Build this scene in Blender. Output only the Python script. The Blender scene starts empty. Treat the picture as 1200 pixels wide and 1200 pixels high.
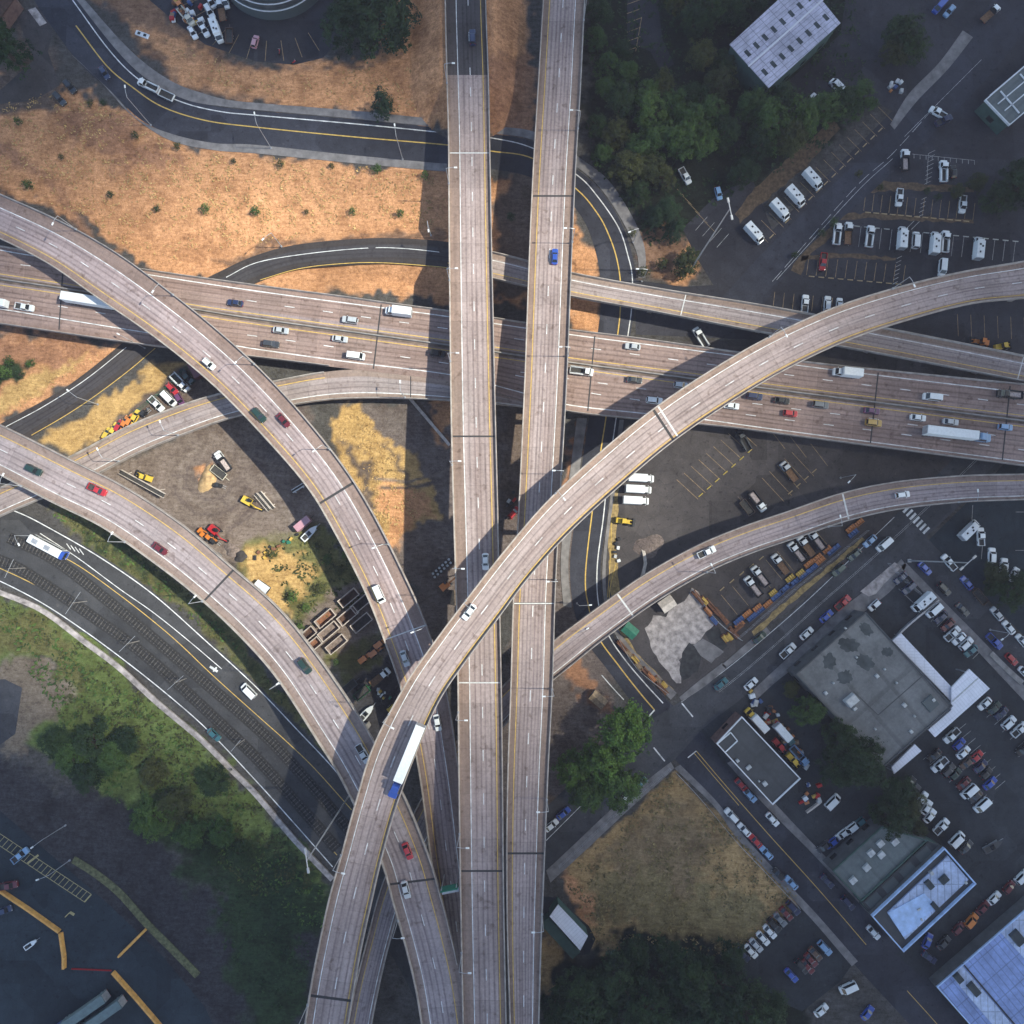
import bpy, math, random
import numpy as np
from mathutils import Vector, Matrix

SC = bpy.context.scene
COL = SC.collection
R_ = math.radians
rng = random.Random(7)

# ------------------------------------------------------------------ camera
CAM_H, TILT, FPX = 200.0, R_(3.0), 768.0
cam_d = bpy.data.cameras.new('camera')
cam = bpy.data.objects.new('camera', cam_d)
COL.objects.link(cam)
cam.location = (0, 0, CAM_H)
cam.rotation_euler = (TILT, 0, 0)
cam_d.sensor_width = 36
cam_d.lens = 18.0 * FPX / 600.0
cam_d.clip_end = 6000
SC.camera = cam

# ------------------------------------------------------------------ sky, sun, exposure
SUN_EL, SUN_AZ = R_(47.0), R_(91.0)          # azimuth measured clockwise from +Y: the sun stands over +X
world = bpy.data.worlds.new('World')
SC.world = world
world.use_nodes = True
wn = world.node_tree.nodes
sky = wn.new('ShaderNodeTexSky')
sky.sky_type = 'NISHITA'
sky.sun_disc = False
sky.sun_elevation = SUN_EL
sky.sun_rotation = SUN_AZ
sky.air_density = 1.3
sky.dust_density = 1.0
sky.ozone_density = 1.5
bg = wn['Background']
world.node_tree.links.new(sky.outputs[0], bg.inputs[0])
bg.inputs[1].default_value = 0.15
sun_d = bpy.data.lights.new('sun', 'SUN')
sun_d.energy = 4.1
sun_d.angle = R_(1.0)
sun_d.color = (1.0, 0.865, 0.745)
sun = bpy.data.objects.new('sun', sun_d)
COL.objects.link(sun)
sun_dir = Vector((math.sin(SUN_AZ) * math.cos(SUN_EL), math.cos(SUN_AZ) * math.cos(SUN_EL), math.sin(SUN_EL)))
sun.rotation_euler = (-sun_dir).to_track_quat('-Z', 'Y').to_euler()
vs = SC.view_settings
vs.view_transform = 'Standard'
vs.look = 'None'
vs.exposure = 1.08
vs.gamma = 1.0
vs.use_curve_mapping = False
SC.cycles.max_bounces = 4
SC.cycles.diffuse_bounces = 2
SC.cycles.transparent_max_bounces = 8

# added unseen disc above the camera; dims the sun all round its gap
def make_shade_disc():
    alt = 520.0
    off = sun_dir * (alt / sun_dir.z)
    m = bpy.data.materials.new('shade_disc_film')
    m.use_nodes = True
    nt = m.node_tree
    nt.nodes.clear()
    out = nt.nodes.new('ShaderNodeOutputMaterial')
    mix = nt.nodes.new('ShaderNodeMixShader')
    tr = nt.nodes.new('ShaderNodeBsdfTransparent')
    tr.inputs[0].default_value = (0.93, 1.0, 1.0, 1)
    tl = nt.nodes.new('ShaderNodeBsdfDiffuse')
    tl.inputs[0].default_value = (0.7, 0.72, 0.75, 1)
    tc = nt.nodes.new('ShaderNodeTexCoord')
    ln = nt.nodes.new('ShaderNodeVectorMath'); ln.operation = 'LENGTH'
    mp = nt.nodes.new('ShaderNodeMapping')
    mp.inputs['Scale'].default_value = (1 / 208.0, 1 / 152.0, 0)
    nz = nt.nodes.new('ShaderNodeTexNoise')
    nz.inputs['Scale'].default_value = 0.009
    nz.inputs['Detail'].default_value = 2
    ad = nt.nodes.new('ShaderNodeMath'); ad.operation = 'MULTIPLY_ADD'
    ad.inputs[1].default_value = 0.5
    cr = nt.nodes.new('ShaderNodeValToRGB')
    e = cr.color_ramp.elements
    e[0].position, e[0].color = 0.42, (0, 0, 0, 1)
    e[1].position, e[1].color = 1.0, (SHADE_MAX,) * 3 + (1,)
    cr.color_ramp.interpolation = 'EASE'
    L = nt.links
    L.new(tc.outputs['Object'], mp.inputs[0]); L.new(mp.outputs[0], ln.inputs[0]); L.new(tc.outputs['Object'], nz.inputs['Vector'])
    L.new(nz.outputs['Fac'], ad.inputs[0]); L.new(ln.outputs['Value'], ad.inputs[2])
    sb = nt.nodes.new('ShaderNodeMath'); sb.operation = 'SUBTRACT'; sb.inputs[1].default_value = 0.25
    L.new(ad.outputs[0], sb.inputs[0]); L.new(sb.outputs[0], cr.inputs[0])
    L.new(cr.outputs[0], mix.inputs[0]); L.new(tr.outputs[0], mix.inputs[1]); L.new(tl.outputs[0], mix.inputs[2]); L.new(mix.outputs[0], out.inputs[0])
    R = 620.0
    V, Fc = [], []
    n = 48
    for z, k in ((0, 0.02), (-14, .3), (-20, .7), (0, 1.0), (26, .8), (34, .4), (30, .02)):
        for i in range(n):
            a = 2 * math.pi * i / n
            w = 1 + .05 * math.sin(3 * a) + .04 * math.sin(7 * a + 1)
            V.append((R * k * w * math.cos(a), R * k * w * math.sin(a), z + 5 * math.sin(5 * a + 9 * k)))
    for j in range(6):
        for i in range(n):
            Fc.append((j * n + i, j * n + (i + 1) % n, (j + 1) * n + (i + 1) % n, (j + 1) * n + i))
    Fc.append(tuple(range(n))); Fc.append(tuple(6 * n + i for i in reversed(range(n))))
    me = bpy.data.meshes.new('shade_disc')
    me.from_pydata(V, [], Fc)
    me.materials.append(m)
    o = bpy.data.objects.new('shade_disc', me)
    COL.objects.link(o)
    c = SHADE_GAP
    o.location = (c[0] + off.x, c[1] + off.y, alt)
    o['kind'] = 'structure'
SHADE_GAP, SHADE_MAX = (-42.0, 36.0), 0.87
make_shade_disc()

# ------------------------------------------------------------------ pixel of the 1200 px photograph -> point of the place
_ct, _st = math.cos(TILT), math.sin(TILT)
def at(px, py, z=0.0):
    a, b, c = (px - 600) / FPX, -(py - 600) / FPX, -1.0
    dy, dz = b * _ct - c * _st, b * _st + c * _ct
    t = (z - CAM_H) / dz
    return Vector((a * t, dy * t, z))

def proj_np(x, y, z):
    dz = z - CAM_H
    v = y * _ct + dz * _st
    w = -(-y * _st + dz * _ct)
    return 600 + FPX * x / w, 600 - FPX * v / w

def heading(px, py, ang, z=0.0):
    """image angle (0 right, 90 up) at a pixel -> rotation about Z"""
    a = at(px, py, z)
    b = at(px + math.cos(R_(ang)), py - math.sin(R_(ang)), z)
    return math.atan2(b.y - a.y, b.x - a.x)

# ------------------------------------------------------------------ materials
MAT = {}
def new_mat(name):
    m = bpy.data.materials.new(name)
    m.use_nodes = True
    nt = m.node_tree
    b = nt.nodes['Principled BSDF']
    return m, nt, b

def N(nt, t, **kw):
    n = nt.nodes.new(t)
    for k, v in kw.items():
        if k.startswith('i_'):
            n.inputs[k[2:].replace('_', ' ')].default_value = v
        else:
            setattr(n, k, v)
    return n

def mixc(nt, a, b, fac, blend='MIX'):
    n = nt.nodes.new('ShaderNodeMix')
    n.data_type = 'RGBA'
    n.blend_type = blend
    for s, v in ((n.inputs[6], a), (n.inputs[7], b), (n.inputs[0], fac)):
        if isinstance(v, (int, float)):
            s.default_value = v
        elif isinstance(v, tuple):
            s.default_value = (*v, 1.0) if len(v) == 3 else v
        else:
            nt.links.new(v, s)
    return n.outputs[2]

def math_(nt, op, a, b=None):
    n = nt.nodes.new('ShaderNodeMath')
    n.operation = op
    for i, v in enumerate((a, b)):
        if v is None:
            continue
        if isinstance(v, (int, float)):
            n.inputs[i].default_value = v
        else:
            nt.links.new(v, n.inputs[i])
    return n.outputs[0]

def ramp(nt, fac, stops):
    n = nt.nodes.new('ShaderNodeValToRGB')
    e = n.color_ramp.elements
    while len(e) < len(stops):
        e.new(0.5)
    for el, (p, c) in zip(e, stops):
        el.position = p
        el.color = (*c, 1) if isinstance(c, tuple) else (c, c, c, 1)
    if fac is not None:
        nt.links.new(fac, n.inputs[0])
    return n.outputs[0]

def noise_(nt, vec, scale, detail=4, rough=0.6):
    n = nt.nodes.new('ShaderNodeTexNoise')
    n.inputs['Scale'].default_value = scale
    n.inputs['Detail'].default_value = detail
    n.inputs['Roughness'].default_value = rough
    if vec is not None:
        nt.links.new(vec, n.inputs['Vector'])
    return n.outputs['Fac']

def plain(name, col, rough=0.7, metal=0.0, var=0.25, scale=1.5, spec=0.3):
    m, nt, b = new_mat(name)
    tc = N(nt, 'ShaderNodeTexCoord')
    f = noise_(nt, tc.outputs['Object'], scale)
    k = ramp(nt, f, [(0.3, 1 - var), (0.7, 1 + var * 0.4)])
    c = mixc(nt, col, k, 1.0, 'MULTIPLY')
    nt.links.new(c, b.inputs['Base Color'])
    b.inputs['Roughness'].default_value = rough
    b.inputs['Metallic'].default_value = metal
    b.inputs['Specular IOR Level'].default_value = spec
    return m

def deck_mat(name, col, tracks, lane=(0.2, 0.8), asphalt=False, edge=0.8, wide=1.0):
    """paving: UV.x is the fraction across, UV.y metres along; worn wheel paths, panel joints, stains"""
    m, nt, b = new_mat(name)
    uv = N(nt, 'ShaderNodeUVMap')
    sep = N(nt, 'ShaderNodeSeparateXYZ')
    nt.links.new(uv.outputs[0], sep.inputs[0])
    u, v = sep.outputs[0], sep.outputs[1]
    tc = N(nt, 'ShaderNodeTexCoord')
    big = noise_(nt, tc.outputs['Object'], 0.05, 5, 0.65)
    fine = noise_(nt, tc.outputs['Object'], 1.3, 5, 0.7)
    # streaks drawn out along the road
    comb = N(nt, 'ShaderNodeCombineXYZ')
    nt.links.new(math_(nt, 'MULTIPLY', u, 17.0 * wide), comb.inputs[0])
    nt.links.new(math_(nt, 'MULTIPLY', v, 0.035), comb.inputs[1])
    streak = noise_(nt, comb.outputs[0], 1.0, 3, 0.6)
    comb2 = N(nt, 'ShaderNodeCombineXYZ')
    nt.links.new(math_(nt, 'MULTIPLY', u, 9.0 * wide), comb2.inputs[0])
    nt.links.new(math_(nt, 'MULTIPLY', v, 0.16), comb2.inputs[1])
    patch = noise_(nt, comb2.outputs[0], 1.0, 4, 0.6)
    # wheel paths
    stops = [(0.0, 0.0)]
    d = 0.030 / wide
    for t in tracks:
        stops += [(t - d, 0.0), (t, 1.0), (t + d, 0.0)]
    stops.append((1.0, 0.0))
    wp = ramp(nt, u, stops[:32])
    wp = math_(nt, 'MULTIPLY', wp, ramp(nt, patch, [(0.3, 0.25), (0.65, 1.0)]))
    c = mixc(nt, col, ramp(nt, big, [(0.25, 0.78), (0.75, 1.1)]), 1.0, 'MULTIPLY')
    c = mixc(nt, c, ramp(nt, fine, [(0.25, 0.74), (0.75, 1.2)]), 1.0, 'MULTIPLY')
    c = mixc(nt, c, ramp(nt, streak, [(0.28, 0.80), (0.7, 1.10)]), 1.0, 'MULTIPLY')
    # shoulders greyer and dirtier than the lanes
    sh = ramp(nt, u, [(0.0, 1.0), (max(lane[0] - 0.01, 0.01), 1.0), (lane[0] + 0.01, 0.0), (lane[1] - 0.01, 0.0), (min(lane[1] + 0.01, 0.99), 1.0), (1.0, 1.0)])
    c = mixc(nt, c, mixc(nt, c, (edge, edge * 0.91, edge * 0.80), 1.0, 'MULTIPLY'), sh)
    c = mixc(nt, c, mixc(nt, c, (0.50, 0.47, 0.48), 1.0, 'MULTIPLY'), wp)
    # oil drips, patches and rust stains
    spot = noise_(nt, tc.outputs['Object'], 0.55, 3, 0.5)
    c = mixc(nt, c, mixc(nt, c, (0.62, 0.58, 0.55), 1.0, 'MULTIPLY'), ramp(nt, spot, [(0.60, 0.0), (0.70, 0.8)]))
    comb3 = N(nt, 'ShaderNodeCombineXYZ')
    nt.links.new(math_(nt, 'MULTIPLY', u, 4.0 * wide), comb3.inputs[0])
    nt.links.new(math_(nt, 'MULTIPLY', v, 0.02), comb3.inputs[1])
    tone = noise_(nt, comb3.outputs[0], 1.0, 2, 0.5)
    c = mixc(nt, c, ramp(nt, tone, [(0.3, (0.84, 0.80, 0.78)), (0.7, (1.08, 1.08, 1.08))]), 1.0, 'MULTIPLY')
    # transverse joints
    fr = math_(nt, 'FRACT', math_(nt, 'DIVIDE', v, 6.0))
    j = ramp(nt, fr, [(0.0, 1.0), (0.02, 1.0), (0.035, 0.0), (1.0, 0.0)])
    c = mixc(nt, c, mixc(nt, c, (0.8, 0.8, 0.8), 1.0, 'MULTIPLY'), math_(nt, 'MULTIPLY', j, 0.25 if asphalt else 0.8))
    # slab to slab tone
    cell = N(nt, 'ShaderNodeTexWhiteNoise', noise_dimensions='1D')
    nt.links.new(math_(nt, 'FLOOR', math_(nt, 'DIVIDE', v, 6.0)), cell.inputs['W'])
    c = mixc(nt, c, ramp(nt, cell.outputs[0], [(0.0, 0.9), (1.0, 1.06)]), 1.0, 'MULTIPLY')
    nt.links.new(c, b.inputs['Base Color'])
    b.inputs['Roughness'].default_value = 0.85
    b.inputs['Specular IOR Level'].default_value = 0.2
    bump = N(nt, 'ShaderNodeBump')
    bump.inputs['Strength'].default_value = 0.15
    nt.links.new(fine, bump.inputs['Height'])
    nt.links.new(bump.outputs[0], b.inputs['Normal'])
    return m

def asphalt_mat(name, col, crack=0.5):
    m, nt, b = new_mat(name)
    tc = N(nt, 'ShaderNodeTexCoord')
    o = tc.outputs['Object']
    big = noise_(nt, o, 0.035, 5, 0.65)
    mid = noise_(nt, o, 0.25, 5, 0.7)
    fine = noise_(nt, o, 2.2, 4, 0.7)
    c = mixc(nt, col, ramp(nt, big, [(0.25, 0.65), (0.75, 1.35)]), 1.0, 'MULTIPLY')
    c = mixc(nt, c, ramp(nt, mid, [(0.25, 0.72), (0.75, 1.25)]), 1.0, 'MULTIPLY')
    c = mixc(nt, c, ramp(nt, fine, [(0.25, 0.8), (0.75, 1.2)]), 1.0, 'MULTIPLY')
    cells = N(nt, 'ShaderNodeTexVoronoi', distance='CHEBYCHEV')
    cells.inputs['Scale'].default_value = 0.07
    nt.links.new(o, cells.inputs['Vector'])
    c = mixc(nt, c, ramp(nt, cells.outputs['Color'], [(0.2, 0.80), (0.8, 1.18)]), 1.0, 'MULTIPLY')
    drip = noise_(nt, o, 0.7, 2, 0.5)
    c = mixc(nt, c, mixc(nt, c, (0.5, 0.5, 0.5), 1.0, 'MULTIPLY'), ramp(nt, drip, [(0.62, 0.0), (0.72, 0.8)]))
    c = mixc(nt, c, mixc(nt, c, (1.7, 1.6, 1.5), 1.0, 'MULTIPLY'), ramp(nt, drip, [(0.27, 0.6), (0.34, 0.0)]))
    vo = N(nt, 'ShaderNodeTexVoronoi', feature='DISTANCE_TO_EDGE')
    vo.inputs['Scale'].default_value = 0.11
    warp = N(nt, 'ShaderNodeTexNoise')
    warp.inputs['Scale'].default_value = 0.4
    nt.links.new(o, warp.inputs['Vector'])
    nt.links.new(mixc(nt, o, warp.outputs['Color'], 0.25, 'LINEAR_LIGHT'), vo.inputs['Vector'])
    cr = ramp(nt, vo.outputs['Distance'], [(0.0, 1.0), (0.012, 0.0)])
    c = mixc(nt, c, mixc(nt, c, (0.55, 0.55, 0.57), 1.0, 'MULTIPLY'), math_(nt, 'MULTIPLY', cr, crack))
    nt.links.new(c, b.inputs['Base Color'])
    b.inputs['Roughness'].default_value = 0.9
    b.inputs['Specular IOR Level'].default_value = 0.2
    return m

def paint_mat():
    m, nt, b = new_mat('vehicle_paint')
    oi = N(nt, 'ShaderNodeObjectInfo')
    tc = N(nt, 'ShaderNodeTexCoord')
    f = noise_(nt, tc.outputs['Object'], 1.2)
    c = mixc(nt, oi.outputs['Color'], ramp(nt, f, [(0.3, 0.86), (0.7, 1.0)]), 1.0, 'MULTIPLY')
    nt.links.new(c, b.inputs['Base Color'])
    b.inputs['Roughness'].default_value = 0.35
    b.inputs['Coat Weight'].default_value = 0.5
    b.inputs['Coat Roughness'].default_value = 0.08
    return m

def leaf_mat(name, c1, c2):
    m, nt, b = new_mat(name)
    tc = N(nt, 'ShaderNodeTexCoord')
    oi = N(nt, 'ShaderNodeObjectInfo')
    geo = N(nt, 'ShaderNodeNewGeometry')
    f = noise_(nt, tc.outputs['Object'], 0.35, 3)
    f2 = noise_(nt, tc.outputs['Object'], 2.5, 2)
    fac = math_(nt, 'ADD', math_(nt, 'MULTIPLY', f, 0.7), math_(nt, 'MULTIPLY', f2, 0.3))
    c = mixc(nt, c1, c2, ramp(nt, fac, [(0.35, 0.0), (0.65, 1.0)]))
    c = mixc(nt, c, ramp(nt, oi.outputs['Random'], [(0.0, (0.75, 0.8, 0.8)), (1.0, (1.25, 1.15, 0.95))]), 1.0, 'MULTIPLY')
    c = mixc(nt, c, ramp(nt, geo.outputs['Random Per Island'], [(0.0, 0.65), (1.0, 1.35)]), 1.0, 'MULTIPLY')
    nt.links.new(c, b.inputs['Base Color'])
    b.inputs['Roughness'].default_value = 0.7
    b.inputs['Specular IOR Level'].default_value = 0.15
    return m

def roof_mat(name, col, rib=0.6, seam=0.6, stain=0.4):
    """metal or membrane roofing: UV in metres, panel seams"""
    m, nt, b = new_mat(name)
    uv = N(nt, 'ShaderNodeUVMap')
    sep = N(nt, 'ShaderNodeSeparateXYZ')
    nt.links.new(uv.outputs[0], sep.inputs[0])
    a = ramp(nt, math_(nt, 'FRACT', math_(nt, 'DIVIDE', sep.outputs[0], rib)), [(0.0, 1.0), (0.1, 1.0), (0.16, 0.0), (1.0, 0.0)])
    d = ramp(nt, math_(nt, 'FRACT', math_(nt, 'DIVIDE', sep.outputs[1], rib * 3.2)), [(0.0, 1.0), (0.04, 1.0), (0.06, 0.0), (1.0, 0.0)])
    f = noise_(nt, uv.outputs[0], 0.12, 5, 0.7)
    f2 = noise_(nt, uv.outputs[0], 1.1, 4, 0.7)
    c = mixc(nt, col, ramp(nt, f, [(0.3, 1 - stain), (0.65, 1.05)]), 1.0, 'MULTIPLY')
    c = mixc(nt, c, ramp(nt, f2, [(0.3, 1 - stain * 0.5), (0.7, 1.05)]), 1.0, 'MULTIPLY')
    c = mixc(nt, c, mixc(nt, c, (1 - seam,) * 3, 1.0, 'MULTIPLY'), math_(nt, 'MAXIMUM', a, d))
    nt.links.new(c, b.inputs['Base Color'])
    b.inputs['Roughness'].default_value = 0.6
    return m

MAT['paint'] = paint_mat()
MAT['glass'] = plain('window_glass', (0.012, 0.015, 0.018), 0.08, 0, 0.05, 1, 0.6)
MAT['tyre'] = plain('tyre_rubber', (0.02, 0.02, 0.02), 0.9)
MAT['rim'] = plain('wheel_rim', (0.4, 0.4, 0.42), 0.4, 0.6)
MAT['dark'] = plain('dark_plastic', (0.025, 0.025, 0.028), 0.7)
MAT['lens'] = plain('headlight_lens', (0.75, 0.75, 0.72), 0.2, 0, 0.05)
MAT['tail'] = plain('tail_light_lens', (0.35, 0.02, 0.02), 0.3, 0, 0.05)
MAT['load'] = plain('load', (0.20, 0.11, 0.06), 0.9, 0, 0.5, 2.5)
MAT['gravel_load'] = plain('gravel_load', (0.52, 0.42, 0.39), 0.95, 0, 0.5, 3.0)
MAT['bed'] = plain('bed_floor', (0.06, 0.055, 0.05), 0.8, 0, 0.5, 1.5)
MAT['white'] = plain('white_paint', (0.72, 0.72, 0.72), 0.6, 0, 0.12)
MAT['steel'] = plain('galvanised_steel', (0.42, 0.42, 0.44), 0.5, 0.4)
MAT['white_line'] = plain('white_road_paint', (0.74, 0.72, 0.71), 0.8, 0, 0.5, 0.5)
MAT['yellow_line'] = plain('yellow_road_paint', (0.62, 0.40, 0.10), 0.8, 0, 0.35, 0.9)
MAT['stall_line'] = plain('faded_stall_paint', (0.40, 0.27, 0.14), 0.9, 0, 0.6, 0.8)
MAT['stall_white'] = plain('faded_white_paint', (0.42, 0.40, 0.38), 0.9, 0, 0.5, 0.8)
MAT['joint'] = plain('joint_seal', (0.05, 0.045, 0.045), 0.9)
MAT['pale_joint'] = plain('joint_repair', (0.62, 0.60, 0.58), 0.9)
MAT['parapet'] = plain('parapet_concrete', (0.36, 0.31, 0.28), 0.9, 0, 0.4, 0.5)
MAT['pier'] = plain('pier_concrete', (0.30, 0.27, 0.25), 0.9, 0, 0.4, 0.3)
MAT['sidewalk'] = plain('sidewalk_concrete', (0.21, 0.19, 0.185), 0.9, 0, 0.45, 0.35)
MAT['kerb'] = plain('kerb_concrete', (0.30, 0.27, 0.25), 0.9, 0, 0.4, 0.5)
MAT['bark'] = plain('bark', (0.07, 0.05, 0.035), 0.9)
MAT['leaf_green'] = leaf_mat('leaves_green', (0.018, 0.045, 0.014), (0.080, 0.130, 0.032))
MAT['leaf_dark'] = leaf_mat('leaves_dark', (0.009, 0.022, 0.010), (0.038, 0.066, 0.024))
MAT['leaf_olive'] = leaf_mat('leaves_olive', (0.025, 0.034, 0.012), (0.075, 0.080, 0.028))
MAT['leaf_fresh'] = leaf_mat('leaves_fresh_green', (0.03, 0.075, 0.016), (0.095, 0.16, 0.032))
MAT['needles'] = leaf_mat('needles', (0.010, 0.026, 0.014), (0.028, 0.055, 0.024))

# ------------------------------------------------------------------ mesh builder
class MB:
    def __init__(s):
        s.v, s.f, s.m, s.uv = [], [], [], []
    def face(s, pts, mat=0, uv=None):
        i = len(s.v)
        s.v += [tuple(p) for p in pts]
        s.f.append(tuple(range(i, i + len(pts))))
        s.m.append(mat)
        s.uv.append(uv)
    def grid(s, rings, mat=0, close=True, cap0=False, cap1=False, capmat=None):
        base = len(s.v)
        n = len(rings[0])
        for r in rings:
            s.v += [tuple(p) for p in r]
        for i in range(len(rings) - 1):
            for j in range(n if close else n - 1):
                k = (j + 1) % n
                s.f.append((base + i * n + j, base + i * n + k, base + (i + 1) * n + k, base + (i + 1) * n + j))
                s.m.append(mat); s.uv.append(None)
        if cap0:
            s.f.append(tuple(base + j for j in reversed(range(n)))); s.m.append(mat if capmat is None else capmat); s.uv.append(None)
        if cap1:
            o = base + (len(rings) - 1) * n
            s.f.append(tuple(o + j for j in range(n))); s.m.append(mat if capmat is None else capmat); s.uv.append(None)
    def box(s, c, d, mat=0, rz=0.0, taper=(1, 1), ch=0.0):
        """box centred at c (z is its bottom), size d, optionally a smaller top; ch chamfers the top edge"""
        cx, cy, cz = c
        co, si = math.cos(rz), math.sin(rz)
        def ring(k, z):
            o = []
            for sx, sy in ((-1, -1), (1, -1), (1, 1), (-1, 1)):
                x, y = sx * d[0] / 2 * k[0], sy * d[1] / 2 * k[1]
                o.append((cx + x * co - y * si, cy + x * si + y * co, z))
            return o
        rs = [ring((1, 1), cz)]
        if ch:
            rs.append(ring(taper, cz + d[2] - ch))
            rs.append(ring((taper[0] - 2 * ch / d[0], taper[1] - 2 * ch / d[1]), cz + d[2]))
        else:
            rs.append(ring(taper, cz + d[2]))
        s.grid(rs, mat, True, True, True)
    def tube(s, a, b, r0, r1=None, n=8, mat=0):
        a, b = Vector(a), Vector(b)
        r1 = r0 if r1 is None else r1
        d = (b - a).normalized()
        u = d.orthogonal().normalized()
        w = d.cross(u)
        rr = [[a + (u * math.cos(t) + w * math.sin(t)) * r0 for t in [2 * math.pi * k / n for k in range(n)]],
              [b + (u * math.cos(t) + w * math.sin(t)) * r1 for t in [2 * math.pi * k / n for k in range(n)]]]
        s.grid(rr, mat, True, True, True)
    def mesh(s, name, mats, smooth=False):
        me = bpy.data.meshes.new(name)
        me.from_pydata(s.v, [], s.f)
        for m in mats:
            me.materials.append(MAT[m] if isinstance(m, str) else m)
        me.polygons.foreach_set('material_index', s.m)
        if any(u is not None for u in s.uv):
            l = me.uv_layers.new(name='UVMap')
            k = 0
            for f, u in zip(s.f, s.uv):
                for q in range(len(f)):
                    if u is not None:
                        l.data[k].uv = u[q]
                    k += 1
        if smooth:
            me.polygons.foreach_set('use_smooth', [True] * len(s.f))
        me.update()
        return me
    def build(s, name, mats, parent=None, smooth=False):
        o = bpy.data.objects.new(name, s.mesh(name, mats if isinstance(mats, (list, tuple)) else [mats], smooth))
        COL.objects.link(o)
        if parent is not None:
            o.parent = parent
        return o

def tag(o, label=None, cat=None, group=None, kind=None):
    for k, v in (('label', label), ('category', cat), ('group', group), ('kind', kind)):
        if v:
            o[k] = v
    return o

def empty(name, loc, rz=0.0, **kw):
    o = bpy.data.objects.new(name, None)
    COL.objects.link(o)
    o.location = loc
    o.rotation_euler = (0, 0, rz)
    o.empty_display_size = 1
    return tag(o, **kw)

ORD = 'first second third fourth fifth sixth seventh eighth ninth tenth eleventh twelfth thirteenth fourteenth fifteenth sixteenth seventeenth eighteenth nineteenth twentieth'.split()
def ordinal(i, n, end):
    if n == 1:
        return ''
    if i == 0:
        return {'left': 'leftmost', 'right': 'rightmost', 'top': 'topmost', 'bottom': 'lowest'}[end]
    if i < 20:
        return ORD[i]
    t = ['', '', 'twenty', 'thirty', 'forty'][(i + 1) // 10]
    u = (i + 1) % 10
    return t + ('-' + ORD[u - 1] if u else 'ieth').replace('yieth', 'ieth')

# ------------------------------------------------------------------ smooth paths
def catmull(P, step):
    P = np.asarray(P, float)
    n = len(P)
    if n == 2:
        k = max(2, int(np.linalg.norm(P[1][:2] - P[0][:2]) / step) + 1)
        t = np.linspace(0, 1, k)[:, None]
        return P[0] * (1 - t) + P[1] * t
    E = np.vstack([2 * P[0] - P[1], P, 2 * P[-1] - P[-2]])
    out = []
    for i in range(n - 1):
        p0, p1, p2, p3 = E[i], E[i + 1], E[i + 2], E[i + 3]
        k = max(2, int(np.linalg.norm(p2[:2] - p1[:2]) / step))
        t = np.arange(k)[:, None] / k
        out.append(0.5 * ((2 * p1) + (-p0 + p2) * t + (2 * p0 - 5 * p1 + 4 * p2 - p3) * t ** 2 + (-p0 + 3 * p1 - 3 * p2 + p3) * t ** 3))
    out.append(P[-1:])
    return np.vstack(out)

ROADS = {}
class Road:
    """edges traced as (left x, y, right x, y, height) and carried to their own height"""
    def __init__(s, key, ctrl, step=1.6):
        c = [(*at(a, b, z), *at(d, e, z)) for a, b, d, e, z in ctrl]
        P = catmull(c, step)
        s.L, s.R = P[:, :3], P[:, 3:]
        s.M = (s.L + s.R) / 2
        s.S = np.concatenate([[0], np.cumsum(np.linalg.norm(np.diff(s.M[:, :2], axis=0), axis=1))])
        s.len = s.S[-1]
        s.key = key
        s.W = np.linalg.norm(s.L - s.R, axis=1)
        ROADS[key] = s
    def pt(s, d, f, dz=0.0):
        l = np.array([np.interp(d, s.S, s.L[:, k]) for k in range(3)])
        r = np.array([np.interp(d, s.S, s.R[:, k]) for k in range(3)])
        p = l + (r - l) * f
        return Vector((p[0], p[1], p[2] + dz))
    def near(s, px, py):
        z = float(s.M[:, 2].mean())
        for _ in range(4):
            p = at(px, py, z)
            i = int(np.argmin((s.M[:, 0] - p.x) ** 2 + (s.M[:, 1] - p.y) ** 2))
            z = float(s.M[i, 2])
        return p, i
    def tangent(s, i):
        a, b = max(i - 1, 0), min(i + 1, len(s.M) - 1)
        d = s.M[b] - s.M[a]
        return math.atan2(d[1], d[0])
    def dist_of(s, px, py):
        return float(s.S[s.near(px, py)[1]])
    def ribbon(s, mb, f, w, dz, d0=0.0, d1=None, mat=0):
        d1 = s.len if d1 is None else d1
        ds = [d0] + [x for x in s.S if d0 < x < d1] + [d1]
        prev = None
        for d in ds:
            W = np.interp(d, s.S, s.W)
            a, b = s.pt(d, f - w / 2 / W, dz), s.pt(d, f + w / 2 / W, dz)
            if prev:
                mb.face([prev[0], prev[1], b, a], mat)
            prev = (a, b)
    def dashes(s, mb, f, w, dz, d0, d1, on=3.0, period=11.5, mat=0):
        d = d0
        while d < d1:
            s.ribbon(mb, f, w, dz, d, min(d + on, d1), mat)
            d += period

def sheet(r, name, mat, dz=0.0, d0=0, d1=None):
    mb = MB()
    for i in range(len(r.L) - 1):
        u = [(0, r.S[i]), (1, r.S[i]), (1, r.S[i + 1]), (0, r.S[i + 1])]
        a = [r.L[i], r.R[i], r.R[i + 1], r.L[i + 1]]
        a = [(p[0], p[1], p[2] + dz) for p in a]
        mb.face(a, 0, u)
    return mb.build(name, [mat])

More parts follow.
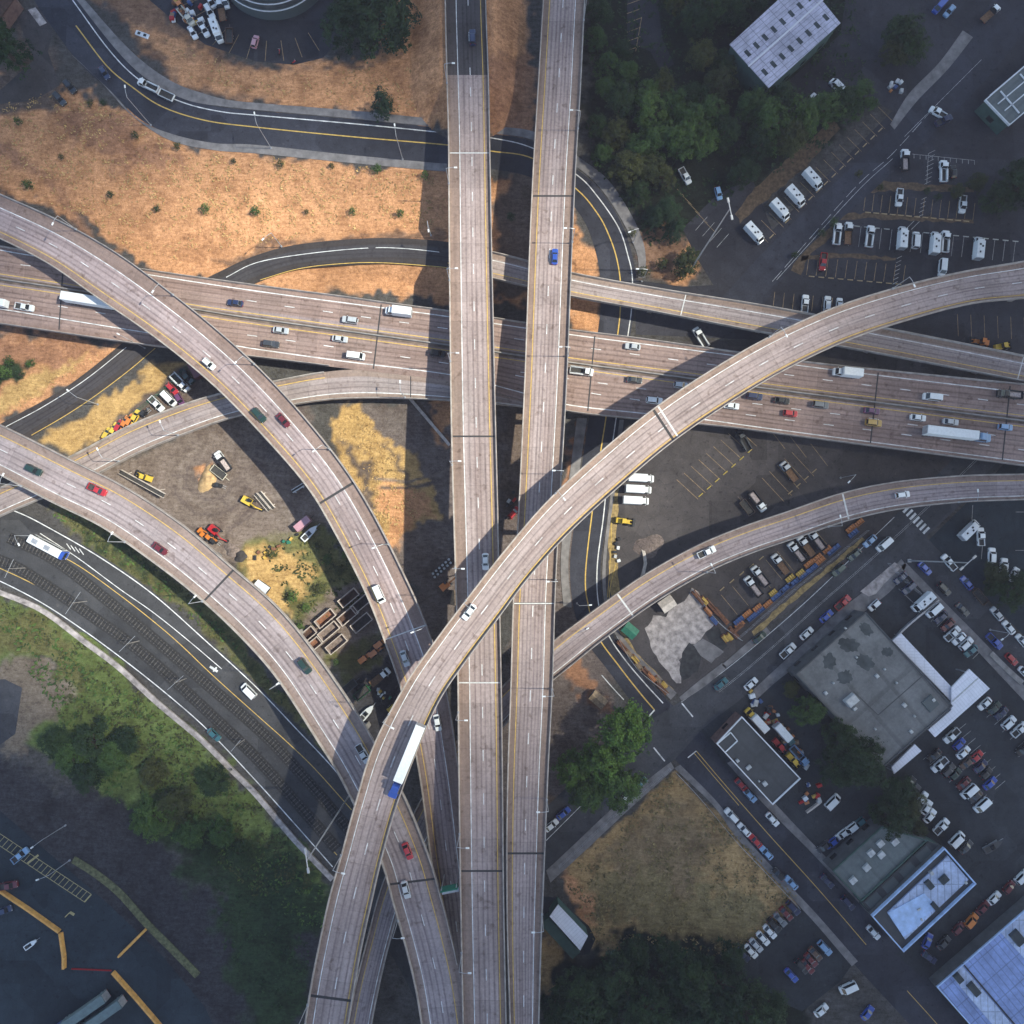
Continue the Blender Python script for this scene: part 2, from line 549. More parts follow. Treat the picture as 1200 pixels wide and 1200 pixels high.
def line_px(mb, zof, pts, w, dash=None, dz=0.02, mat=0):
    """a painted line traced through pixels at the height zof"""
    if isinstance(zof, Road):
        P = [zof.near(x, y)[0] for x, y in pts]
    else:
        P = [at(x, y, zof) for x, y in pts]
    C = catmull([tuple(p) for p in P], 1.5) if len(P) > 2 else np.array([tuple(p) for p in P])
    S = np.concatenate([[0], np.cumsum(np.linalg.norm(np.diff(C[:, :2], axis=0), axis=1))])
    def seg(d0, d1):
        ds = [d0] + [x for x in S if d0 < x < d1] + [d1]
        q = [np.array([np.interp(d, S, C[:, k]) for k in range(3)]) for d in ds]
        prev = None
        for i, p in enumerate(q):
            t = q[min(i + 1, len(q) - 1)] - q[max(i - 1, 0)]
            n = np.array([-t[1], t[0], 0]); n /= (np.linalg.norm(n) + 1e-9)
            a, b = p + n * w / 2 + (0, 0, dz), p - n * w / 2 + (0, 0, dz)
            if prev is not None:
                mb.face([prev[0], prev[1], b, a], mat)
            prev = (a, b)
    if dash is None:
        seg(0, S[-1])
    else:
        d = 0
        while d < S[-1]:
            seg(d, min(d + dash[0], S[-1]))
            d += dash[1]

def poly_sheet(name, pts, mat, z=0.02, thick=0.0, noise_amt=0.0):
    """a flat patch of ground cover traced through pixels"""
    import bmesh
    bm = bmesh.new()
    r = random.Random(len(name) + len(pts))
    P = []
    for i, (x, y) in enumerate(pts):
        x2, y2 = pts[(i + 1) % len(pts)]
        k = max(1, int(math.hypot(x2 - x, y2 - y) / 6)) if noise_amt else 1
        for q in range(k):
            t = q / k
            P.append((x + (x2 - x) * t + r.uniform(-1, 1) * noise_amt, y + (y2 - y) * t + r.uniform(-1, 1) * noise_amt))
    vs_ = [bm.verts.new(at(x, y, 0) + Vector((0, 0, z))) for x, y in P]
    f = bm.faces.new(vs_)
    f.normal_update()
    if f.normal.z < 0:
        f.normal_flip()
    if thick:
        ret = bmesh.ops.extrude_face_region(bm, geom=[f])
        for v in ret['geom']:
            if isinstance(v, bmesh.types.BMVert):
                v.co.z += thick
    bmesh.ops.triangulate(bm, faces=bm.faces[:])
    me = bpy.data.meshes.new(name)
    bm.to_mesh(me); bm.free()
    me.materials.append(MAT[mat] if isinstance(mat, str) else mat)
    o = bpy.data.objects.new(name, me)
    COL.objects.link(o)
    return o

# ------------------------------------------------------------------ ground
def vnoise(x, y, s, seed):
    g = np.random.RandomState(seed).rand(64, 64)
    u, v = x / s, y / s
    i, j = np.floor(u).astype(int), np.floor(v).astype(int)
    fu, fv = u - i, v - j
    fu, fv = fu * fu * (3 - 2 * fu), fv * fv * (3 - 2 * fv)
    i, j = i % 64, j % 64
    i2, j2 = (i + 1) % 64, (j + 1) % 64
    return (g[i, j] * (1 - fu) + g[i2, j] * fu) * (1 - fv) + (g[i, j2] * (1 - fu) + g[i2, j2] * fu) * fv

EMB = [  # banks that carry the straight road at the top and the loop road: (px, py, height, half width)
    [(546, -80, 6.0, 8.2), (547, 84, 6.2, 8.2)],
    [(375, 296, 0.4, 4), (400, 296, 0.9, 4), (460, 294, 2.4, 4), (527, 299, 4.0, 4), (545, 302, 4.3, 4)],
]
def bank_height(x, y):
    z = np.zeros_like(x)
    for line in EMB:
        for (ax, ay, az, aw), (bx, by, bz, bw) in zip(line, line[1:]):
            A, B = at(ax, ay, az), at(bx, by, bz)
            d = B - A
            t = np.clip(((x - A.x) * d.x + (y - A.y) * d.y) / (d.x ** 2 + d.y ** 2), 0, 1)
            dist = np.hypot(x - A.x - d.x * t, y - A.y - d.y * t)
            h = az + (bz - az) * t - 0.62 * np.maximum(0, dist - (aw + (bw - aw) * t))
            z = np.maximum(z, h)
    return z

def poly_mask(px, py, poly, soft):
    """1 inside, 0 outside, blended over soft pixels"""
    n = len(poly)
    inside = np.zeros(px.shape, bool)
    d2 = np.full(px.shape, 1e9)
    for i in range(n):
        x1, y1 = poly[i]
        x2, y2 = poly[(i + 1) % n]
        if y1 != y2:
            c = ((y1 > py) != (y2 > py)) & (px < (x2 - x1) * (py - y1) / (y2 - y1) + x1)
            inside ^= c
        L = (x2 - x1) ** 2 + (y2 - y1) ** 2
        t = np.clip(((px - x1) * (x2 - x1) + (py - y1) * (y2 - y1)) / L, 0, 1)
        d2 = np.minimum(d2, (px - x1 - t * (x2 - x1)) ** 2 + (py - y1 - t * (y2 - y1)) ** 2)
    sd = np.sqrt(d2) * np.where(inside, 1, -1)
    t = np.clip(sd / soft + 0.5, 0, 1)
    return t * t * (3 - 2 * t)

ORANGE, BROWN, YELLOW = (0.55, 0.275, 0.135), (0.23, 0.13, 0.08), (0.48, 0.30, 0.12)
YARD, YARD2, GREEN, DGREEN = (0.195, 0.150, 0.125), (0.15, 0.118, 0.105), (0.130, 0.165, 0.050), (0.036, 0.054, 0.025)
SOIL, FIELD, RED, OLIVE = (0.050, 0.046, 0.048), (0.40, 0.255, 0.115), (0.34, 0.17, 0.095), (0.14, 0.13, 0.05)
FLOOR = (0.022, 0.026, 0.018)  # ground under the woods, with the shade between trees put into its colour
DIRT = (0.13, 0.095, 0.075)
COVER = [
    # colour, softness px, jitter px, polygon
    (ORANGE, 8, 7, [(-80, 60), (60, 92), (130, 118), (210, 170), (300, 178), (495, 198), (640, 215), (690, 270), (705, 330), (690, 362), (540, 350), (300, 340), (180, 318), (100, 260), (-80, 190)]),
    (RED, 14, 4, [(-80, 152), (0, 161), (40, 185), (70, 220), (108, 280), (102, 280), (62, 224), (36, 194), (-80, 166)]),
    (RED, 20, 12, [(60, 130), (130, 130), (200, 185), (220, 215), (150, 200), (90, 170)]),
    (BROWN, 10, 8, [(255, 300), (300, 285), (400, 272), (480, 270), (530, 276), (530, 284), (400, 283), (340, 292), (280, 312)]),
    (BROWN, 10, 6, [(100, -20), (150, 40), (215, 105), (300, 118), (420, 128), (420, 90), (300, 80), (190, 20), (160, -40)]),
    (ORANGE, 16, 9, [(180, 40), (300, 84), (380, 78), (400, 70), (480, 70), (525, -60), (620, -60), (622, 155), (525, 138), (400, 126), (270, 116), (215, 90), (150, 30)]),
    (ORANGE, 10, 8, [(430, -60), (530, -60), (525, 140), (440, 130)]),
    (RED, 14, 6, [(575, 60), (624, 60), (622, 160), (575, 150)]),
    (DIRT, 12, 6, [(0, 90), (30, 30), (60, 60), (75, 100), (70, 125), (20, 140), (-20, 140)]),
    (DIRT, 8, 4, [(600, 200), (640, 215), (640, 345), (580, 350), (580, 240)]),
    (ORANGE, 8, 6, [(672, 270), (700, 300), (703, 390), (672, 385)]),
    # west bank under the freeway
    (ORANGE, 8, 6, [(-60, 390), (60, 392), (150, 405), (140, 420), (60, 470), (-60, 525)]),
    (RED, 18, 10, [(-60, 385), (60, 390), (120, 405), (60, 430), (-60, 450)]),
    (DGREEN, 10, 8, [(-60, 440), (20, 425), (40, 430), (25, 448), (-60, 470)]),
    (YELLOW, 10, 5, [(-60, 500), (40, 440), (100, 415), (60, 455), (-60, 520)]),
    (YELLOW, 8, 5, [(50, 515), (110, 480), (180, 430), (225, 420), (200, 445), (150, 480), (90, 535), (60, 528)]),
    (DIRT, 8, 4, [(100, 530), (150, 480), (215, 425), (265, 430), (270, 462), (210, 478), (140, 512)]),
    # construction yard
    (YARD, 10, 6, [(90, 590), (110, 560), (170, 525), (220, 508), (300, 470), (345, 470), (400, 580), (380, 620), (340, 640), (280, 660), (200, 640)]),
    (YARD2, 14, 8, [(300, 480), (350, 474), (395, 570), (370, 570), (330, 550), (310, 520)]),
    (ORANGE, 5, 6, [(232, 552), (246, 548), (252, 560), (250, 574), (240, 572)]),
    (OLIVE, 14, 8, [(270, 660), (310, 630), (350, 615), (400, 630), (440, 700), (420, 730), (360, 745), (300, 700)]),
    (YELLOW, 14, 9, [(280, 660), (330, 635), (350, 640), (372, 660), (352, 690), (330, 722), (296, 700)]),
    (YARD, 8, 4, [(345, 740), (365, 715), (400, 690), (425, 680), (470, 760), (450, 790), (420, 830), (380, 790)]),
    (OLIVE, 14, 8, [(380, 770), (420, 745), (450, 735), (440, 770), (400, 795)]),
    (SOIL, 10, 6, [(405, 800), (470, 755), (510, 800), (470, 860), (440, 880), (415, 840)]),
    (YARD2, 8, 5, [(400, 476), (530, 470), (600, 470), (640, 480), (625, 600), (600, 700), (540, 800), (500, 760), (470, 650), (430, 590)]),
    (YELLOW, 6, 6, [(392, 498), (408, 474), (428, 476), (440, 500), (466, 522), (488, 540), (512, 572), (518, 596), (486, 622), (470, 632), (440, 640), (400, 560)]),
    (ORANGE, 10, 8, [(500, 470), (530, 470), (530, 530), (510, 500)]),
    (DIRT, 10, 8, [(402, 520), (412, 515), (432, 570), (446, 600), (430, 600)]),
    (DIRT, 8, 6, [(446, 520), (452, 520), (486, 575), (478, 575)]),
    (ORANGE, 10, 8, [(440, 560), (500, 580), (505, 600), (465, 645), (445, 620)]),
    (DIRT, 10, 6, [(590, 480), (620, 480), (610, 590), (588, 590)]),
    (RED, 8, 6, [(672, 500), (684, 500), (676, 540), (664, 575), (660, 560)]),
    (YARD2, 10, 6, [(640, 620), (680, 560), (690, 720), (720, 790), (700, 870), (650, 960), (560, 960), (590, 800)]),
    (RED, 10, 8, [(655, 790), (672, 770), (700, 800), (712, 830), (690, 830)]),
    (DIRT, 10, 6, [(640, 930), (668, 935), (645, 960), (636, 955)]),
    # embankment beside the light rail
    (OLIVE, 8, 6, [(60, 600), (90, 590), (150, 630), (240, 705), (330, 805), (400, 890), (380, 880), (300, 798), (200, 705), (120, 650)]),
    (DGREEN, 18, 10, [(90, 605), (150, 640), (240, 720), (320, 805), (300, 790), (200, 690), (110, 635)]),
    (GREEN, 10, 8, [(-80, 690), (0, 695), (60, 720), (140, 783), (200, 835), (250, 882), (300, 935), (390, 1030), (380, 1080), (300, 1060), (240, 1000), (120, 930), (60, 900), (20, 870), (60, 830), (70, 780), (-80, 770)]),
    (OLIVE, 16, 10, [(0, 700), (60, 735), (110, 790), (90, 820), (40, 770), (-40, 760)]),
    (DGREEN, 34, 16, [(150, 930), (240, 965), (330, 990), (390, 1060), (370, 1120), (290, 1100), (220, 1010), (140, 950)]),
    ((0.20, 0.155, 0.115), 12, 8, [(-30, 775), (30, 772), (70, 800), (85, 820), (50, 850), (20, 890), (0, 860)]),
    (SOIL, 12, 8, [(-80, 880), (0, 888), (30, 905), (60, 930), (140, 935), (220, 1030), (300, 1100), (390, 1090), (420, 1200), (420, 1280), (-80, 1280)]),
    (DGREEN, 20, 12, [(260, 1000), (340, 1060), (360, 1200), (320, 1250), (260, 1120), (240, 1040)]),
    # triangular field and the woods below it
    (FIELD, 8, 6, [(786, 902), (880, 990), (940, 1052), (930, 1075), (860, 1125), (780, 1130), (690, 1110), (690, 1090), (655, 1030), (680, 1000), (740, 950)]),
    ((0.27, 0.185, 0.10), 40, 14, [(740, 960), (800, 940), (850, 980), (820, 1040), (760, 1060), (710, 1020)]),
    ((0.24, 0.18, 0.085), 24, 14, [(680, 1040), (760, 1030), (860, 1040), (900, 1080), (850, 1120), (760, 1090), (700, 1080)]),
    (ORANGE, 10, 6, [(652, 1020), (664, 1014), (700, 1060), (700, 1090), (685, 1080), (656, 1035)]),
    (FIELD, 14, 8, [(636, 1090), (660, 1110), (675, 1140), (640, 1160), (632, 1120)]),
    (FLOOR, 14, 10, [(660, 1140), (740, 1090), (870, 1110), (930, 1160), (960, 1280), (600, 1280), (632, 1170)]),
    # planting between the stalls and under the trees
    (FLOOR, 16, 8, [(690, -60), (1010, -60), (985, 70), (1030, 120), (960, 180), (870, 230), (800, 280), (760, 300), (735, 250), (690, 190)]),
    (BROWN, 14, 8, [(745, 285), (800, 270), (830, 310), (800, 330), (752, 325)]),
    (ORANGE, 8, 6, [(780, 320), (815, 285), (822, 300), (810, 330), (790, 334)]),
]
def arc(cx, cy, r, w, a0, a1, sq=1.0):
    A = [R_(a0 + (a1 - a0) * k / 14) for k in range(15)]
    return [(cx + (r + w) * math.cos(a), cy + (r + w) * sq * math.sin(a)) for a in A] + [(cx + r * math.cos(a), cy + r * sq * math.sin(a)) for a in reversed(A)]
for cx, cy, r_, a0, a1, c_ in ((246, 560, 26, 20, 210, (.15, .115, .10)), (246, 560, 34, 40, 250, (.24, .19, .16)), (246, 562, 41, 10, 170, (.15, .115, .10)), (240, 565, 52, 60, 230, (.22, .17, .145)), (250, 560, 60, 20, 120, (.145, .11, .095)),
                               (330, 660, 70, 190, 280, (.14, .105, .09)), (330, 660, 78, 190, 285, (.23, .18, .15)), (200, 640, 80, 270, 330, (.15, .115, .10)), (470, 430, 140, 60, 100, (.12, .092, .082)), (470, 430, 132, 50, 105, (.18, .14, .12))):
    COVER.append((c_, 3.0, 1.5, arc(cx, cy, r_, 3.2, a0, a1)))
def make_ground():
    core = np.linspace(-192, 192, 700)
    ax = np.concatenate([[-3500, -1500, -700, -400, -280, -225], core, [225, 280, 400, 700, 1500, 3500]])
    X, Y = np.meshgrid(ax, ax, indexing='xy')
    Z = bank_height(X, Y)
    bumps = (vnoise(X, Y, 9.0, 1) - 0.5) * 0.10
    inner = (np.abs(X) < 192) & (np.abs(Y) < 192)
    Z = np.where(inner & (Z > 0.3), Z + bumps, Z - 0.0)
    px, py = proj_np(X, Y, Z)
    col = np.empty(X.shape + (3,))
    col[:] = (0.085, 0.078, 0.072)
    j1 = vnoise(X, Y, 7.0, 11) - 0.5
    j2 = vnoise(X, Y, 7.0, 12) - 0.5
    j3 = vnoise(X, Y, 1.8, 13) - 0.5
    j4 = vnoise(X, Y, 1.8, 14) - 0.5
    near = (px > -150) & (px < 1350) & (py > -150) & (py < 1350) & inner
    qx, qy = px[near], py[near]
    cc = col[near]
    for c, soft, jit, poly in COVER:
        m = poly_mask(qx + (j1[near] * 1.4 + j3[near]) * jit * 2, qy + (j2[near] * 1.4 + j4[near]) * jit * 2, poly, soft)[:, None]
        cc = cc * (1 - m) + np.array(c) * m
    # worn, stained and overgrown variation that belongs to the soil
    a = vnoise(X, Y, 26.0, 21)[near] * 0.5 + vnoise(X, Y, 11.0, 22)[near] * 0.3 + vnoise(X, Y, 4.0, 23)[near] * 0.2
    cc = cc * (0.80 + 0.40 * a)[:, None]
    b = np.clip((vnoise(X, Y, 6.0, 31)[near] * 0.6 + vnoise(X, Y, 2.2, 32)[near] * 0.4 - 0.58) * 5, 0, 1)[:, None]
    cc = cc * (1 - 0.24 * b * np.array((0.9, 1.0, 1.05)))
    col[near] = cc
    nx = len(ax)
    idx = np.arange(nx * nx).reshape(nx, nx)
    F = np.stack([idx[:-1, :-1], idx[:-1, 1:], idx[1:, 1:], idx[1:, :-1]], -1).reshape(-1, 4)
    me = bpy.data.meshes.new('ground')
    me.vertices.add(nx * nx)
    me.vertices.foreach_set('co', np.stack([X, Y, Z], -1).astype(np.float32).ravel())
    me.loops.add(F.size)
    me.loops.foreach_set('vertex_index', F.astype(np.int32).ravel())
    me.polygons.add(len(F))
    me.polygons.foreach_set('loop_start', np.arange(0, F.size, 4, dtype=np.int32))
    me.polygons.foreach_set('loop_total', np.full(len(F), 4, dtype=np.int32))
    ca = me.color_attributes.new('cover', 'FLOAT_COLOR', 'POINT')
    ca.data.foreach_set('color', np.concatenate([col, np.ones(X.shape + (1,))], -1).astype(np.float32).ravel())
    me.update(); me.validate()
    m, nt, b = new_mat('ground_cover')
    at_ = N(nt, 'ShaderNodeAttribute', attribute_name='cover')
    tc = N(nt, 'ShaderNodeTexCoord')
    f1 = noise_(nt, tc.outputs['Object'], 0.9, 6, 0.75)
    f2 = noise_(nt, tc.outputs['Object'], 0.22, 5, 0.7)
    mp = N(nt, 'ShaderNodeMapping')
    mp.inputs['Rotation'].default_value = (0, 0, 0.5)
    mp.inputs['Scale'].default_value = (0.35, 1.7, 1)
    nt.links.new(tc.outputs['Object'], mp.inputs[0])
    f3 = noise_(nt, mp.outputs[0], 0.8, 4, 0.7)
    c = mixc(nt, at_.outputs['Color'], ramp(nt, f1, [(0.3, (0.55, 0.52, 0.5)), (0.5, (1, 1, 1)), (0.72, (1.32, 1.35, 1.4))]), 1.0, 'MULTIPLY')
    c = mixc(nt, c, ramp(nt, f2, [(0.3, (0.72, 0.70, 0.68)), (0.7, (1.16, 1.18, 1.2))]), 1.0, 'MULTIPLY')
    c = mixc(nt, c, ramp(nt, f3, [(0.35, (0.8, 0.78, 0.76)), (0.65, (1.1, 1.1, 1.1))]), 1.0, 'MULTIPLY')
    f4 = noise_(nt, tc.outputs['Object'], 2.6, 4, 0.8)
    c = mixc(nt, c, ramp(nt, f4, [(0.3, (0.72, 0.69, 0.67)), (0.5, (1, 1, 1)), (0.7, (1.18, 1.2, 1.22))]), 1.0, 'MULTIPLY')
    nt.links.new(c, b.inputs['Base Color'])
    b.inputs['Roughness'].default_value = 1.0
    b.inputs['Specular IOR Level'].default_value = 0.05
    bump = N(nt, 'ShaderNodeBump')
    bump.inputs['Strength'].default_value = 0.6
    bump.inputs['Distance'].default_value = 0.5
    nt.links.new(f1, bump.inputs['Height'])
    nt.links.new(bump.outputs[0], b.inputs['Normal'])
    me.materials.append(m)
    o = bpy.data.objects.new('ground', me)
    COL.objects.link(o)
    tag(o, kind='structure')
make_ground()

# ------------------------------------------------------------------ paved lots (flat sheets)
MAT['lot_upper'] = asphalt_mat('asphalt_upper_lot', (0.036, 0.034, 0.040))
MAT['lot_mid'] = asphalt_mat('asphalt_middle_lot', (0.066, 0.056, 0.054))
MAT['lot_low'] = asphalt_mat('asphalt_lower_lot', (0.034, 0.036, 0.040))
MAT['lot_dark'] = asphalt_mat('asphalt_dark_lot', (0.024, 0.031, 0.037))
MAT['street'] = asphalt_mat('asphalt_street', (0.058, 0.057, 0.062), 0.3)
MAT['street_new'] = asphalt_mat('asphalt_fresh_street', (0.038, 0.038, 0.048), 0.25)
MAT['sleeper'] = plain('concrete_sleeper', (0.10, 0.09, 0.083), 0.95, 0, 0.5, 0.6)
MAT['ballast'] = plain('track_ballast', (0.036, 0.033, 0.031), 0.95, 0, 0.6, 1.8)
MAT['pad'] = plain('broken_concrete_pad', (0.44, 0.375, 0.35), 0.95, 0, 0.6, 0.55)
MAT['tar'] = plain('tar_patch', (0.045, 0.043, 0.043), 0.95, 0, 0.5, 0.6)

LOTS = {}
def lot(key, pts, mat, z):
    o = poly_sheet('parking_lot', pts, mat, z)
    tag(o, kind='structure')
    LOTS[key] = o
    return o
lot('upper', [(836, 232), (880, 205), (905, 270), (1046, 130), (985, 100), (930, 140), (905, 112), (985, 40), (1000, -70), (1300, -70), (1300, 440), (880, 398), (745, 392), (745, 328), (800, 336), (836, 334), (815, 300), (800, 268)], 'lot_upper', 0.02)
lot('grove', [(735, -60), (770, -60), (772, 10), (776, 45), (790, 75), (775, 85), (762, 60), (735, 50)], 'lot_upper', 0.021)
lot('middle', [(714, 607), (727, 492), (748, 402), (880, 398), (1300, 440), (1300, 470), (1118, 560), (1075, 590), (1020, 640), (900, 734), (797, 815), (770, 795), (738, 762), (720, 735), (710, 700)], 'lot_mid', 0.02)
lot('lower', [(812, 855), (838, 842), (1082, 632), (1300, 850), (1300, 1290), (1165, 1290), (1100, 1190), (940, 1010), (846, 893)], 'lot_low', 0.02)
lot('east', [(1088, 633), (1130, 592), (1180, 540), (1300, 440), (1300, 830), (1200, 745)], 'lot_dark', 0.021)
lot('corner', [(930, 1068), (945, 1062), (1000, 1128), (985, 1150), (940, 1185), (880, 1160), (862, 1118)], 'lot_low', 0.022)
lot('depot', [(-80, 955), (0, 950), (60, 1002), (130, 1062), (190, 1120), (240, 1180), (290, 1290), (-80, 1290)], 'lot_dark', 0.02)
lot('round', [(160, -60), (175, 0), (205, 25), (240, 52), (300, 72), (345, 76), (378, 68), (400, 45), (410, 10), (430, -60)], 'lot_upper', 0.02)
lot('shed', [(632, 1050), (652, 1052), (690, 1085), (698, 1100), (690, 1118), (672, 1120), (632, 1080)], 'lot_low', 0.02)
lot('west', [(-80, 800), (6, 796), (26, 806), (18, 860), (-80, 930)], 'street', 0.02)
tag(poly_sheet('driveway', [(-60, 105), (0, 106), (40, 70), (30, 45), (20, 20), (45, 5), (62, 34), (56, 60), (70, 100), (40, 118), (-60, 128)], 'lot_mid', 0.03), kind='structure')
pad = tag(poly_sheet('concrete_pavement', [(757, 737), (767, 721), (779, 722), (801, 703), (812, 690), (822, 700), (838, 730), (827, 741), (822, 750), (808, 756), (797, 775), (800, 799), (792, 799), (778, 782), (764, 764)], 'pad', 0.03, 0, 1.8), kind='structure')
tag(poly_sheet('concrete_pavement', [(810, 757), (824, 749), (848, 763), (833, 777), (820, 768)], 'sidewalk', 0.026, 0, 1.0), kind='structure')
MAT['verge'] = plain('dry_verge', (0.34, 0.235, 0.10), .95, 0, .6, .9)
tag(poly_sheet('grass', [(880, 741), (905, 718), (940, 688), (975, 660), (1010, 630), (1013, 633), (978, 664), (944, 693), (908, 724), (884, 746)], 'verge', 0.03, 0, 1.0), kind='structure')
tag(poly_sheet('grass', [(722, 738), (728, 735), (750, 770), (790, 808), (784, 812), (745, 778)], 'verge', 0.026, 0, 1.0), kind='structure')
tag(poly_sheet('grass', [(716, 560), (726, 555), (722, 640), (726, 700), (716, 705), (713, 640)], 'verge', 0.026, 0, 1.0), kind='structure')
MAT['earth_strip'] = plain('planting_strip', (0.13, 0.085, 0.05), .95, 0, .6, .8)
for q in ([(985, 258), (1020, 256), (1140, 262), (1140, 258), (1020, 250), (995, 250)], [(940, 300), (990, 296), (1050, 302), (1050, 306), (985, 302), (940, 306)], [(930, 300), (968, 268), (978, 262), (984, 270), (968, 284), (950, 296), (938, 322), (928, 318)], [(1000, 228), (1020, 205), (1030, 200), (1034, 212), (1080, 215), (1140, 220), (1140, 226), (1060, 223), (1012, 226)], [(868, 262), (890, 240), (945, 195), (985, 150), (975, 140), (930, 180), (880, 225), (862, 250)]):
    tag(poly_sheet('soil_strip', q, 'earth_strip', 0.03, 0, 1.6), kind='structure')
tag(poly_sheet('path', [(796, 785), (799, 766), (808, 752), (822, 770), (818, 785), (800, 798)], 'tar', 0.04, 0, 1.0), kind='structure')
tag(poly_sheet('path', [(826, 742), (840, 732), (852, 757), (846, 763), (832, 752)], 'tar', 0.04, 0, 1.0), kind='structure')

# ------------------------------------------------------------------ streets at ground level
Road('J', [(20, -45, 68, -45, .05), (40, 0, 90, 0, .05), (90, 70, 130, 50, .05), (130, 107, 160, 84, .05), (165, 140, 190, 104, .05), (207, 160, 225, 119, .05), (252, 168, 263, 126, .05), (300, 170, 302, 130, .05), (425, 183, 427, 141, .05), (520, 192, 525, 151, .05), (575, 198, 578, 157, .05), (620, 207, 627, 167, .05), (658, 228, 678, 200, .05), (684, 258, 706, 226, .05), (698, 295, 731, 268, .05), (704, 330, 745, 320, .05), (704, 362, 744, 362, .05), (700, 395, 738, 397, .05), (690, 490, 726, 490, .05), (682, 545, 717, 560, .05), (674, 607, 711, 607, .05), (668, 662, 704, 662, .05), (672, 712, 707, 708, .05), (686, 750, 717, 740, .05), (712, 785, 736, 770, .05), (738, 820, 762, 800, .05), (757, 848, 790, 828, .05)])
Road('N', [(470, 1110, 510, 1150, .06), (560, 1020, 600, 1062, .06), (630, 955, 660, 1003, .06), (690, 900, 722, 945, .06), (757, 848, 785, 895, .06), (797, 822, 826, 852, .06), (850, 782, 876, 813, .06), (900, 742, 925, 768, .06), (950, 697, 975, 722, .06), (1000, 650, 1030, 678, .06), (1050, 603, 1082, 632, .06), (1095, 560, 1125, 592, .06), (1150, 505, 1180, 540, .06), (1262, 400, 1290, 430, .06)])
Road('Q', [(770, 865, 815, 845, .04), (800, 900, 846, 893, .04), (837, 940, 880, 927, .04), (868, 980, 910, 960, .04), (905, 1018, 945, 995, .04), (940, 1055, 980, 1032, .04), (975, 1098, 1015, 1068, .04), (1010, 1140, 1058, 1115, .04), (1070, 1205, 1115, 1180, .04), (1120, 1265, 1165, 1240, .04)])
Road('V', [(1040, 640, 1065, 610, .04), (1062, 660, 1088, 632, .04), (1110, 710, 1140, 690, .04), (1160, 762, 1185, 735, .04), (1200, 806, 1225, 775, .04), (1262, 872, 1290, 840, .04)])
Road('U', [(1050, 1118, 1080, 1146, .05), (1110, 1065, 1130, 1100, .05), (1150, 1030, 1165, 1068, .05), (1200, 985, 1215, 1025, .05), (1262, 930, 1290, 960, .05)])
Road('P', [(835, 360, 895, 356, .05), (905, 285, 945, 292, .05), (970, 222, 1010, 235, .05), (1045, 150, 1090, 160, .05), (1120, 60, 1175, 70, .05), (1190, -40, 1250, -40, .05)])
HCTRL = [(-60, 532, -38, 556, 0.06), (0, 497, 22, 522, .06), (75, 455, 96, 474, .06), (140, 405, 162, 426, .06), (190, 362, 213, 385, .06), (230, 333, 248, 358, .06), (262, 316, 280, 342, .06), (295, 301, 310, 328, .15), (340, 288, 350, 316, .6), (400, 281, 404, 311, 1.6), (460, 279, 462, 309, 3.1), (527, 284, 524, 315, 4.7), (600, 301, 595, 331, 6), (671, 320, 665, 347, 6.8), (775, 339, 768, 366, 7), (900, 359, 893, 390, 7), (1050, 387, 1041, 417, 7), (1200, 417, 1192, 446, 7), (1262, 430, 1254, 458, 7)]
Road('H', HCTRL[:13])
Road('K', HCTRL[11:])
Road('M', [(-60, 575, -75, 655, .03), (20, 598, -9, 680, .03), (60, 618, 24, 695, .03), (120, 652, 78, 728, .03), (180, 694, 130, 764, .03), (240, 747, 187, 810, .03), (300, 801, 247, 862, .03), (350, 852, 297, 912, .03), (395, 900, 345, 968, .03), (430, 945, 382, 1006, .03), (470, 1005, 422, 1062, .03), (510, 1075, 465, 1130, .03), (545, 1150, 500, 1200, .03), (575, 1260, 528, 1270, .03)])
tag(sheet(ROADS['J'], 'street', 'street_new'), kind='structure')
tag(sheet(ROADS['N'], 'street', 'street'), kind='structure')
tag(sheet(ROADS['Q'], 'street', 'street_new'), kind='structure')
tag(sheet(ROADS['V'], 'street', 'street'), kind='structure')
tag(sheet(ROADS['U'], 'street', 'lot_low'), kind='structure')
tag(sheet(ROADS['P'], 'street', 'street_new'), kind='structure')
MAT['loop'] = deck_mat('loop_road_asphalt', (0.062, 0.056, 0.059), (0.42, 0.58), (0.25, 0.75), True, 0.9)
tag(sheet(ROADS['H'], 'street', 'loop'), kind='structure')
MAT['busway'] = asphalt_mat('busway_asphalt', (0.052, 0.050, 0.051), 0.15)
tag(sheet(ROADS['M'], 'road', 'busway'), kind='structure')

def marking(parent_mats, fn, name='road_marking'):
    mb = MB()
    fn(mb)
    return tag(mb.build(name, parent_mats), kind='structure')

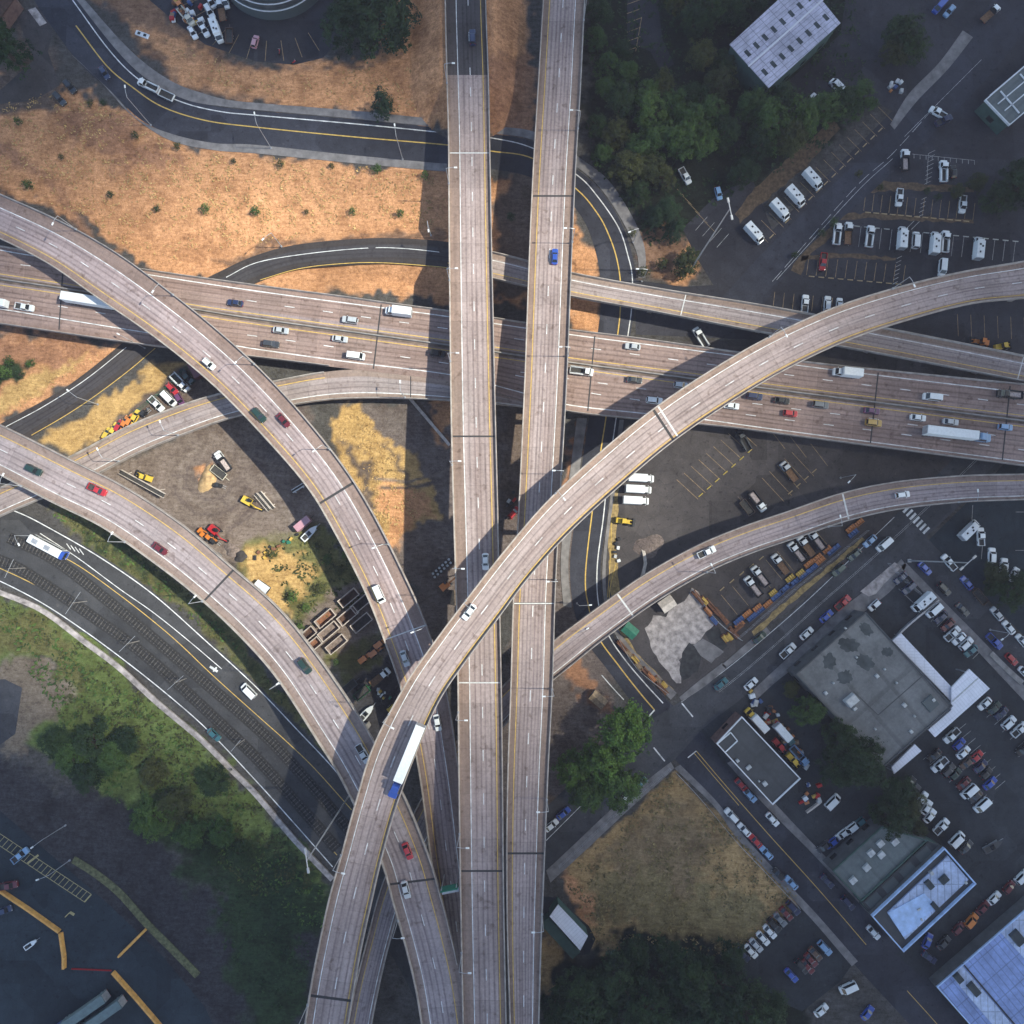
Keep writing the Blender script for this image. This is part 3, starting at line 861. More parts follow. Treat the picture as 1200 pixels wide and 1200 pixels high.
def m_street(mb):
    J = 0.055
    line_px(mb, J, [(85, 0), (125, 55), (155, 87), (185, 107), (220, 122), (260, 131), (300, 135), (425, 146), (524, 156), (578, 162), (625, 174), (676, 205), (700, 230), (725, 267), (736, 300), (741, 325), (740, 362), (736, 392), (722, 490), (712, 560), (707, 607), (700, 662), (701, 705), (711, 740), (730, 770), (755, 800), (777, 824)], 0.32)
    line_px(mb, J, [(89, 30), (125, 77), (155, 102), (190, 125), (240, 141), (300, 149), (410, 160), (525, 170), (575, 177), (625, 186), (676, 222), (700, 250), (712, 272), (722, 300), (727, 330), (727, 360), (724, 391), (710, 490), (705, 522), (694, 600), (686, 675), (690, 712), (700, 745), (725, 780), (750, 812), (767, 832)], 0.36, mat=1)
    line_px(mb, J, [(705, 791), (718, 806), (731, 820)], 0.25)
    line_px(mb, J, [(767, 832), (759, 841)], 0.4)
    n = 0.065
    line_px(mb, n, [(799, 824), (812, 840)], 0.4)
    line_px(mb, n, [(766, 876), (779, 892)], 0.4)
    line_px(mb, n, [(798, 823), (850, 785), (900, 744), (950, 700), (1000, 652), (1048, 606)], 0.16)
    line_px(mb, n, [(640, 985), (700, 925)], 0.16)
    for f in (0.42, 0.46):
        ROADS['N'].ribbon(mb, f, 0.05, 0.006, 120, 240)
    q = 0.045
    line_px(mb, q, [(816, 880), (850, 920), (900, 977), (958, 1041), (1015, 1107)], 0.20, mat=1)
    line_px(mb, q, [(813, 882), (835, 908), (866, 944)], 0.18, mat=1)
    line_px(mb, q, [(806, 888), (816, 880)], 0.3)
    line_px(mb, q, [(803, 904), (837, 942), (862, 974)], 0.14)
    line_px(mb, q, [(1063, 1161), (1098, 1200), (1140, 1250)], 0.18, mat=1)
    p = 0.055
    line_px(mb, p, [(905, 330), (1000, 222), (1046, 180), (1100, 120)], 0.10, (4.5, 6.0))
    line_px(mb, p, [(910, 328), (1003, 226), (1046, 186)], 0.10)
    line_px(mb, p, [(1060, 160), (1150, 70)], 0.08)
    for i in range(7):
        x, y = 1062 + i * 3.9, 597 + i * 4.1
        line_px(mb, n, [(x - 3.5, y + 3.5), (x + 3.5, y - 3.5)], 0.75, dz=0.006)
marking(['white_line', 'yellow_line'], m_street)
def m_loop(mb):
    line_px(mb, ROADS['H'], [(-40, 530), (0, 504), (50, 477), (100, 445), (148, 407)], 0.2)
    line_px(mb, ROADS['H'], [(37, 510), (75, 488), (110, 465), (150, 435), (182, 408)], 0.2, mat=1)
    line_px(mb, ROADS['H'], [(265, 325), (300, 308), (355, 298), (425, 291), (470, 291), (527, 297), (575, 305)], 0.2)
    line_px(mb, ROADS['H'], [(305, 328), (350, 315), (400, 309), (450, 308), (527, 314), (575, 322)], 0.2, mat=1)
marking(['white_line', 'yellow_line'], m_loop)
MLINES = [(0, [(-30, 584), (20, 600), (60, 620), (120, 655), (180, 697), (240, 750), (300, 805), (350, 857), (392, 902), (425, 945)], .28),
          (0, [(47, 625), (90, 653), (140, 690), (180, 718), (220, 750), (260, 784)], .22),
          (1, [(30, 636), (82, 657), (140, 697), (200, 745), (250, 792), (300, 837), (337, 870), (370, 902), (412, 949)], .22),
          (1, [(-30, 655), (0, 666), (50, 690), (100, 720), (150, 757), (207, 805), (250, 845), (300, 892), (330, 928), (362, 967), (395, 1002)], .22),
          (0, [(-30, 670), (0, 681), (50, 707), (100, 740), (150, 777), (200, 817), (245, 857), (300, 915), (345, 965), (390, 1016)], .28)]
def m_bus(mb):
    for c, pts, w in MLINES:
        line_px(mb, 0.035, pts, w, mat=c)
    line_px(mb, 0.035, [(246, 781), (255, 787)], 0.7)
    line_px(mb, 0.035, [(250, 787), (254, 782)], 0.5, dz=0.03)
    for i in range(4):
        line_px(mb, 0.035, [(78 + i * 5, 637 + i * 2), (83 + i * 5, 644 + i * 2)], 0.25)
marking(['white_line', 'yellow_line'], m_bus)

# kerbs and sidewalks
def walk(pairs, h=0.14, name='sidewalk'):
    r = Road('walk%d' % len(ROADS), [(a, b, c, d, 0.0) for a, b, c, d in pairs], 2.0)
    mb = MB()
    rings = []
    for i in range(len(r.L)):
        l, q = r.L[i], r.R[i]
        rings.append([(l[0], l[1], -0.05), (l[0], l[1], h), (q[0], q[1], h), (q[0], q[1], -0.05)])
    mb.grid(rings, 0, True, True, True)
    return tag(mb.build(name, ['sidewalk']), kind='structure')
walk([(90, 0, 97, -3), (130, 51, 140, 46), (159, 82, 171, 75), (190, 104, 204, 97), (224, 119, 236, 109), (262, 125, 266, 117), (300, 129, 302, 121), (412, 139, 414, 130), (522, 150, 523, 141)])
walk([(578, 156, 579, 148), (626, 165, 630, 156), (679, 198, 686, 190), (707, 225, 716, 215), (733, 266, 744, 260), (747, 300, 756, 294), (748, 326, 756, 326)])
walk([(80, 60, 90, 70), (120, 98, 130, 107), (153, 134, 162, 140), (198, 164, 204, 158), (250, 176, 252, 168), (300, 180, 300, 170), (400, 190, 402, 181), (495, 199, 497, 190), (523, 201, 524, 192)])
walk([(676, 490, 688, 490), (669, 545, 680, 545), (661, 607, 672, 607), (657, 662, 666, 662), (660, 710, 670, 712)])
walk([(726, 492, 731, 492), (718, 560, 723, 560), (712, 607, 716, 607), (706, 662, 710, 662), (708, 705, 712, 703), (718, 738, 723, 735), (738, 768, 744, 764), (764, 797, 770, 790), (786, 820, 793, 812)])
walk([(846, 779, 850, 783), (870, 758, 876, 763), (898, 735, 903, 741)])
walk([(796, 817, 799, 822), (820, 797, 826, 804), (846, 777, 852, 782)])
walk([(640, 1020, 645, 1034), (672, 990, 682, 1000), (720, 945, 732, 953), (770, 905, 782, 908), (786, 893, 790, 900)])
walk([(790, 900, 797, 896), (835, 943, 838, 937), (862, 980, 868, 975), (900, 1022, 905, 1016), (935, 1060, 941, 1054), (958, 1085, 964, 1079), (998, 1132, 1005, 1126)])
walk([(876, 814, 884, 822), (900, 792, 908, 800), (925, 769, 934, 780), (960, 737, 972, 752), (990, 710, 1006, 722), (1034, 677, 1046, 690), (1056, 655, 1062, 662)])
walk([(1055, 664, 1061, 659), (1100, 714, 1109, 708), (1150, 768, 1160, 760), (1195, 816, 1204, 808), (1255, 880, 1264, 873)])
walk([(852, 894, 860, 890), (880, 926, 888, 920), (911, 959, 918, 952), (946, 994, 952, 988), (981, 1031, 987, 1024), (1014, 1066, 1020, 1060)])
walk([(1048, 152, 1043, 146), (1075, 118, 1065, 110), (1110, 82, 1100, 74), (1140, 44, 1128, 36)])

# ------------------------------------------------------------------ light rail tracks
T1 = [(10, 630), (65, 657), (140, 715), (225, 787), (300, 852), (345, 898), (400, 962), (440, 1012)]
T2 = [(-30, 645), (0, 657), (32, 672), (112, 725), (175, 772), (250, 840), (300, 888), (340, 932), (395, 995)]
def track(pts, label):
    C = catmull([tuple(at(x, y, 0.06)) for x, y in pts], 0.75)
    root = empty('railway_track', tuple(C[0]), label=label, cat='railway track', group='light rail tracks on the busway')
    def rel(p):
        return Vector(p) - Vector(C[0])
    bed, sl, r1, r2 = MB(), MB(), [], []
    prev = None
    S = np.concatenate([[0], np.cumsum(np.linalg.norm(np.diff(C, axis=0), axis=1))])
    for i in range(len(C)):
        t = C[min(i + 1, len(C) - 1)] - C[max(i - 1, 0)]
        t /= np.linalg.norm(t)
        n = np.array([-t[1], t[0], 0])
        a, b = rel(C[i] + n * 1.75), rel(C[i] - n * 1.75)
        if prev:
            bed.face([prev[1], b, a, prev[0]])
        prev = (a, b)
        r1.append((C[i] + n * 0.72, n)); r2.append((C[i] - n * 0.72, n))
    for d in np.arange(0.5, S[-1] - 0.5, 1.15):
        p = np.array([np.interp(d, S, C[:, k]) for k in range(3)])
        q = np.array([np.interp(d + 0.2, S, C[:, k]) for k in range(3)])
        sl.box(tuple(rel(p)), (0.30, 2.5, 0.06), 0, math.atan2(q[1] - p[1], q[0] - p[0]))
    bed.build('ballast_bed', ['ballast'], root)
    tag(sl.build('sleeper', ['sleeper'], root), kind='stuff')
    for rr in (r1, r2):
        mb = MB()
        mb.grid([[rel(p + n * 0.06 + (0, 0, .05)), rel(p + n * 0.06 + (0, 0, .2)), rel(p - n * 0.06 + (0, 0, .2)), rel(p - n * 0.06 + (0, 0, .05))] for p, n in rr], 0, True, True, True)
        mb.build('rail', ['dark'], root)
track(T1, 'upper railway track with pale sleepers curving beside the bus lane')
track(T2, 'lower railway track with pale sleepers next to the pale retaining wall side')

# low wall below the busway
def ribbon_wall(name, pts, w, h, mat, label, cat, z0=0.0, group=None):
    C = catmull([tuple(at(x, y, z0)) for x, y in pts], 2.0)
    mb = MB()
    rr = []
    for i in range(len(C)):
        t = C[min(i + 1, len(C) - 1)] - C[max(i - 1, 0)]
        t = t / (np.linalg.norm(t) + 1e-9)
        n = np.array([-t[1], t[0], 0]) * w / 2
        rr.append([(*(C[i] + n)[:2], z0 - 0.1), (*(C[i] + n)[:2], z0 + h), (*(C[i] - n)[:2], z0 + h), (*(C[i] - n)[:2], z0 - 0.1)])
    mb.grid(rr, 0, True, True, True)
    return tag(mb.build(name, [mat]), label, cat, group)
ribbon_wall('retaining_wall', [(-30, 684), (0, 694), (50, 715), (100, 752), (140, 782), (187, 825), (237, 867), (270, 900), (300, 930), (345, 983), (390, 1030)], 1.5, 0.5, 'pad', 'pale low retaining wall curving between the busway and the green slope', 'wall')

# ------------------------------------------------------------------ viaducts
Road('A', [(521, -60, 571, -60, 6.2), (521, 0, 570, 0, 6.3), (523, 88, 573, 88, 6.6), (525, 165, 574.5, 165, 8), (526, 300, 577, 300, 11.8), (528, 480, 581, 480, 15.3), (531, 600, 584, 600, 17), (534, 700, 586, 700, 17.8), (536, 800, 588, 800, 18.3), (537, 900, 589.5, 900, 18.5), (539, 1050, 591, 1050, 18.6), (542, 1200, 594, 1200, 18.6), (543, 1260, 595, 1260, 18.6)])
Road('B', [(640, -60, 691, -60, 7.5), (636, 0, 686, 0, 8), (630, 100, 681, 100, 9.5), (624, 200, 675, 200, 11), (619.5, 300, 670.5, 300, 12.7), (614, 450, 664.5, 450, 15.2), (607, 600, 656, 600, 17), (601, 700, 651, 700, 17.8), (598, 800, 648, 800, 18.2), (594.5, 900, 643, 900, 18.3), (593, 1000, 639, 1000, 18.3), (594, 1100, 635, 1100, 18.3), (597, 1200, 632, 1200, 18.3), (598, 1260, 630, 1260, 18.3)])
Road('R', [(1262, 293, 1262, 338, 13.5), (1200, 306, 1206, 349, 14.5), (1125, 319, 1140, 356, 15.5), (1050, 337, 1066, 375, 17), (975, 361, 992, 400, 18.5), (900, 395, 920, 434, 20), (832, 434, 856, 472, 21.5), (765, 479, 790, 517, 22.5), (700, 532, 730, 567, 24), (640, 588, 668, 624, 25.3), (590, 646, 621, 676, 26.2), (550, 697, 584, 725, 27), (510, 750, 545, 777, 27.3), (475, 801, 514, 824, 27.5), (438, 872, 484, 893, 27.5), (417, 938, 463, 952, 27.5), (400, 1000, 447, 1010, 27.5), (386, 1050, 436, 1058, 27.2), (375, 1100, 425, 1107, 27), (365, 1150, 416, 1157, 27), (357, 1200, 408, 1206, 26.5), (348, 1260, 399, 1266, 26)])
Road('L1', [(-60, 200, -78, 247, 10.5), (0, 227, -20, 271, 11), (75, 261, 54, 308, 12), (140, 298, 115, 350, 13), (200, 342, 172, 389, 13.7), (250, 382, 219, 425, 14), (300, 427, 263, 464, 14), (350, 480, 313, 516, 14), (400, 542, 360, 571, 14), (437, 600, 391, 622, 13.8), (475, 675, 427, 692, 13.5), (500, 732, 450, 750, 13), (522, 800, 472, 816, 12.3), (538, 900, 491, 906, 11.5), (550, 1000, 504, 1003, 10.5), (557, 1060, 513, 1062, 10), (565, 1130, 522, 1132, 9), (575, 1210, 532, 1212, 8), (582, 1260, 540, 1262, 8)])
Road('L2', [(-60, 472, -82, 520, 11.5), (0, 497, -23, 545, 12), (87, 540, 60, 588, 13), (150, 572, 122, 619, 13.7), (215, 615, 183, 661, 14.3), (270, 662, 234, 701, 14.8), (325, 710, 282, 746, 15.2), (370, 764, 325, 795, 15.7), (417, 832, 371, 866, 16.3), (445, 880, 395, 904, 16.6), (474, 932, 421, 955, 17), (502, 1000, 447, 1010, 17.4), (517, 1050, 460, 1056, 17.6), (530, 1100, 474, 1105, 17.9), (541, 1150, 486, 1154, 18), (549, 1205, 495, 1208, 18.2), (556, 1260, 503, 1263, 18.3)])
Road('F', [(-60, 278, -66, 372, 6), (0, 288, -6, 379, 6.2), (172, 316, 166, 404, 6.6), (300, 334, 292, 418, 6.8), (400, 347, 391, 430, 6.9), (460, 355.5, 450, 437, 6.95), (525, 364, 515, 445, 7), (600, 375.5, 592, 463, 7), (667, 386, 658, 481, 7), (740, 395, 731, 490, 7), (855, 411, 845, 500, 7), (947, 424, 937, 512, 7), (1070, 437, 1060, 528, 7), (1200, 450, 1190, 545, 7), (1262, 456, 1252, 553, 7)])
Road('G', [(-60, 602, -52, 632, 5), (0, 572, 8, 602, 5), (85, 534, 100, 563, 5), (150, 500, 163, 531, 5.8), (210, 476, 222, 507, 6.2), (262, 460, 272, 490, 6.5), (330, 445, 337, 476, 6.8), (380, 436, 384, 469, 6.88), (425, 433, 426, 467, 6.9), (475, 439, 475, 467.5, 6.9), (527, 447, 526, 470, 6.92), (590, 463, 589, 475, 6.93), (640, 477, 640, 480.5, 6.93)])
Road('S', [(1262, 553, 1262, 583, 6.5), (1200, 555, 1200, 586, 6.8), (1125, 557, 1127, 589, 7), (1050, 564, 1055, 597, 7.3), (987, 577, 995, 610, 7.5), (922, 599, 932, 631, 7.7), (866, 618, 879, 649, 7.9), (812, 641, 828, 671, 8), (750, 676, 769, 705, 8), (687, 721, 709, 748, 8), (650, 749, 673, 777, 8), (610, 783, 633, 810, 8), (565, 830, 590, 852, 7.5), (520, 890, 548, 908, 6.5), (480, 962, 508, 977, 5.5), (448, 1035, 476, 1045, 5), (430, 1100, 457, 1106, 5), (415, 1160, 443, 1165, 5), (405, 1215, 433, 1218, 5), (398, 1262, 426, 1265, 5)])

CONC = (0.39, 0.305, 0.285)
MAT['dk_straight_west'] = deck_mat('concrete_west_straight', CONC, (0.40, 0.52, 0.62, 0.74), (0.27, 0.82), False, 0.74)
MAT['dk_straight_east'] = deck_mat('concrete_east_straight', CONC, (0.26, 0.36, 0.44, 0.54, 0.62, 0.70), (0.19, 0.75), False, 0.70)
MAT['dk_flyover'] = deck_mat('concrete_flyover', (0.40, 0.315, 0.295), (0.36, 0.52, 0.60, 0.76), (0.22, 0.86), False, 0.82)
MAT['dk_ramp'] = deck_mat('concrete_ramp', (0.39, 0.305, 0.30), (0.38, 0.48, 0.60, 0.70), (0.30, 0.78), False, 0.74)
MAT['dk_ramp_grey'] = deck_mat('concrete_grey_ramp', (0.37, 0.305, 0.305), (0.40, 0.52, 0.64, 0.74), (0.24, 0.80), False, 0.80)
MAT['dk_freeway'] = deck_mat('concrete_freeway', (0.33, 0.255, 0.25), (0.12, 0.19, 0.25, 0.32, 0.58, 0.64, 0.70, 0.76, 0.82, 0.87), (0.36, 0.50), False, 0.96, 2.0)
MAT['dk_single'] = deck_mat('concrete_single_lane', (0.35, 0.285, 0.27), (0.42, 0.60), (0.24, 0.80), False, 0.85)
MAT['dk_south'] = deck_mat('concrete_south_loop', (0.35, 0.285, 0.285), (0.42, 0.58, 0.70), (0.24, 0.86), False, 0.8)
MAT['dk_asphalt'] = deck_mat('asphalt_deck', (0.075, 0.066, 0.068), (0.42, 0.52, 0.62, 0.72), (0.27, 0.82), True, 1.2)

def interval(ex, L):
    """complement of the excluded stretches"""
    out, a = [], 0.0
    for x0, x1 in sorted(ex):
        if x0 > a:
            out.append((a, x0))
        a = max(a, x1)
    if a < L:
        out.append((a, L))
    return out

def viaduct(key, name, label, mat, thick=1.5, inset=1.6, noL=(), noR=(), d0=0.0, d1=None, ph=0.85, pier_every=34, piers=True, lower=(), fills=(), cat='bridge'):
    r = ROADS[key]
    d1 = r.len if d1 is None else d1
    o = r.M[0]
    root = empty(name, tuple(r.pt(d0, .5)), label=label, cat=cat)
    base = np.array(root.location)
    mb = MB()
    ds = [d0] + [x for x in r.S if d0 < x < d1] + [d1]
    prev = None
    for d in ds:
        W = float(np.interp(d, r.S, r.W))
        l, q = np.array(r.pt(d, 0)) - base, np.array(r.pt(d, 1)) - base
        ki = min(inset / W, .3)
        lb, qb = l + (q - l) * ki, q + (l - q) * ki
        row = [l, q, q - (0, 0, .45), qb - (0, 0, thick), lb - (0, 0, thick), l - (0, 0, .45)]
        if prev:
            pr, pd = prev
            for k in range(6):
                k2 = (k + 1) % 6
                uv = [(0, pd), (1, pd), (1, d), (0, d)] if k == 0 else None
                mb.face([pr[k], pr[k2], row[k2], row[k]] if k else [pr[0], pr[1], row[1], row[0]], 0 if k == 0 else 1, uv)
        else:
            mb.face(row, 1)
        prev = (row, d)
    mb.face(list(reversed(prev[0])), 1)
    deck = mb.build('deck', [mat, 'parapet'], root)
    import bmesh
    bm = bmesh.new(); bm.from_mesh(deck.data)
    bmesh.ops.remove_doubles(bm, verts=bm.verts, dist=1e-4)
    bmesh.ops.recalc_face_normals(bm, faces=bm.faces[:])
    bm.to_mesh(deck.data); bm.free()
    for side, ex in ((0, noL), (1, noR)):
        for a, b in interval(list(ex), d1):
            a = max(a, d0)
            if b - a < 2:
                continue
            pm = MB()
            rr = []
            for d in [a] + [x for x in r.S if a < x < b] + [b]:
                W = float(np.interp(d, r.S, r.W))
                f0, f1, ft = (0.004, 0.42 / W, 0.26 / W) if side == 0 else (0.996, 1 - 0.42 / W, 1 - 0.26 / W)
                p0, p1, pt_ = (np.array(r.pt(d, f)) - base for f in (f0, f1, ft))
                rr.append([p0 - (0, 0, .25), p0 + (0, 0, ph), pt_ + (0, 0, ph), p1 + (0, 0, .25), p1 + (0, 0, .0)])
            pm.grid(rr, 0, True, True, True)
            pm.build('parapet', ['parapet'], root)
    if piers:
        d = d0 + 10
        while d < d1 - 6:
            p = r.pt(d, .5)
            x, y = proj_np(np.array(p.x), np.array(p.y), np.array(p.z))
            clear = -100 < x < 1300 and -100 < y < 1300
            for k in lower:
                q = ROADS[k]
                dd = np.hypot(q.M[:, 0] - p.x, q.M[:, 1] - p.y)
                i = int(dd.argmin())
                if dd[i] < q.W[i] / 2 + 2.2:
                    clear = False
            g = float(bank_height(np.array([p.x]), np.array([p.y]))[0])
            h = p.z - thick - g
            if clear and h > 2.0:
                W = float(np.interp(d, r.S, r.W))
                a, b = r.pt(d, 0), r.pt(d, 1)
                rz = math.atan2(b.y - a.y, b.x - a.x)
                pb = MB()
                loc = (p.x - base[0], p.y - base[1], g - base[2])
                pb.box((loc[0], loc[1], loc[2] - .2), (W * 0.42, 1.4, h - 1.1), 0, rz)
                pb.box((loc[0], loc[1], loc[2] + h - 1.25), (W * 0.74, 1.7, 1.2), 0, rz)
                pb.build('pier', ['pier'], root)
                d += pier_every
            else:
                d += 4
    return root, base

def deck_marks(root, base, items, name, mats):
    mb = MB()
    for fn in items:
        fn(mb)
    mb.v = [(x - base[0], y - base[1], z - base[2]) for x, y, z in mb.v]
    return mb.build(name, mats, root)

def cross(mb, r, d, w, f0=0.04, f1=0.96, dz=0.028):
    a, b = r.pt(d - w / 2, f0, dz), r.pt(d - w / 2, f1, dz)
    c, e = r.pt(d + w / 2, f1, dz), r.pt(d + w / 2, f0, dz)
    mb.face([a, b, c, e])

def road_lines(key, root, base, white=(), yellow=(), dash=(), dmax=None, d0=0.0, wide=0.22):
    r = ROADS[key]
    L = r.len if dmax is None else dmax
    def wf(mb):
        for f in white:
            r.ribbon(mb, f, wide, 0.016, d0, L)
        for f, off in dash:
            r.dashes(mb, f, 0.2, 0.016, d0 + off, L)
    def yf(mb):
        for f in yellow:
            r.ribbon(mb, f, wide, 0.016, d0, L)
    if white or dash:
        deck_marks(root, base, [wf], 'white_lane_marking', ['white_line'])
    if yellow:
        deck_marks(root, base, [yf], 'yellow_lane_marking', ['yellow_line'])

def joints(key, root, base, pxs, mat='joint', w=0.45):
    r = ROADS[key]
    for x, y in pxs:
        d = r.dist_of(x, y)
        deck_marks(root, base, [lambda mb: cross(mb, r, d, w)], 'expansion_joint', [mat])

A, B, Rr, L1, L2, F, G, K, S_ = (ROADS[k] for k in 'A B R L1 L2 F G K S'.split())
low = ('J', 'H', 'M', 'N')
# west straight viaduct: asphalt approach on its bank, then concrete
da = A.dist_of(548, 88)
rt, bs = viaduct('A', 'straight_viaduct', 'left one of two long straight concrete viaducts running from top to bottom', 'dk_straight_west', d0=da, lower=low + ('F', 'G', 'K', 'L1', 'S'))
road_lines('A', rt, bs, white=(0.275,), yellow=(0.86,), dash=((0.56, 4),), d0=da)
joints('A', rt, bs, [(556, 512), (565, 1018)], 'joint', 0.5)
joints('A', rt, bs, [(549, 177), (562, 800)], 'pale_joint', 0.35)
rt, bs = viaduct('A', 'approach_road', 'dark asphalt approach road on a grass bank leading onto left straight viaduct', 'dk_asphalt', d1=da - 0.02, piers=False, thick=0.8, inset=0.3, cat='road')
road_lines('A', rt, bs, white=(0.275,), yellow=(0.86,), dash=((0.56, 4),), dmax=da)
rt, bs = viaduct('B', 'straight_viaduct', 'right one of two long straight concrete viaducts running from top to bottom', 'dk_straight_east', lower=low + ('F', 'G', 'K', 'L1', 'S'))
road_lines('B', rt, bs, white=(0.77,), yellow=(0.165,), dash=((0.48, 5),))
joints('B', rt, bs, [(649, 230), (626, 707), (617, 997)], 'joint', 0.55)
joints('B', rt, bs, [(624, 709)], 'pale_joint', 0.3)
rt, bs = viaduct('R', 'curved_flyover', 'topmost curved flyover sweeping from right edge over everything to bottom', 'dk_flyover', thick=1.8, lower=low + ('F', 'G', 'K', 'L1', 'L2', 'S', 'A', 'B'))
road_lines('R', rt, bs, white=(0.19, ), yellow=(0.90,), dash=((0.56, 6),))
joints('R', rt, bs, [(776, 496), (383, 1168)], 'joint', 0.7)
joints('R', rt, bs, [(779, 494)], 'pale_joint', 0.5)
rt, bs = viaduct('L1', 'curved_ramp', 'curved concrete ramp from upper left crossing the freeway and a yard', 'dk_ramp', lower=low + ('F', 'G', 'S'), noL=[(L1.dist_of(500, 950), 1e4)])
road_lines('L1', rt, bs, white=(0.31,), yellow=(0.84,), dash=((0.57, 3),))
joints('L1', rt, bs, [(398, 578)], 'joint', 0.7)
joints('L1', rt, bs, [(485, 735)], 'pale_joint', 0.3)
rt, bs = viaduct('L2', 'curved_ramp', 'curved concrete ramp from left edge running beside the light rail tracks', 'dk_ramp_grey', thick=1.6, lower=low + ('G', 'L1', 'S'), noL=[(L2.dist_of(505, 1130), 1e4)])
road_lines('L2', rt, bs, white=(0.80,), yellow=(0.22,), dash=((0.50, 8),))
joints('L2', rt, bs, [(256, 686), (475, 1032)], 'joint', 0.6)
gx0 = G.dist_of(400, 450)
fx0, fx1 = F.dist_of(388, 390), F.dist_of(662, 430)
rt, bs = viaduct('F', 'freeway_viaduct', 'broad freeway viaduct with median crossing the picture from left to right', 'dk_freeway', lower=('J', 'H', 'N'), noR=[(fx0, fx1)], pier_every=26)
def fw(mb):
    for pts in ([(-30, 289), (0, 293), (28, 298), (175, 322), (300, 341), (450, 361), (525, 371), (668, 392), (855, 416), (942, 429), (1080, 446), (1182, 458), (1240, 465)],
                [(-30, 357), (0, 362), (180, 391), (275, 405), (300, 409), (400, 423), (527, 439), (600, 457), (664, 474), (750, 484), (820, 491), (900, 502), (1060, 523), (1200, 541), (1240, 547)]):
        line_px(mb, F, pts, 0.28)
    line_px(mb, F, [(-20, 306), (39, 312), (120, 324), (315, 356), (361, 362), (451, 375), (496, 381), (590, 395), (675, 406), (720, 412), (809, 424), (944, 442), (989, 448), (1080, 459), (1126, 465), (1220, 477)], 0.2, (3.0, 11.6))
    line_px(mb, F, [(-20, 345), (70, 359), (119, 367), (250, 387), (346, 400), (435, 413), (525, 426), (610, 441), (690, 460), (736, 467), (800, 476), (915, 491), (1005, 502), (1096, 514), (1190, 526), (1240, 533)], 0.2, (3.0, 11.6))
    line_px(mb, F, [(610, 436), (704, 449), (749, 455), (840, 467), (930, 479), (1019, 490), (1064, 497), (1150, 508), (1240, 520)], 0.2, (3.0, 11.6))
def fy(mb):
    line_px(mb, F, [(-30, 316), (0, 321), (105, 337), (225, 357), (300, 368), (526, 399), (666, 419), (815, 438), (900, 450), (1200, 487), (1240, 492)], 0.24)
    line_px(mb, F, [(-30, 329), (0, 334), (82, 346), (240, 371), (300, 380), (526, 411), (666, 431), (804, 450), (900, 462), (1200, 500), (1240, 505)], 0.24)
deck_marks(rt, bs, [fw], 'white_lane_marking', ['white_line'])
deck_marks(rt, bs, [fy], 'yellow_lane_marking', ['yellow_line'])
MAT['median'] = plain('median_paving', (0.17, 0.125, 0.10), 0.95, 0, 0.5, 0.4)
deck_marks(rt, bs, [lambda mb: line_px(mb, F, [(-30, 322.5), (0, 327.5), (105, 343), (235, 364), (300, 374), (526, 405), (666, 425), (810, 444), (900, 456), (1200, 493.5), (1240, 498.5)], 1.9, dz=0.010)], 'median_strip', ['median'])
mbm = MB()
line_px(mbm, F, [(-30, 322.5), (0, 327.5), (105, 343), (235, 364), (300, 374), (526, 405), (666, 425), (810, 444), (900, 456), (1200, 493.5), (1240, 498.5)], 0.3, dz=0.75)
mbm.v = [(x - bs[0], y - bs[1], z - bs[2]) for x, y, z in mbm.v]
n0 = len(mbm.f)
for f in list(mbm.f):
    q = [mbm.v[i] for i in f]
    for a, b in ((q[0], q[3]), (q[1], q[2])):
        mbm.face([a, b, (b[0], b[1], b[2] - .75), (a[0], a[1], a[2] - .75)])
mbm.build('median_barrier', ['pier'], rt)
joints('F', rt, bs, [(72, 346), (440, 395), (691, 432), (1022, 476), (1182, 490)], 'joint', 0.4)
rt, bs = viaduct('G', 'slip_ramp', 'narrow concrete slip ramp curving past the yard to join the freeway', 'dk_single', lower=('J', 'H', 'M'), noL=[(G.dist_of(384, 452), 1e4)], piers=True, d1=G.len - 1)
road_lines('G', rt, bs, white=(0.80,), dmax=G.len - 2)
road_lines('G', rt, bs, yellow=(0.20,), dmax=G.dist_of(385, 452))
joints('G', rt, bs, [(484, 452)], 'joint', 0.3)
dk = K.dist_of(560, 305)
rt, bs = viaduct('K', 'loop_viaduct', 'narrow concrete viaduct just above the freeway leaving the grassy loop', 'dk_single', lower=('J', 'N', 'F'))
road_lines('K', rt, bs, white=(0.30,), yellow=(0.78,))
joints('K', rt, bs, [(798, 362), (1198, 432)], 'pale_joint', 0.3)
rt, bs = viaduct('S', 'south_ramp', 'narrow curved ramp over parked trucks from right edge to the straight viaducts', 'dk_south', lower=('J', 'N', 'M'))
road_lines('S', rt, bs, white=(0.84,), yellow=(0.26,))
joints('S', rt, bs, [(728, 707), (990, 594)], 'pale_joint', 0.5)

# gantry sign between the ramp and the west straight viaduct
MAT['sign_green'] = plain('sign_green', (0.02, 0.13, 0.085), 0.5, 0, 0.15)
g0 = at(517, 1040, 17.6); g1 = at(537, 1036, 17.6)
root = empty('overhead_sign', tuple(g0), math.atan2(g1.y - g0.y, g1.x - g0.x), label='green overhead sign spanning the dark gap beside the left straight viaduct', cat='sign')
w = (g1 - g0).length
mb = MB(); mb.box((w / 2, 0.0, 0.4), (w, 0.9, 2.2), 0, 0, (1, 0.3)); mb.build('sign_panel', ['sign_green'], root)
mb = MB(); mb.box((w / 2, -1.1, 0.2), (w, 1.2, 0.3)); mb.build('walkway', ['steel'], root)
mb = MB()
for x in (0.3, w - 0.3):
    mb.tube((x, 0.3, -6.0), (x, 0.3, 2.2), 0.16)
mb.build('post', ['steel'], root)

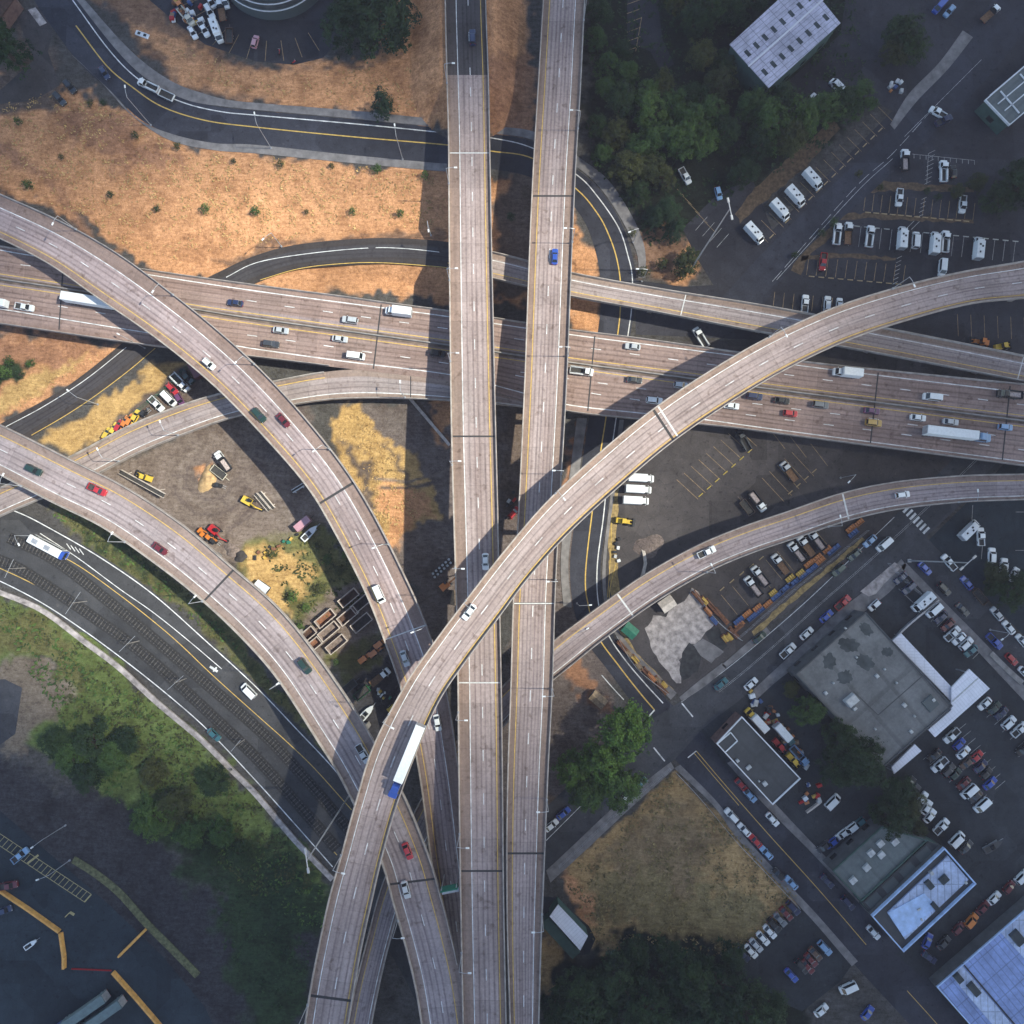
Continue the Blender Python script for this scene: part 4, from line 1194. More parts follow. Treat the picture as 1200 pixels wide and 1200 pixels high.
# ------------------------------------------------------------------ lamps
def lamp_mesh(h, arm):
    p = MB(); p.tube((0, 0, 0), (0, 0, h), 0.13, 0.08, 8); p.box((0, 0, 0), (0.5, 0.5, 0.35))
    a = MB(); a.tube((0, 0, h - 0.1), (arm * 0.5, 0, h + 0.35), 0.075, 0.06, 6); a.tube((arm * 0.5, 0, h + 0.35), (arm, 0, h + 0.4), 0.06, 0.05, 6)
    d = MB(); d.box((arm + 0.3, 0, h + 0.3), (0.95, 0.42, 0.2), 0, 0, (0.8, 0.7))
    return p.mesh('pole', ['steel']), a.mesh('arm', ['steel']), d.mesh('lamp_head', ['white'])
LM = {}
def street_lamp(base, ang, h, arm, label, group=None):
    k = (round(h, 1), round(arm, 1))
    if k not in LM:
        LM[k] = lamp_mesh(h, arm)
    r = empty('street_lamp', tuple(base), ang, label=label, cat='street lamp', group=group)
    for me, n in zip(LM[k], ('pole', 'arm', 'lamp_head')):
        o = bpy.data.objects.new(n, me); COL.objects.link(o); o.parent = r
def deck_lamps(key, f, pts, inward, desc, end, h=8.0, arm=2.4):
    r = ROADS[key]
    ax = 0 if end in ('left', 'right') else 1
    pts = sorted(pts, key=lambda p: p[ax] if end in ('left', 'top') else -p[ax])
    for i, (x, y) in enumerate(pts):
        d = r.dist_of(x, y)
        W = float(np.interp(d, r.S, r.W))
        b = r.pt(d, (0.2 / W) if f == 0 else 1 - 0.2 / W, 0.85)
        q = r.pt(d, 0.5, 0.85)
        street_lamp(b, math.atan2(q.y - b.y, q.x - b.x), h, arm, f'{ordinal(i, len(pts), end)} street lamp from the {end} on {desc}' if i and len(pts) > 1 else (f'{ordinal(0, len(pts), end)} street lamp on {desc}'), 'lamps on ' + desc)
deck_lamps('A', 0, [(524, 98), (526, 215), (526, 328), (527, 428), (531, 547), (533, 666), (536, 836), (537, 979), (540, 1115)], 1, 'left straight viaduct', 'top')
deck_lamps('B', 1, [(686, 29), (677, 154), (671, 285), (665, 421), (657, 555), (653, 682), (649, 809), (642, 939), (635, 1068)], 1, 'right straight viaduct', 'top')
deck_lamps('R', 0, [(1043, 340), (903, 396), (652, 580), (543, 705), (462, 840), (400, 998), (361, 1170)], 1, 'the topmost curved flyover', 'right')
deck_lamps('L1', 0, [(93, 272), (210, 349), (300, 427), (388, 525), (455, 634), (500, 735)], 1, 'the curved ramp from upper left', 'left')
deck_lamps('L2', 1, [(28, 575), (147, 636), (238, 708), (328, 800), (472, 1078)], 1, 'the curved ramp beside the tracks', 'left')
deck_lamps('S', 1, [(828, 670), (969, 616), (1122, 590)], 1, 'the narrow ramp over parked trucks', 'left')
deck_lamps('G', 1, [(141, 545), (212, 512), (473, 467)], 1, 'the slip ramp past the yard', 'left')
def ground_lamps(lst, desc, end):
    ax = 0 if end in ('left', 'right') else 1
    lst = sorted(lst, key=lambda p: p[ax] if end in ('left', 'top') else -p[ax])
    for i, (x, y, tx, ty, z, h) in enumerate(lst):
        b = at(x, y, z)
        hz = heading(x, y, math.degrees(math.atan2(-(ty - y), tx - x)))
        street_lamp(b, hz, h, 2.8, f'{ordinal(i, len(lst), end)} street lamp' + (f' from the {end}' if i else '') + f' {desc}', 'street lamps ' + desc)
ground_lamps([(177, 147, 172, 110, 0.05, 13), (318, 174, 312, 140, 0.05, 12), (472, 187, 468, 155, 0.05, 12), (742, 284, 728, 290, 0.05, 9), (752, 330, 742, 330, 0.05, 9)], 'beside the dark curving street at top', 'left')
ground_lamps([(330, 289, 318, 300, 0.6, 9), (505, 276, 507, 290, 4.2, 9), (115, 474, 95, 458, 0.06, 10), (170, 408, 150, 398, 0.06, 9)], 'along the dark loop road', 'left')
ground_lamps([(676, 707, 690, 706, 0.1, 8), (674, 738, 690, 730, 0.1, 8), (43, 628, 50, 640, 0.05, 9), (985, 560, 975, 570, 0.02, 9)], 'standing low beneath the ramps', 'left')
ground_lamps([(77, 967, 60, 980, 0.02, 10), (82, 1008, 66, 1014, 0.02, 9), (1160, 738, 1150, 745, 0.05, 8)], 'in the dark lots near the lower corners', 'left')

def catenary(x0, y0, x1, y1, label):
    a, b = at(x0, y0, .05), at(x1, y1, .05)
    m_ = (a + b) / 2
    r = empty('catenary_mast', tuple(m_), math.atan2(b.y - a.y, b.x - a.x), label=label, cat='mast', group='catenary masts between the tracks')
    L = (b - a).length
    mb = MB(); mb.tube((0, 0, 0), (0, 0, 6.5), .14, .1); mb.build('pole', ['pier'], r)
    mb = MB(); mb.tube((-L / 2, 0, 6.2), (L / 2, 0, 6.2), .06); mb.build('arm', ['steel'], r)
for i, q in enumerate([(93, 717, 110, 692), (154, 760, 172, 742), (209, 803, 227, 787), (281, 873, 292, 860), (24, 676, 34, 655)]):
    pass
cl = sorted([(93, 717, 110, 692), (154, 760, 172, 742), (209, 803, 227, 787), (281, 873, 292, 860), (24, 676, 34, 655)])
for i, q in enumerate(cl):
    catenary(*q, f'{ordinal(i, 5, "left")} catenary mast' + (' from the left' if i else '') + ' between the light rail tracks')

def high_mast(bx, by, tx, ty, label):
    a = at(bx, by, 0.1)
    best = min((( (at(tx, ty, h) - a).xy.length, h) for h in np.arange(12, 45, 0.5)))
    h = float(best[1])
    top = at(tx, ty, h)
    r = empty('floodlight_mast', tuple(a), label=label, cat='floodlight', group='tall floodlight masts')
    mb = MB(); mb.tube((0, 0, 0), (0, 0, h), .24, .14, 10); mb.box((0, 0, 0), (1.0, 1.0, .5)); mb.build('pole', ['steel'], r)
    rz = math.atan2(top.y, top.x) + 0.75
    c, s = math.cos(rz), math.sin(rz)
    mb = MB(); mb.tube((-2.3 * c, -2.3 * s, h), (2.3 * c, 2.3 * s, h), .13); mb.build('crossbar', ['steel'], r)
    for k in (-1, 1):
        mb = MB(); mb.box((2.3 * c * k, 2.3 * s * k, h - .1), (1.3, .6, .3), 0, rz, (.8, .7)); mb.build('lamp_head', ['steel'], r)
high_mast(808, 318, 853, 243, 'tall floodlight mast leaning across the upper lot beside a bushy verge')
high_mast(1065, 657, 1135, 662, 'tall floodlight mast at the street corner with long straight shadow')
high_mast(414, 925, 355, 1007, 'tall floodlight mast beside the tracks below the curved flyover')

# ------------------------------------------------------------------ vehicles
MAT['trailer_grey'] = plain('trailer_grey_green', (0.13, 0.17, 0.17), 0.6, 0, 0.25, 0.8)
CLR = {
    'white': (.80, .80, .80), 'silver': (.48, .49, .51), 'grey': (.16, .165, .175), 'black': (.014, .015, .018), 'dark grey': (.05, .052, .057),
    'navy blue': (.015, .025, .075), 'blue': (.025, .075, .36), 'light blue': (.22, .36, .55), 'red': (.42, .02, .025), 'dark red': (.13, .012, .016),
    'dark green': (.015, .04, .03), 'teal': (.04, .14, .16), 'orange': (.62, .19, .03), 'yellow': (.70, .46, .05), 'brown': (.10, .055, .035),
    'purple': (.13, .04, .11), 'gold': (.50, .30, .07), 'green': (.03, .18, .06), 'cream': (.62, .56, .45), 'pink': (.50, .26, .30),
}
def rrect(x0, x1, w, z, r=0.25, n=3):
    """rounded rectangle ring, front towards +x"""
    o = []
    for cx, cy, a0 in ((x1 - r, w / 2 - r, 0), (x0 + r, w / 2 - r, 90), (x0 + r, -w / 2 + r, 180), (x1 - r, -w / 2 + r, 270)):
        for k in range(n + 1):
            a = R_(a0 + 90 * k / n)
            o.append((cx + r * math.cos(a), cy + r * math.sin(a), z))
    return o
def hexa(mb, b, t, mat=0):
    mb.grid([b, t], mat, True, True, True)
def quad(x0, x1, w, z):
    return [(x0, -w / 2, z), (x1, -w / 2, z), (x1, w / 2, z), (x0, w / 2, z)]
def pane(a, b, c, d, ins=0.1, out=0.012):
    """a thin glass pane set just proud of the face a b c d"""
    P = [Vector(p) for p in (a, b, c, d)]
    ctr = sum(P, Vector()) / 4
    n = (P[1] - P[0]).cross(P[3] - P[0]).normalized()
    Q = [p + (ctr - p) * ins + n * out for p in P]
    mb = MB()
    mb.grid([[q - n * 0.008 for q in Q], Q], 0, True, True, True)
    return mb
PROTO = {}
def part(lst, name, mb, mats, smooth=False, paint=False):
    lst.append((name, mb.mesh(name.strip('>'), mats, smooth), paint))
def wheels(lst, xs, w, r=0.33, wd=0.24):
    for x in xs:
        for s in (-1, 1):
            mb = MB()
            y = s * (w / 2 - wd / 2 + 0.02)
            mb.tube((x, y - wd / 2, r), (x, y + wd / 2, r), r, r, 12, 0)
            part(lst, 'wheel', mb, ['tyre'])
            mb = MB()
            mb.tube((x, y + s * wd * 0.42, r), (x, y + s * (wd / 2 + .012), r), r * .6, r * .55, 8)
            part(lst, '>rim', mb, ['rim'])
def lights(lst, x1, x0, w, z, zr=None):
    for s in (-1, 1):
        mb = MB(); mb.box((x1 - .10, s * (w / 2 - .30), z), (.26, .36, .13), 0, 0, (.8, .9)); part(lst, 'headlight', mb, ['lens'])
        mb = MB(); mb.box((x0 + .06, s * (w / 2 - .24), (zr or z)), (.16, .30, .18)); part(lst, 'tail_light', mb, ['tail'])
def cabin(lst, body, xb0, xb1, xr0, xr1, w, zb, zr, sides=True, rear=True, wr=None, mat=0):
    wr = wr or w * 0.80
    b, t = quad(xb0, xb1, w, zb), quad(xr0, xr1, wr, zr)
    body.grid([b, t, quad(xr0 + .12, xr1 - .12, wr - .24, zr + .045)], mat, True, False, True)
    part(lst, 'windscreen', pane(b[1], b[2], t[2], t[1], .09), ['glass'])
    if rear:
        part(lst, 'rear_window', pane(b[3], b[0], t[0], t[3], .11), ['glass'])
    if sides:
        part(lst, 'side_window', pane(b[0], b[1], t[1], t[0], .12), ['glass'])
        part(lst, 'side_window', pane(b[2], b[3], t[3], t[2], .12), ['glass'])
def shell(mb, x0, x1, w, zs, r=.35):
    rings = [rrect(x0 + .06, x1 - .06, w - .1, .24, r), rrect(x0, x1, w, .42, r), rrect(x0, x1, w, zs - .22, r), rrect(x0 + .07, x1 - .10, w - .10, zs - .04, r), rrect(x0 + .16, x1 - .22, w - .26, zs, r)]
    mb.grid(rings, 0, True, True, True)
def mirrors(mb, x, w, z):
    for s in (-1, 1):
        mb.box((x, s * (w / 2 + .10), z), (.14, .22, .16))

def make(kind):
    L = []
    b = MB()
    if kind == 'sedan':
        shell(b, -2.35, 2.35, 1.82, .92); mirrors(b, .75, 1.78, .92)
        cabin(L, b, -1.85, 1.15, -1.15, .42, 1.66, .90, 1.43)
        L.insert(0, ('body', b.mesh('body', ['paint']), True)); wheels(L, (1.42, -1.42), 1.82); lights(L, 2.30, -2.32, 1.82, .66)
    elif kind == 'hatchback':
        shell(b, -2.1, 2.1, 1.80, .95); mirrors(b, .75, 1.76, .95)
        cabin(L, b, -2.0, 1.1, -1.65, .35, 1.66, .93, 1.50)
        L.insert(0, ('body', b.mesh('body', ['paint']), True)); wheels(L, (1.28, -1.28), 1.80); lights(L, 2.05, -2.07, 1.80, .68, .85)
    elif kind == 'suv':
        shell(b, -2.4, 2.4, 1.95, 1.08); mirrors(b, .85, 1.92, 1.1)
        cabin(L, b, -2.32, 1.18, -2.05, .48, 1.80, 1.06, 1.74)
        b.box((-.8, .68, 1.76), (1.9, .05, .07)); b.box((-.8, -.68, 1.76), (1.9, .05, .07))
        L.insert(0, ('body', b.mesh('body', ['paint']), True)); wheels(L, (1.45, -1.45), 1.95, .37); lights(L, 2.35, -2.37, 1.95, .78, .95)
    elif kind == 'van':
        shell(b, -2.65, 2.65, 2.0, 1.15); mirrors(b, 1.65, 1.98, 1.2)
        cabin(L, b, -2.62, 2.05, -2.52, 1.25, 1.94, 1.12, 2.05, True, True, 1.74)
        L.insert(0, ('body', b.mesh('body', ['paint']), True)); wheels(L, (1.72, -1.62), 2.0, .37); lights(L, 2.60, -2.62, 2.0, .85, 1.0)
    elif kind == 'pickup':
        shell(b, .2, 2.8, 1.98, 1.08); shell(b, -2.8, .5, 1.98, .80); mirrors(b, 1.25, 1.95, 1.15)
        cabin(L, b, -.62, 1.62, -.42, .92, 1.84, 1.05, 1.80)
        hexa(b, quad(-.62, .5, 1.9, .6), quad(-.62, .5, 1.84, 1.06))
        for s in (-1, 1):
            b.box((-1.72, s * .92, .78), (2.14, .12, .42))
        b.box((-2.72, 0, .78), (.12, 1.9, .40))
        L.insert(0, ('body', b.mesh('body', ['paint']), True))
        m = MB(); m.box((-1.72, 0, .80), (1.92, 1.72, .05)); part(L, 'load_bed', m, ['bed'])
        wheels(L, (1.72, -1.72), 1.98, .39); lights(L, 2.74, -2.76, 1.98, .82, .9)
    elif kind in ('utility_truck', 'flatbed_truck', 'dump_truck'):
        # cab forward, an open body behind
        shell(b, 1.3, 3.5, 2.15, 1.35, .3); mirrors(b, 2.3, 2.25, 1.6)
        cabin(L, b, .85, 2.75, 1.0, 2.2, 2.1, 1.32, 2.25)
        hexa(b, quad(.85, 1.6, 2.1, .5), quad(.85, 1.6, 2.1, 1.33))
        L.insert(0, ('cab', b.mesh('cab', ['paint']), True))
        m = MB(); m.box((-1.0, 0, .62), (5.2, 1.1, .25)); part(L, 'chassis', m, ['dark'])
        if kind == 'utility_truck':
            m = MB()
            for s in (-1, 1):
                m.box((-1.4, s * .95, .88), (4.1, .42, .72))
            m.box((-3.38, 0, .88), (.14, 1.6, .5)); part(L, 'tool_boxes', m, ['paint'], False, True)
            m = MB(); m.box((-1.4, 0, .88), (3.9, 1.48, .08)); part(L, 'load_bed', m, ['bed'])
            m = MB(); m.tube((.4, -.9, 2.2), (.4, .9, 2.2), .05); m.tube((-3.3, -.9, 2.0), (-3.3, .9, 2.0), .05)
            for s in (-1, 1):
                m.tube((.4, s * .9, 2.2), (-3.3, s * .9, 2.0), .05); m.tube((.4, s * .9, 1.5), (.4, s * .9, 2.2), .05); m.tube((-3.3, s * .9, 1.5), (-3.3, s * .9, 2.0), .05)
            part(L, 'ladder_rack', m, ['dark'])
        elif kind == 'flatbed_truck':
            m = MB(); m.box((-1.35, 0, .90), (4.3, 2.3, .12)); part(L, 'load_bed', m, ['load'])
            m = MB(); m.box((.72, 0, 1.0), (.12, 2.3, 1.0))
            for s in (-1, 1):
                m.box((-1.4, s * 1.12, 1.0), (4.1, .06, .28))
            part(L, 'bed_rail', m, ['dark'])
        else:
            m = MB()
            for s in (-1, 1):
                m.box((-1.4, s * 1.1, .90), (4.3, .14, .95))
            m.box((.72, 0, .90), (.14, 2.3, 1.15)); m.box((-3.52, 0, .90), (.12, 2.1, .9)); m.box((.95, 0, 1.95), (.7, 2.1, .1))
            part(L, 'tipper_body', m, ['dark'])
            m = MB(); m.box((-1.4, 0, .92), (4.0, 2.0, .5), 0, 0, (.85, .6)); part(L, 'load', m, ['gravel_load'])
        wheels(L, (2.35,), 2.15, .45); wheels(L, (-2.1,), 2.2, .45, .45); lights(L, 3.44, -3.5, 2.15, .95, .75)
    elif kind in ('box_truck', 'step_van'):
        if kind == 'box_truck':
            shell(b, 2.0, 4.0, 2.1, 1.35, .3); mirrors(b, 2.9, 2.25, 1.6)
            cabin(L, b, 1.75, 3.45, 1.85, 2.85, 2.08, 1.32, 2.25, True, False)
            hexa(b, quad(1.75, 2.4, 2.08, .5), quad(1.75, 2.4, 2.08, 1.33))
            x0, x1, zt = -4.0, 1.7, 3.25
        else:
            shell(b, 1.9, 3.6, 2.1, 1.45, .3); mirrors(b, 3.0, 2.25, 1.7)
            cabin(L, b, 1.5, 3.3, 1.5, 2.55, 2.1, 1.42, 2.4, True, False, 2.0)
            x0, x1, zt = -3.6, 1.9, 2.75
        L.insert(0, ('cab', b.mesh('cab', ['paint']), True))
        m = MB(); m.box((((x0 + x1) / 2), 0, .62), (x1 - x0, 2.4, zt - .62), 0, 0, (1, .97), .06); part(L, 'cargo_box', m, ['white'])
        m = MB(); m.box((x0 - .03, 0, .9), (.06, 2.0, zt - 1.25)); part(L, 'rear_door', m, ['steel'])
        if kind == 'step_van':
            for k, (x, y) in enumerate(((-1.8, .2), (.1, -.4), (.6, .35))):
                m = MB(); m.box((x, y, zt), (.6, .5, .14), 0, 0, (.8, .8)); part(L, 'roof_vent', m, ['dark'])
        wheels(L, (2.6,), 2.15, .45); wheels(L, (-2.2,), 2.3, .45, .4); lights(L, (4.0 if kind == 'box_truck' else 3.6) - .06, x0 - .02, 2.1, .9)
    elif kind in ('articulated_truck', 'grey_articulated_truck'):
        # tractor at the front, 15 m trailer behind
        shell(b, 7.4, 10.3, 2.35, 1.75, .4); mirrors(b, 8.7, 2.6, 2.1)
        cabin(L, b, 6.2, 8.9, 6.3, 8.35, 2.4, 1.7, 2.95, True, False)
        hexa(b, quad(6.2, 7.9, 2.4, .6), quad(6.2, 7.9, 2.4, 1.72))
        b.box((6.75, 0, 2.95), (1.2, 2.0, .75), 0, 0, (.5, .85))
        L.insert(0, ('tractor_cab', b.mesh('tractor_cab', ['paint']), True))
        m = MB(); m.box((5.6, 0, .75), (6.8, 1.0, .3)); part(L, 'chassis', m, ['dark'])
        m = MB(); m.tube((6.0, 1.0, .8), (6.0, 1.0, 3.4), .10); m.tube((6.0, -1.0, .8), (6.0, -1.0, 3.4), .10); part(L, 'exhaust_stack', m, ['rim'])
        m = MB(); m.box((-2.2, 0, 1.15), (15.0, 2.55, 2.8), 0, 0, (1, .985), .08); part(L, 'trailer', m, ['white' if kind == 'articulated_truck' else 'trailer_grey'])
        m = MB(); m.box((-9.73, 0, 1.3), (.06, 2.3, 2.4)); part(L, 'trailer_door', m, ['steel'])
        for s in (-1, 1):
            m = MB(); m.box((-2.2, s * 1.2, .75), (5.0, .05, .4)); part(L, 'side_skirt', m, ['dark'])
        wheels(L, (9.2,), 2.35, .5, .3); wheels(L, (5.0, 3.8, -7.4, -8.6), 2.45, .5, .5); lights(L, 10.24, -9.7, 2.35, 1.1)
    elif kind == 'bus':
        b.grid([rrect(-6, 6, 2.45, .35, .3), rrect(-6, 6, 2.55, .6, .3), rrect(-6, 6, 2.55, 2.85, .3), rrect(-5.9, 5.9, 2.3, 3.0, .3)], 0, True, True, True)
        L.append(('body', b.mesh('body', ['white']), False))
        m = MB()
        m.grid([rrect(5.0, 6.03, 2.58, .5, .3), rrect(5.0, 6.03, 2.58, 2.88, .3), rrect(5.05, 5.95, 2.36, 3.04, .3)], 0, True, True, True); part(L, 'nose_panel', m, ['paint'], False, True)
        m = MB(); m.box((6.03, 0, 1.35), (.04, 2.1, 1.2)); part(L, 'windscreen', m, ['glass'])
        for s in (-1, 1):
            m = MB(); m.box((-.5, s * 1.285, 1.5), (10.4, .03, .95)); part(L, 'side_window', m, ['glass'])
        for x in (-3.6, .6):
            m = MB(); m.box((x, 0, 3.0), (1.9, 1.4, .22), 0, 0, (.9, .9)); part(L, 'roof_unit', m, ['steel'])
        wheels(L, (3.9, -3.2), 2.55, .48, .35); lights(L, 6.02, -6.02, 2.5, .8)
    elif kind == 'box_trailer':
        b.box((0, 0, .75), (5.2, 2.2, 2.0), 0, 0, (1, .97), .06); L.append(('cargo_box', b.mesh('cargo_box', ['paint']), True))
        m = MB(); m.box((3.2, 0, .6), (1.4, .14, .14)); part(L, 'drawbar', m, ['dark'])
        m = MB(); m.box((-2.63, 0, .9), (.05, 1.9, 1.6)); part(L, 'rear_door', m, ['steel'])
        wheels(L, (.4, -.4), 2.2, .35)
    elif kind == 'open_trailer':
        b.box((0, 0, .7), (5.0, 2.2, .12)); L.append(('load_bed', b.mesh('load_bed', ['bed']), False))
        m = MB()
        for s in (-1, 1):
            m.box((0, s * 1.1, .82), (5.0, .08, .55)); m.box((s * 2.5, 0, .82), (.08, 2.2, .55))
        m.box((3.2, 0, .6), (1.6, .14, .14)); part(L, 'side_rail', m, ['paint'], False, True)
        wheels(L, (.4, -.4), 2.2, .35)
    elif kind == 'wheel_loader':
        b.box((-1.5, 0, .8), (2.4, 1.8, .9), 0, 0, (.9, .85)); b.box((.9, 0, .7), (1.5, 1.2, .6)); L.append(('body', b.mesh('body', ['paint']), True))
        m = MB(); m.box((-.3, 0, 1.5), (1.2, 1.4, 1.4), 0, 0, (.8, .85)); part(L, 'cab', m, ['glass'])
        m = MB(); m.box((-.3, 0, 2.9), (1.2, 1.4, .1)); part(L, 'cab_roof', m, ['paint'], False, True)
        for s in (-1, 1):
            m = MB(); m.tube((.9, s * .5, 1.3), (2.6, s * .5, .6), .12); part(L, 'lift_arm', m, ['paint'], False, True)
        m = MB(); m.grid([[(2.5, y, .15), (3.4, y, .1), (3.3, y, .25), (2.8, y, .4), (2.75, y, 1.1), (2.55, y, 1.1)] for y in (-1.25, 1.25)], 0, True, True, True); part(L, 'bucket', m, ['dark'])
        wheels(L, (1.2, -1.6), 2.2, .7, .5)
    elif kind == 'excavator':
        for s in (-1, 1):
            m = MB(); m.grid([rrect(-1.7, 1.7, .5, 0, .2), rrect(-1.8, 1.8, .5, .4, .2), rrect(-1.7, 1.7, .5, .8, .2)], 0, True, True, True)
            m.v = [(x, y + s * .95, z) for x, y, z in m.v]; part(L, 'crawler_track', m, ['dark'])
        b.box((-.5, 0, .9), (3.0, 2.2, 1.0), 0, 0, (.95, .9)); L.insert(0, ('body', b.mesh('body', ['paint']), True))
        m = MB(); m.box((.5, .6, 1.7), (1.2, .9, 1.2), 0, 0, (.85, .9)); part(L, 'cab', m, ['glass'])
        m = MB(); m.tube((.8, -.2, 1.6), (3.4, -.2, 3.0), .25, .2); m.tube((3.4, -.2, 3.0), (4.8, -.2, 1.0), .18, .14); part(L, 'boom', m, ['paint'], False, True)
        m = MB(); m.box((4.8, -.2, .3), (.7, .9, .7), 0, 0, (.6, 1)); part(L, 'bucket', m, ['dark'])
    elif kind == 'forklift':
        b.box((-.3, 0, .35), (1.9, 1.2, .8), 0, 0, (.9, .9)); L.append(('body', b.mesh('body', ['paint']), True))
        m = MB()
        for x in (-.7, .5):
            for s in (-1, 1):
                m.tube((x, s * .45, 1.1), (x, s * .45, 2.1), .05)
        m.box((-.1, 0, 2.1), (1.4, 1.1, .06)); part(L, 'overhead_guard', m, ['dark'])
        m = MB(); m.box((.8, 0, .1), (.12, .9, 2.3)); part(L, 'mast', m, ['dark'])
        for s in (-1, 1):
            m = MB(); m.box((1.4, s * .3, .12), (1.2, .14, .06)); part(L, 'fork', m, ['steel'])
        wheels(L, (.5, -.8), 1.2, .3)
    elif kind == 'boat':
        st = [(-2.9, 1.0), (-1.0, 1.1), (1.2, .95), (2.4, .5), (3.2, .06)]
        b.grid([[(x, -w * .3, .5), (x, -w, 1.25), (x, -w * .95, 1.32), (x, w * .95, 1.32), (x, w, 1.25), (x, w * .3, .5)] for x, w in st], 0, True, True, True); L.append(('hull', b.mesh('hull', ['paint']), True))
        m = MB(); m.box((-.2, 0, 1.32), (1.4, 1.3, .5), 0, 0, (.6, .8)); part(L, 'windscreen', m, ['glass'])
        m = MB(); m.box((-1.8, 0, 1.30), (1.5, 1.4, .06)); part(L, 'cockpit_floor', m, ['bed'])
        m = MB(); m.box((-.2, 0, .35), (5.0, 1.4, .12)); m.box((3.2, 0, .35), (2.0, .12, .12)); part(L, 'trailer_frame', m, ['steel'])
        wheels(L, (-.9,), 2.0, .3)
    elif kind == 'motorcycle':
        b.grid([rrect(-.7, .6, .3, .5, .1), rrect(-.6, .5, .36, .8, .1)], 0, True, True, True); L.append(('body', b.mesh('body', ['paint']), True))
        m = MB(); m.box((-.3, 0, .8), (.8, .3, .1)); part(L, 'saddle', m, ['dark'])
        m = MB(); m.tube((.55, -.4, 1.05), (.55, .4, 1.05), .03); m.tube((.75, 0, .4), (.5, 0, 1.05), .04); part(L, 'handlebar', m, ['steel'])
        for x in (-.75, .75):
            m = MB(); m.tube((x, -.07, .32), (x, .07, .32), .32, .32, 12); part(L, 'wheel', m, ['tyre'])
    return L

CATS = {'grey_articulated_truck': 'truck', 'sedan': 'car', 'hatchback': 'car', 'suv': 'car', 'van': 'van', 'pickup': 'pickup truck', 'utility_truck': 'truck', 'flatbed_truck': 'truck', 'dump_truck': 'truck',
        'box_truck': 'truck', 'step_van': 'van', 'articulated_truck': 'truck', 'bus': 'bus', 'box_trailer': 'trailer', 'open_trailer': 'trailer', 'wheel_loader': 'loader',
        'excavator': 'excavator', 'forklift': 'forklift', 'boat': 'boat', 'motorcycle': 'motorcycle'}
NAMES = {'grey_articulated_truck': 'articulated_truck', 'sedan': 'sedan_car', 'hatchback': 'hatchback_car', 'suv': 'suv_car', 'van': 'passenger_van', 'pickup': 'pickup_truck'}
WORDS = {'grey_articulated_truck': 'articulated truck', 'suv': 'SUV', 'pickup': 'pickup'}
def vehicle(kind, px, py, ang, color, label, group=None, road=None, z=0.0, scale=1.0):
    if kind not in PROTO:
        PROTO[kind] = make(kind)
    if road:
        r = ROADS[road]
        p, i = r.near(px, py)
        loc = Vector((p.x, p.y, float(r.M[i, 2]) + 0.02))
        # cross-fall between the two edges
        hz = r.tangent(i) + (math.pi if ang else 0.0)
        pitch = 0.0
    else:
        loc = at(px, py, z + 0.0)
        loc.z = z + 0.03
        hz = heading(px, py, ang)
    e = empty(NAMES.get(kind, kind), tuple(loc), hz, label=label, cat=CATS[kind], group=group)
    e.scale = (scale,) * 3
    c = CLR[color]
    j = 1 + rng.uniform(-.12, .05)
    for n, me, paint in PROTO[kind]:
        o = bpy.data.objects.new(n.strip('>'), me)
        COL.objects.link(o)
        o.parent = last if n[0] == '>' else e
        if n[0] != '>':
            last = o
        if paint:
            o.color = (c[0] * j, c[1] * j, c[2] * j, 1)
    return e

def fleet(desc, end, items, group=None, ang=0, road=None, z=0.0):
    """items: (kind, colour, px, py[, heading]); each label counts from one end of what desc names"""
    ax = 0 if end in ('left', 'right') else 1
    items = sorted(items, key=lambda t: t[2 + ax] if end in ('left', 'top') else -t[2 + ax])
    n = len(items)
    for i, t in enumerate(items):
        kind, colour, px, py = t[:4]
        a = t[4] if len(t) > 4 else ang
        w = WORDS.get(kind, kind.replace('_', ' '))
        if n == 1:
            lab = f'{colour} {w} {desc}'
        elif i == 0:
            lab = f'{colour} {w}, {ordinal(0, n, end)} of the vehicles {desc}'
        else:
            lab = f'{colour} {w}, {ordinal(i, n, end)} from the {end} {desc}'
        vehicle(kind, px, py, a, colour, lab, group or ('vehicles ' + desc if n > 1 else None), road, z)

# --- moving traffic; for roads the fifth value 1 turns the vehicle against the direction in which the road was traced
fleet('on upper freeway carriageway', 'left', [('sedan', 'navy blue', 277, 356, 1), ('suv', 'silver', 411, 376, 1), ('box_truck', 'white', 468, 367, 1), ('sedan', 'silver', 741, 407, 1), ('box_truck', 'white', 990, 438, 1), ('van', 'white', 1090, 466, 1), ('dump_truck', 'black', 1180, 463, 1)], road='F')
fleet('on lower freeway carriageway', 'left', [('box_trailer', 'white', 3, 357, 0), ('pickup', 'white', 31, 361, 0), ('articulated_truck', 'white', 118, 357, 0), ('sedan', 'silver', 330, 388, 0), ('suv', 'dark grey', 319, 404, 0), ('sedan', 'silver', 399, 398, 0), ('van', 'white', 418, 418, 0), ('suv', 'black', 513, 415, 0),
      ('utility_truck', 'white', 681, 436, 0), ('sedan', 'dark grey', 743, 446, 0), ('hatchback', 'silver', 797, 452, 0), ('suv', 'white', 766, 470, 0), ('sedan', 'white', 856, 476, 0), ('suv', 'navy blue', 883, 465, 0), ('sedan', 'black', 915, 470, 0), ('suv', 'grey', 960, 475, 0), ('hatchback', 'red', 925, 485, 0),
      ('sedan', 'purple', 1020, 482, 0), ('suv', 'gold', 1022, 496, 0), ('sedan', 'white', 1074, 490, 0), ('sedan', 'silver', 1112, 495, 0), ('hatchback', 'light blue', 1176, 501, 0), ('articulated_truck', 'light blue', 1116, 510, 0)], road='F')
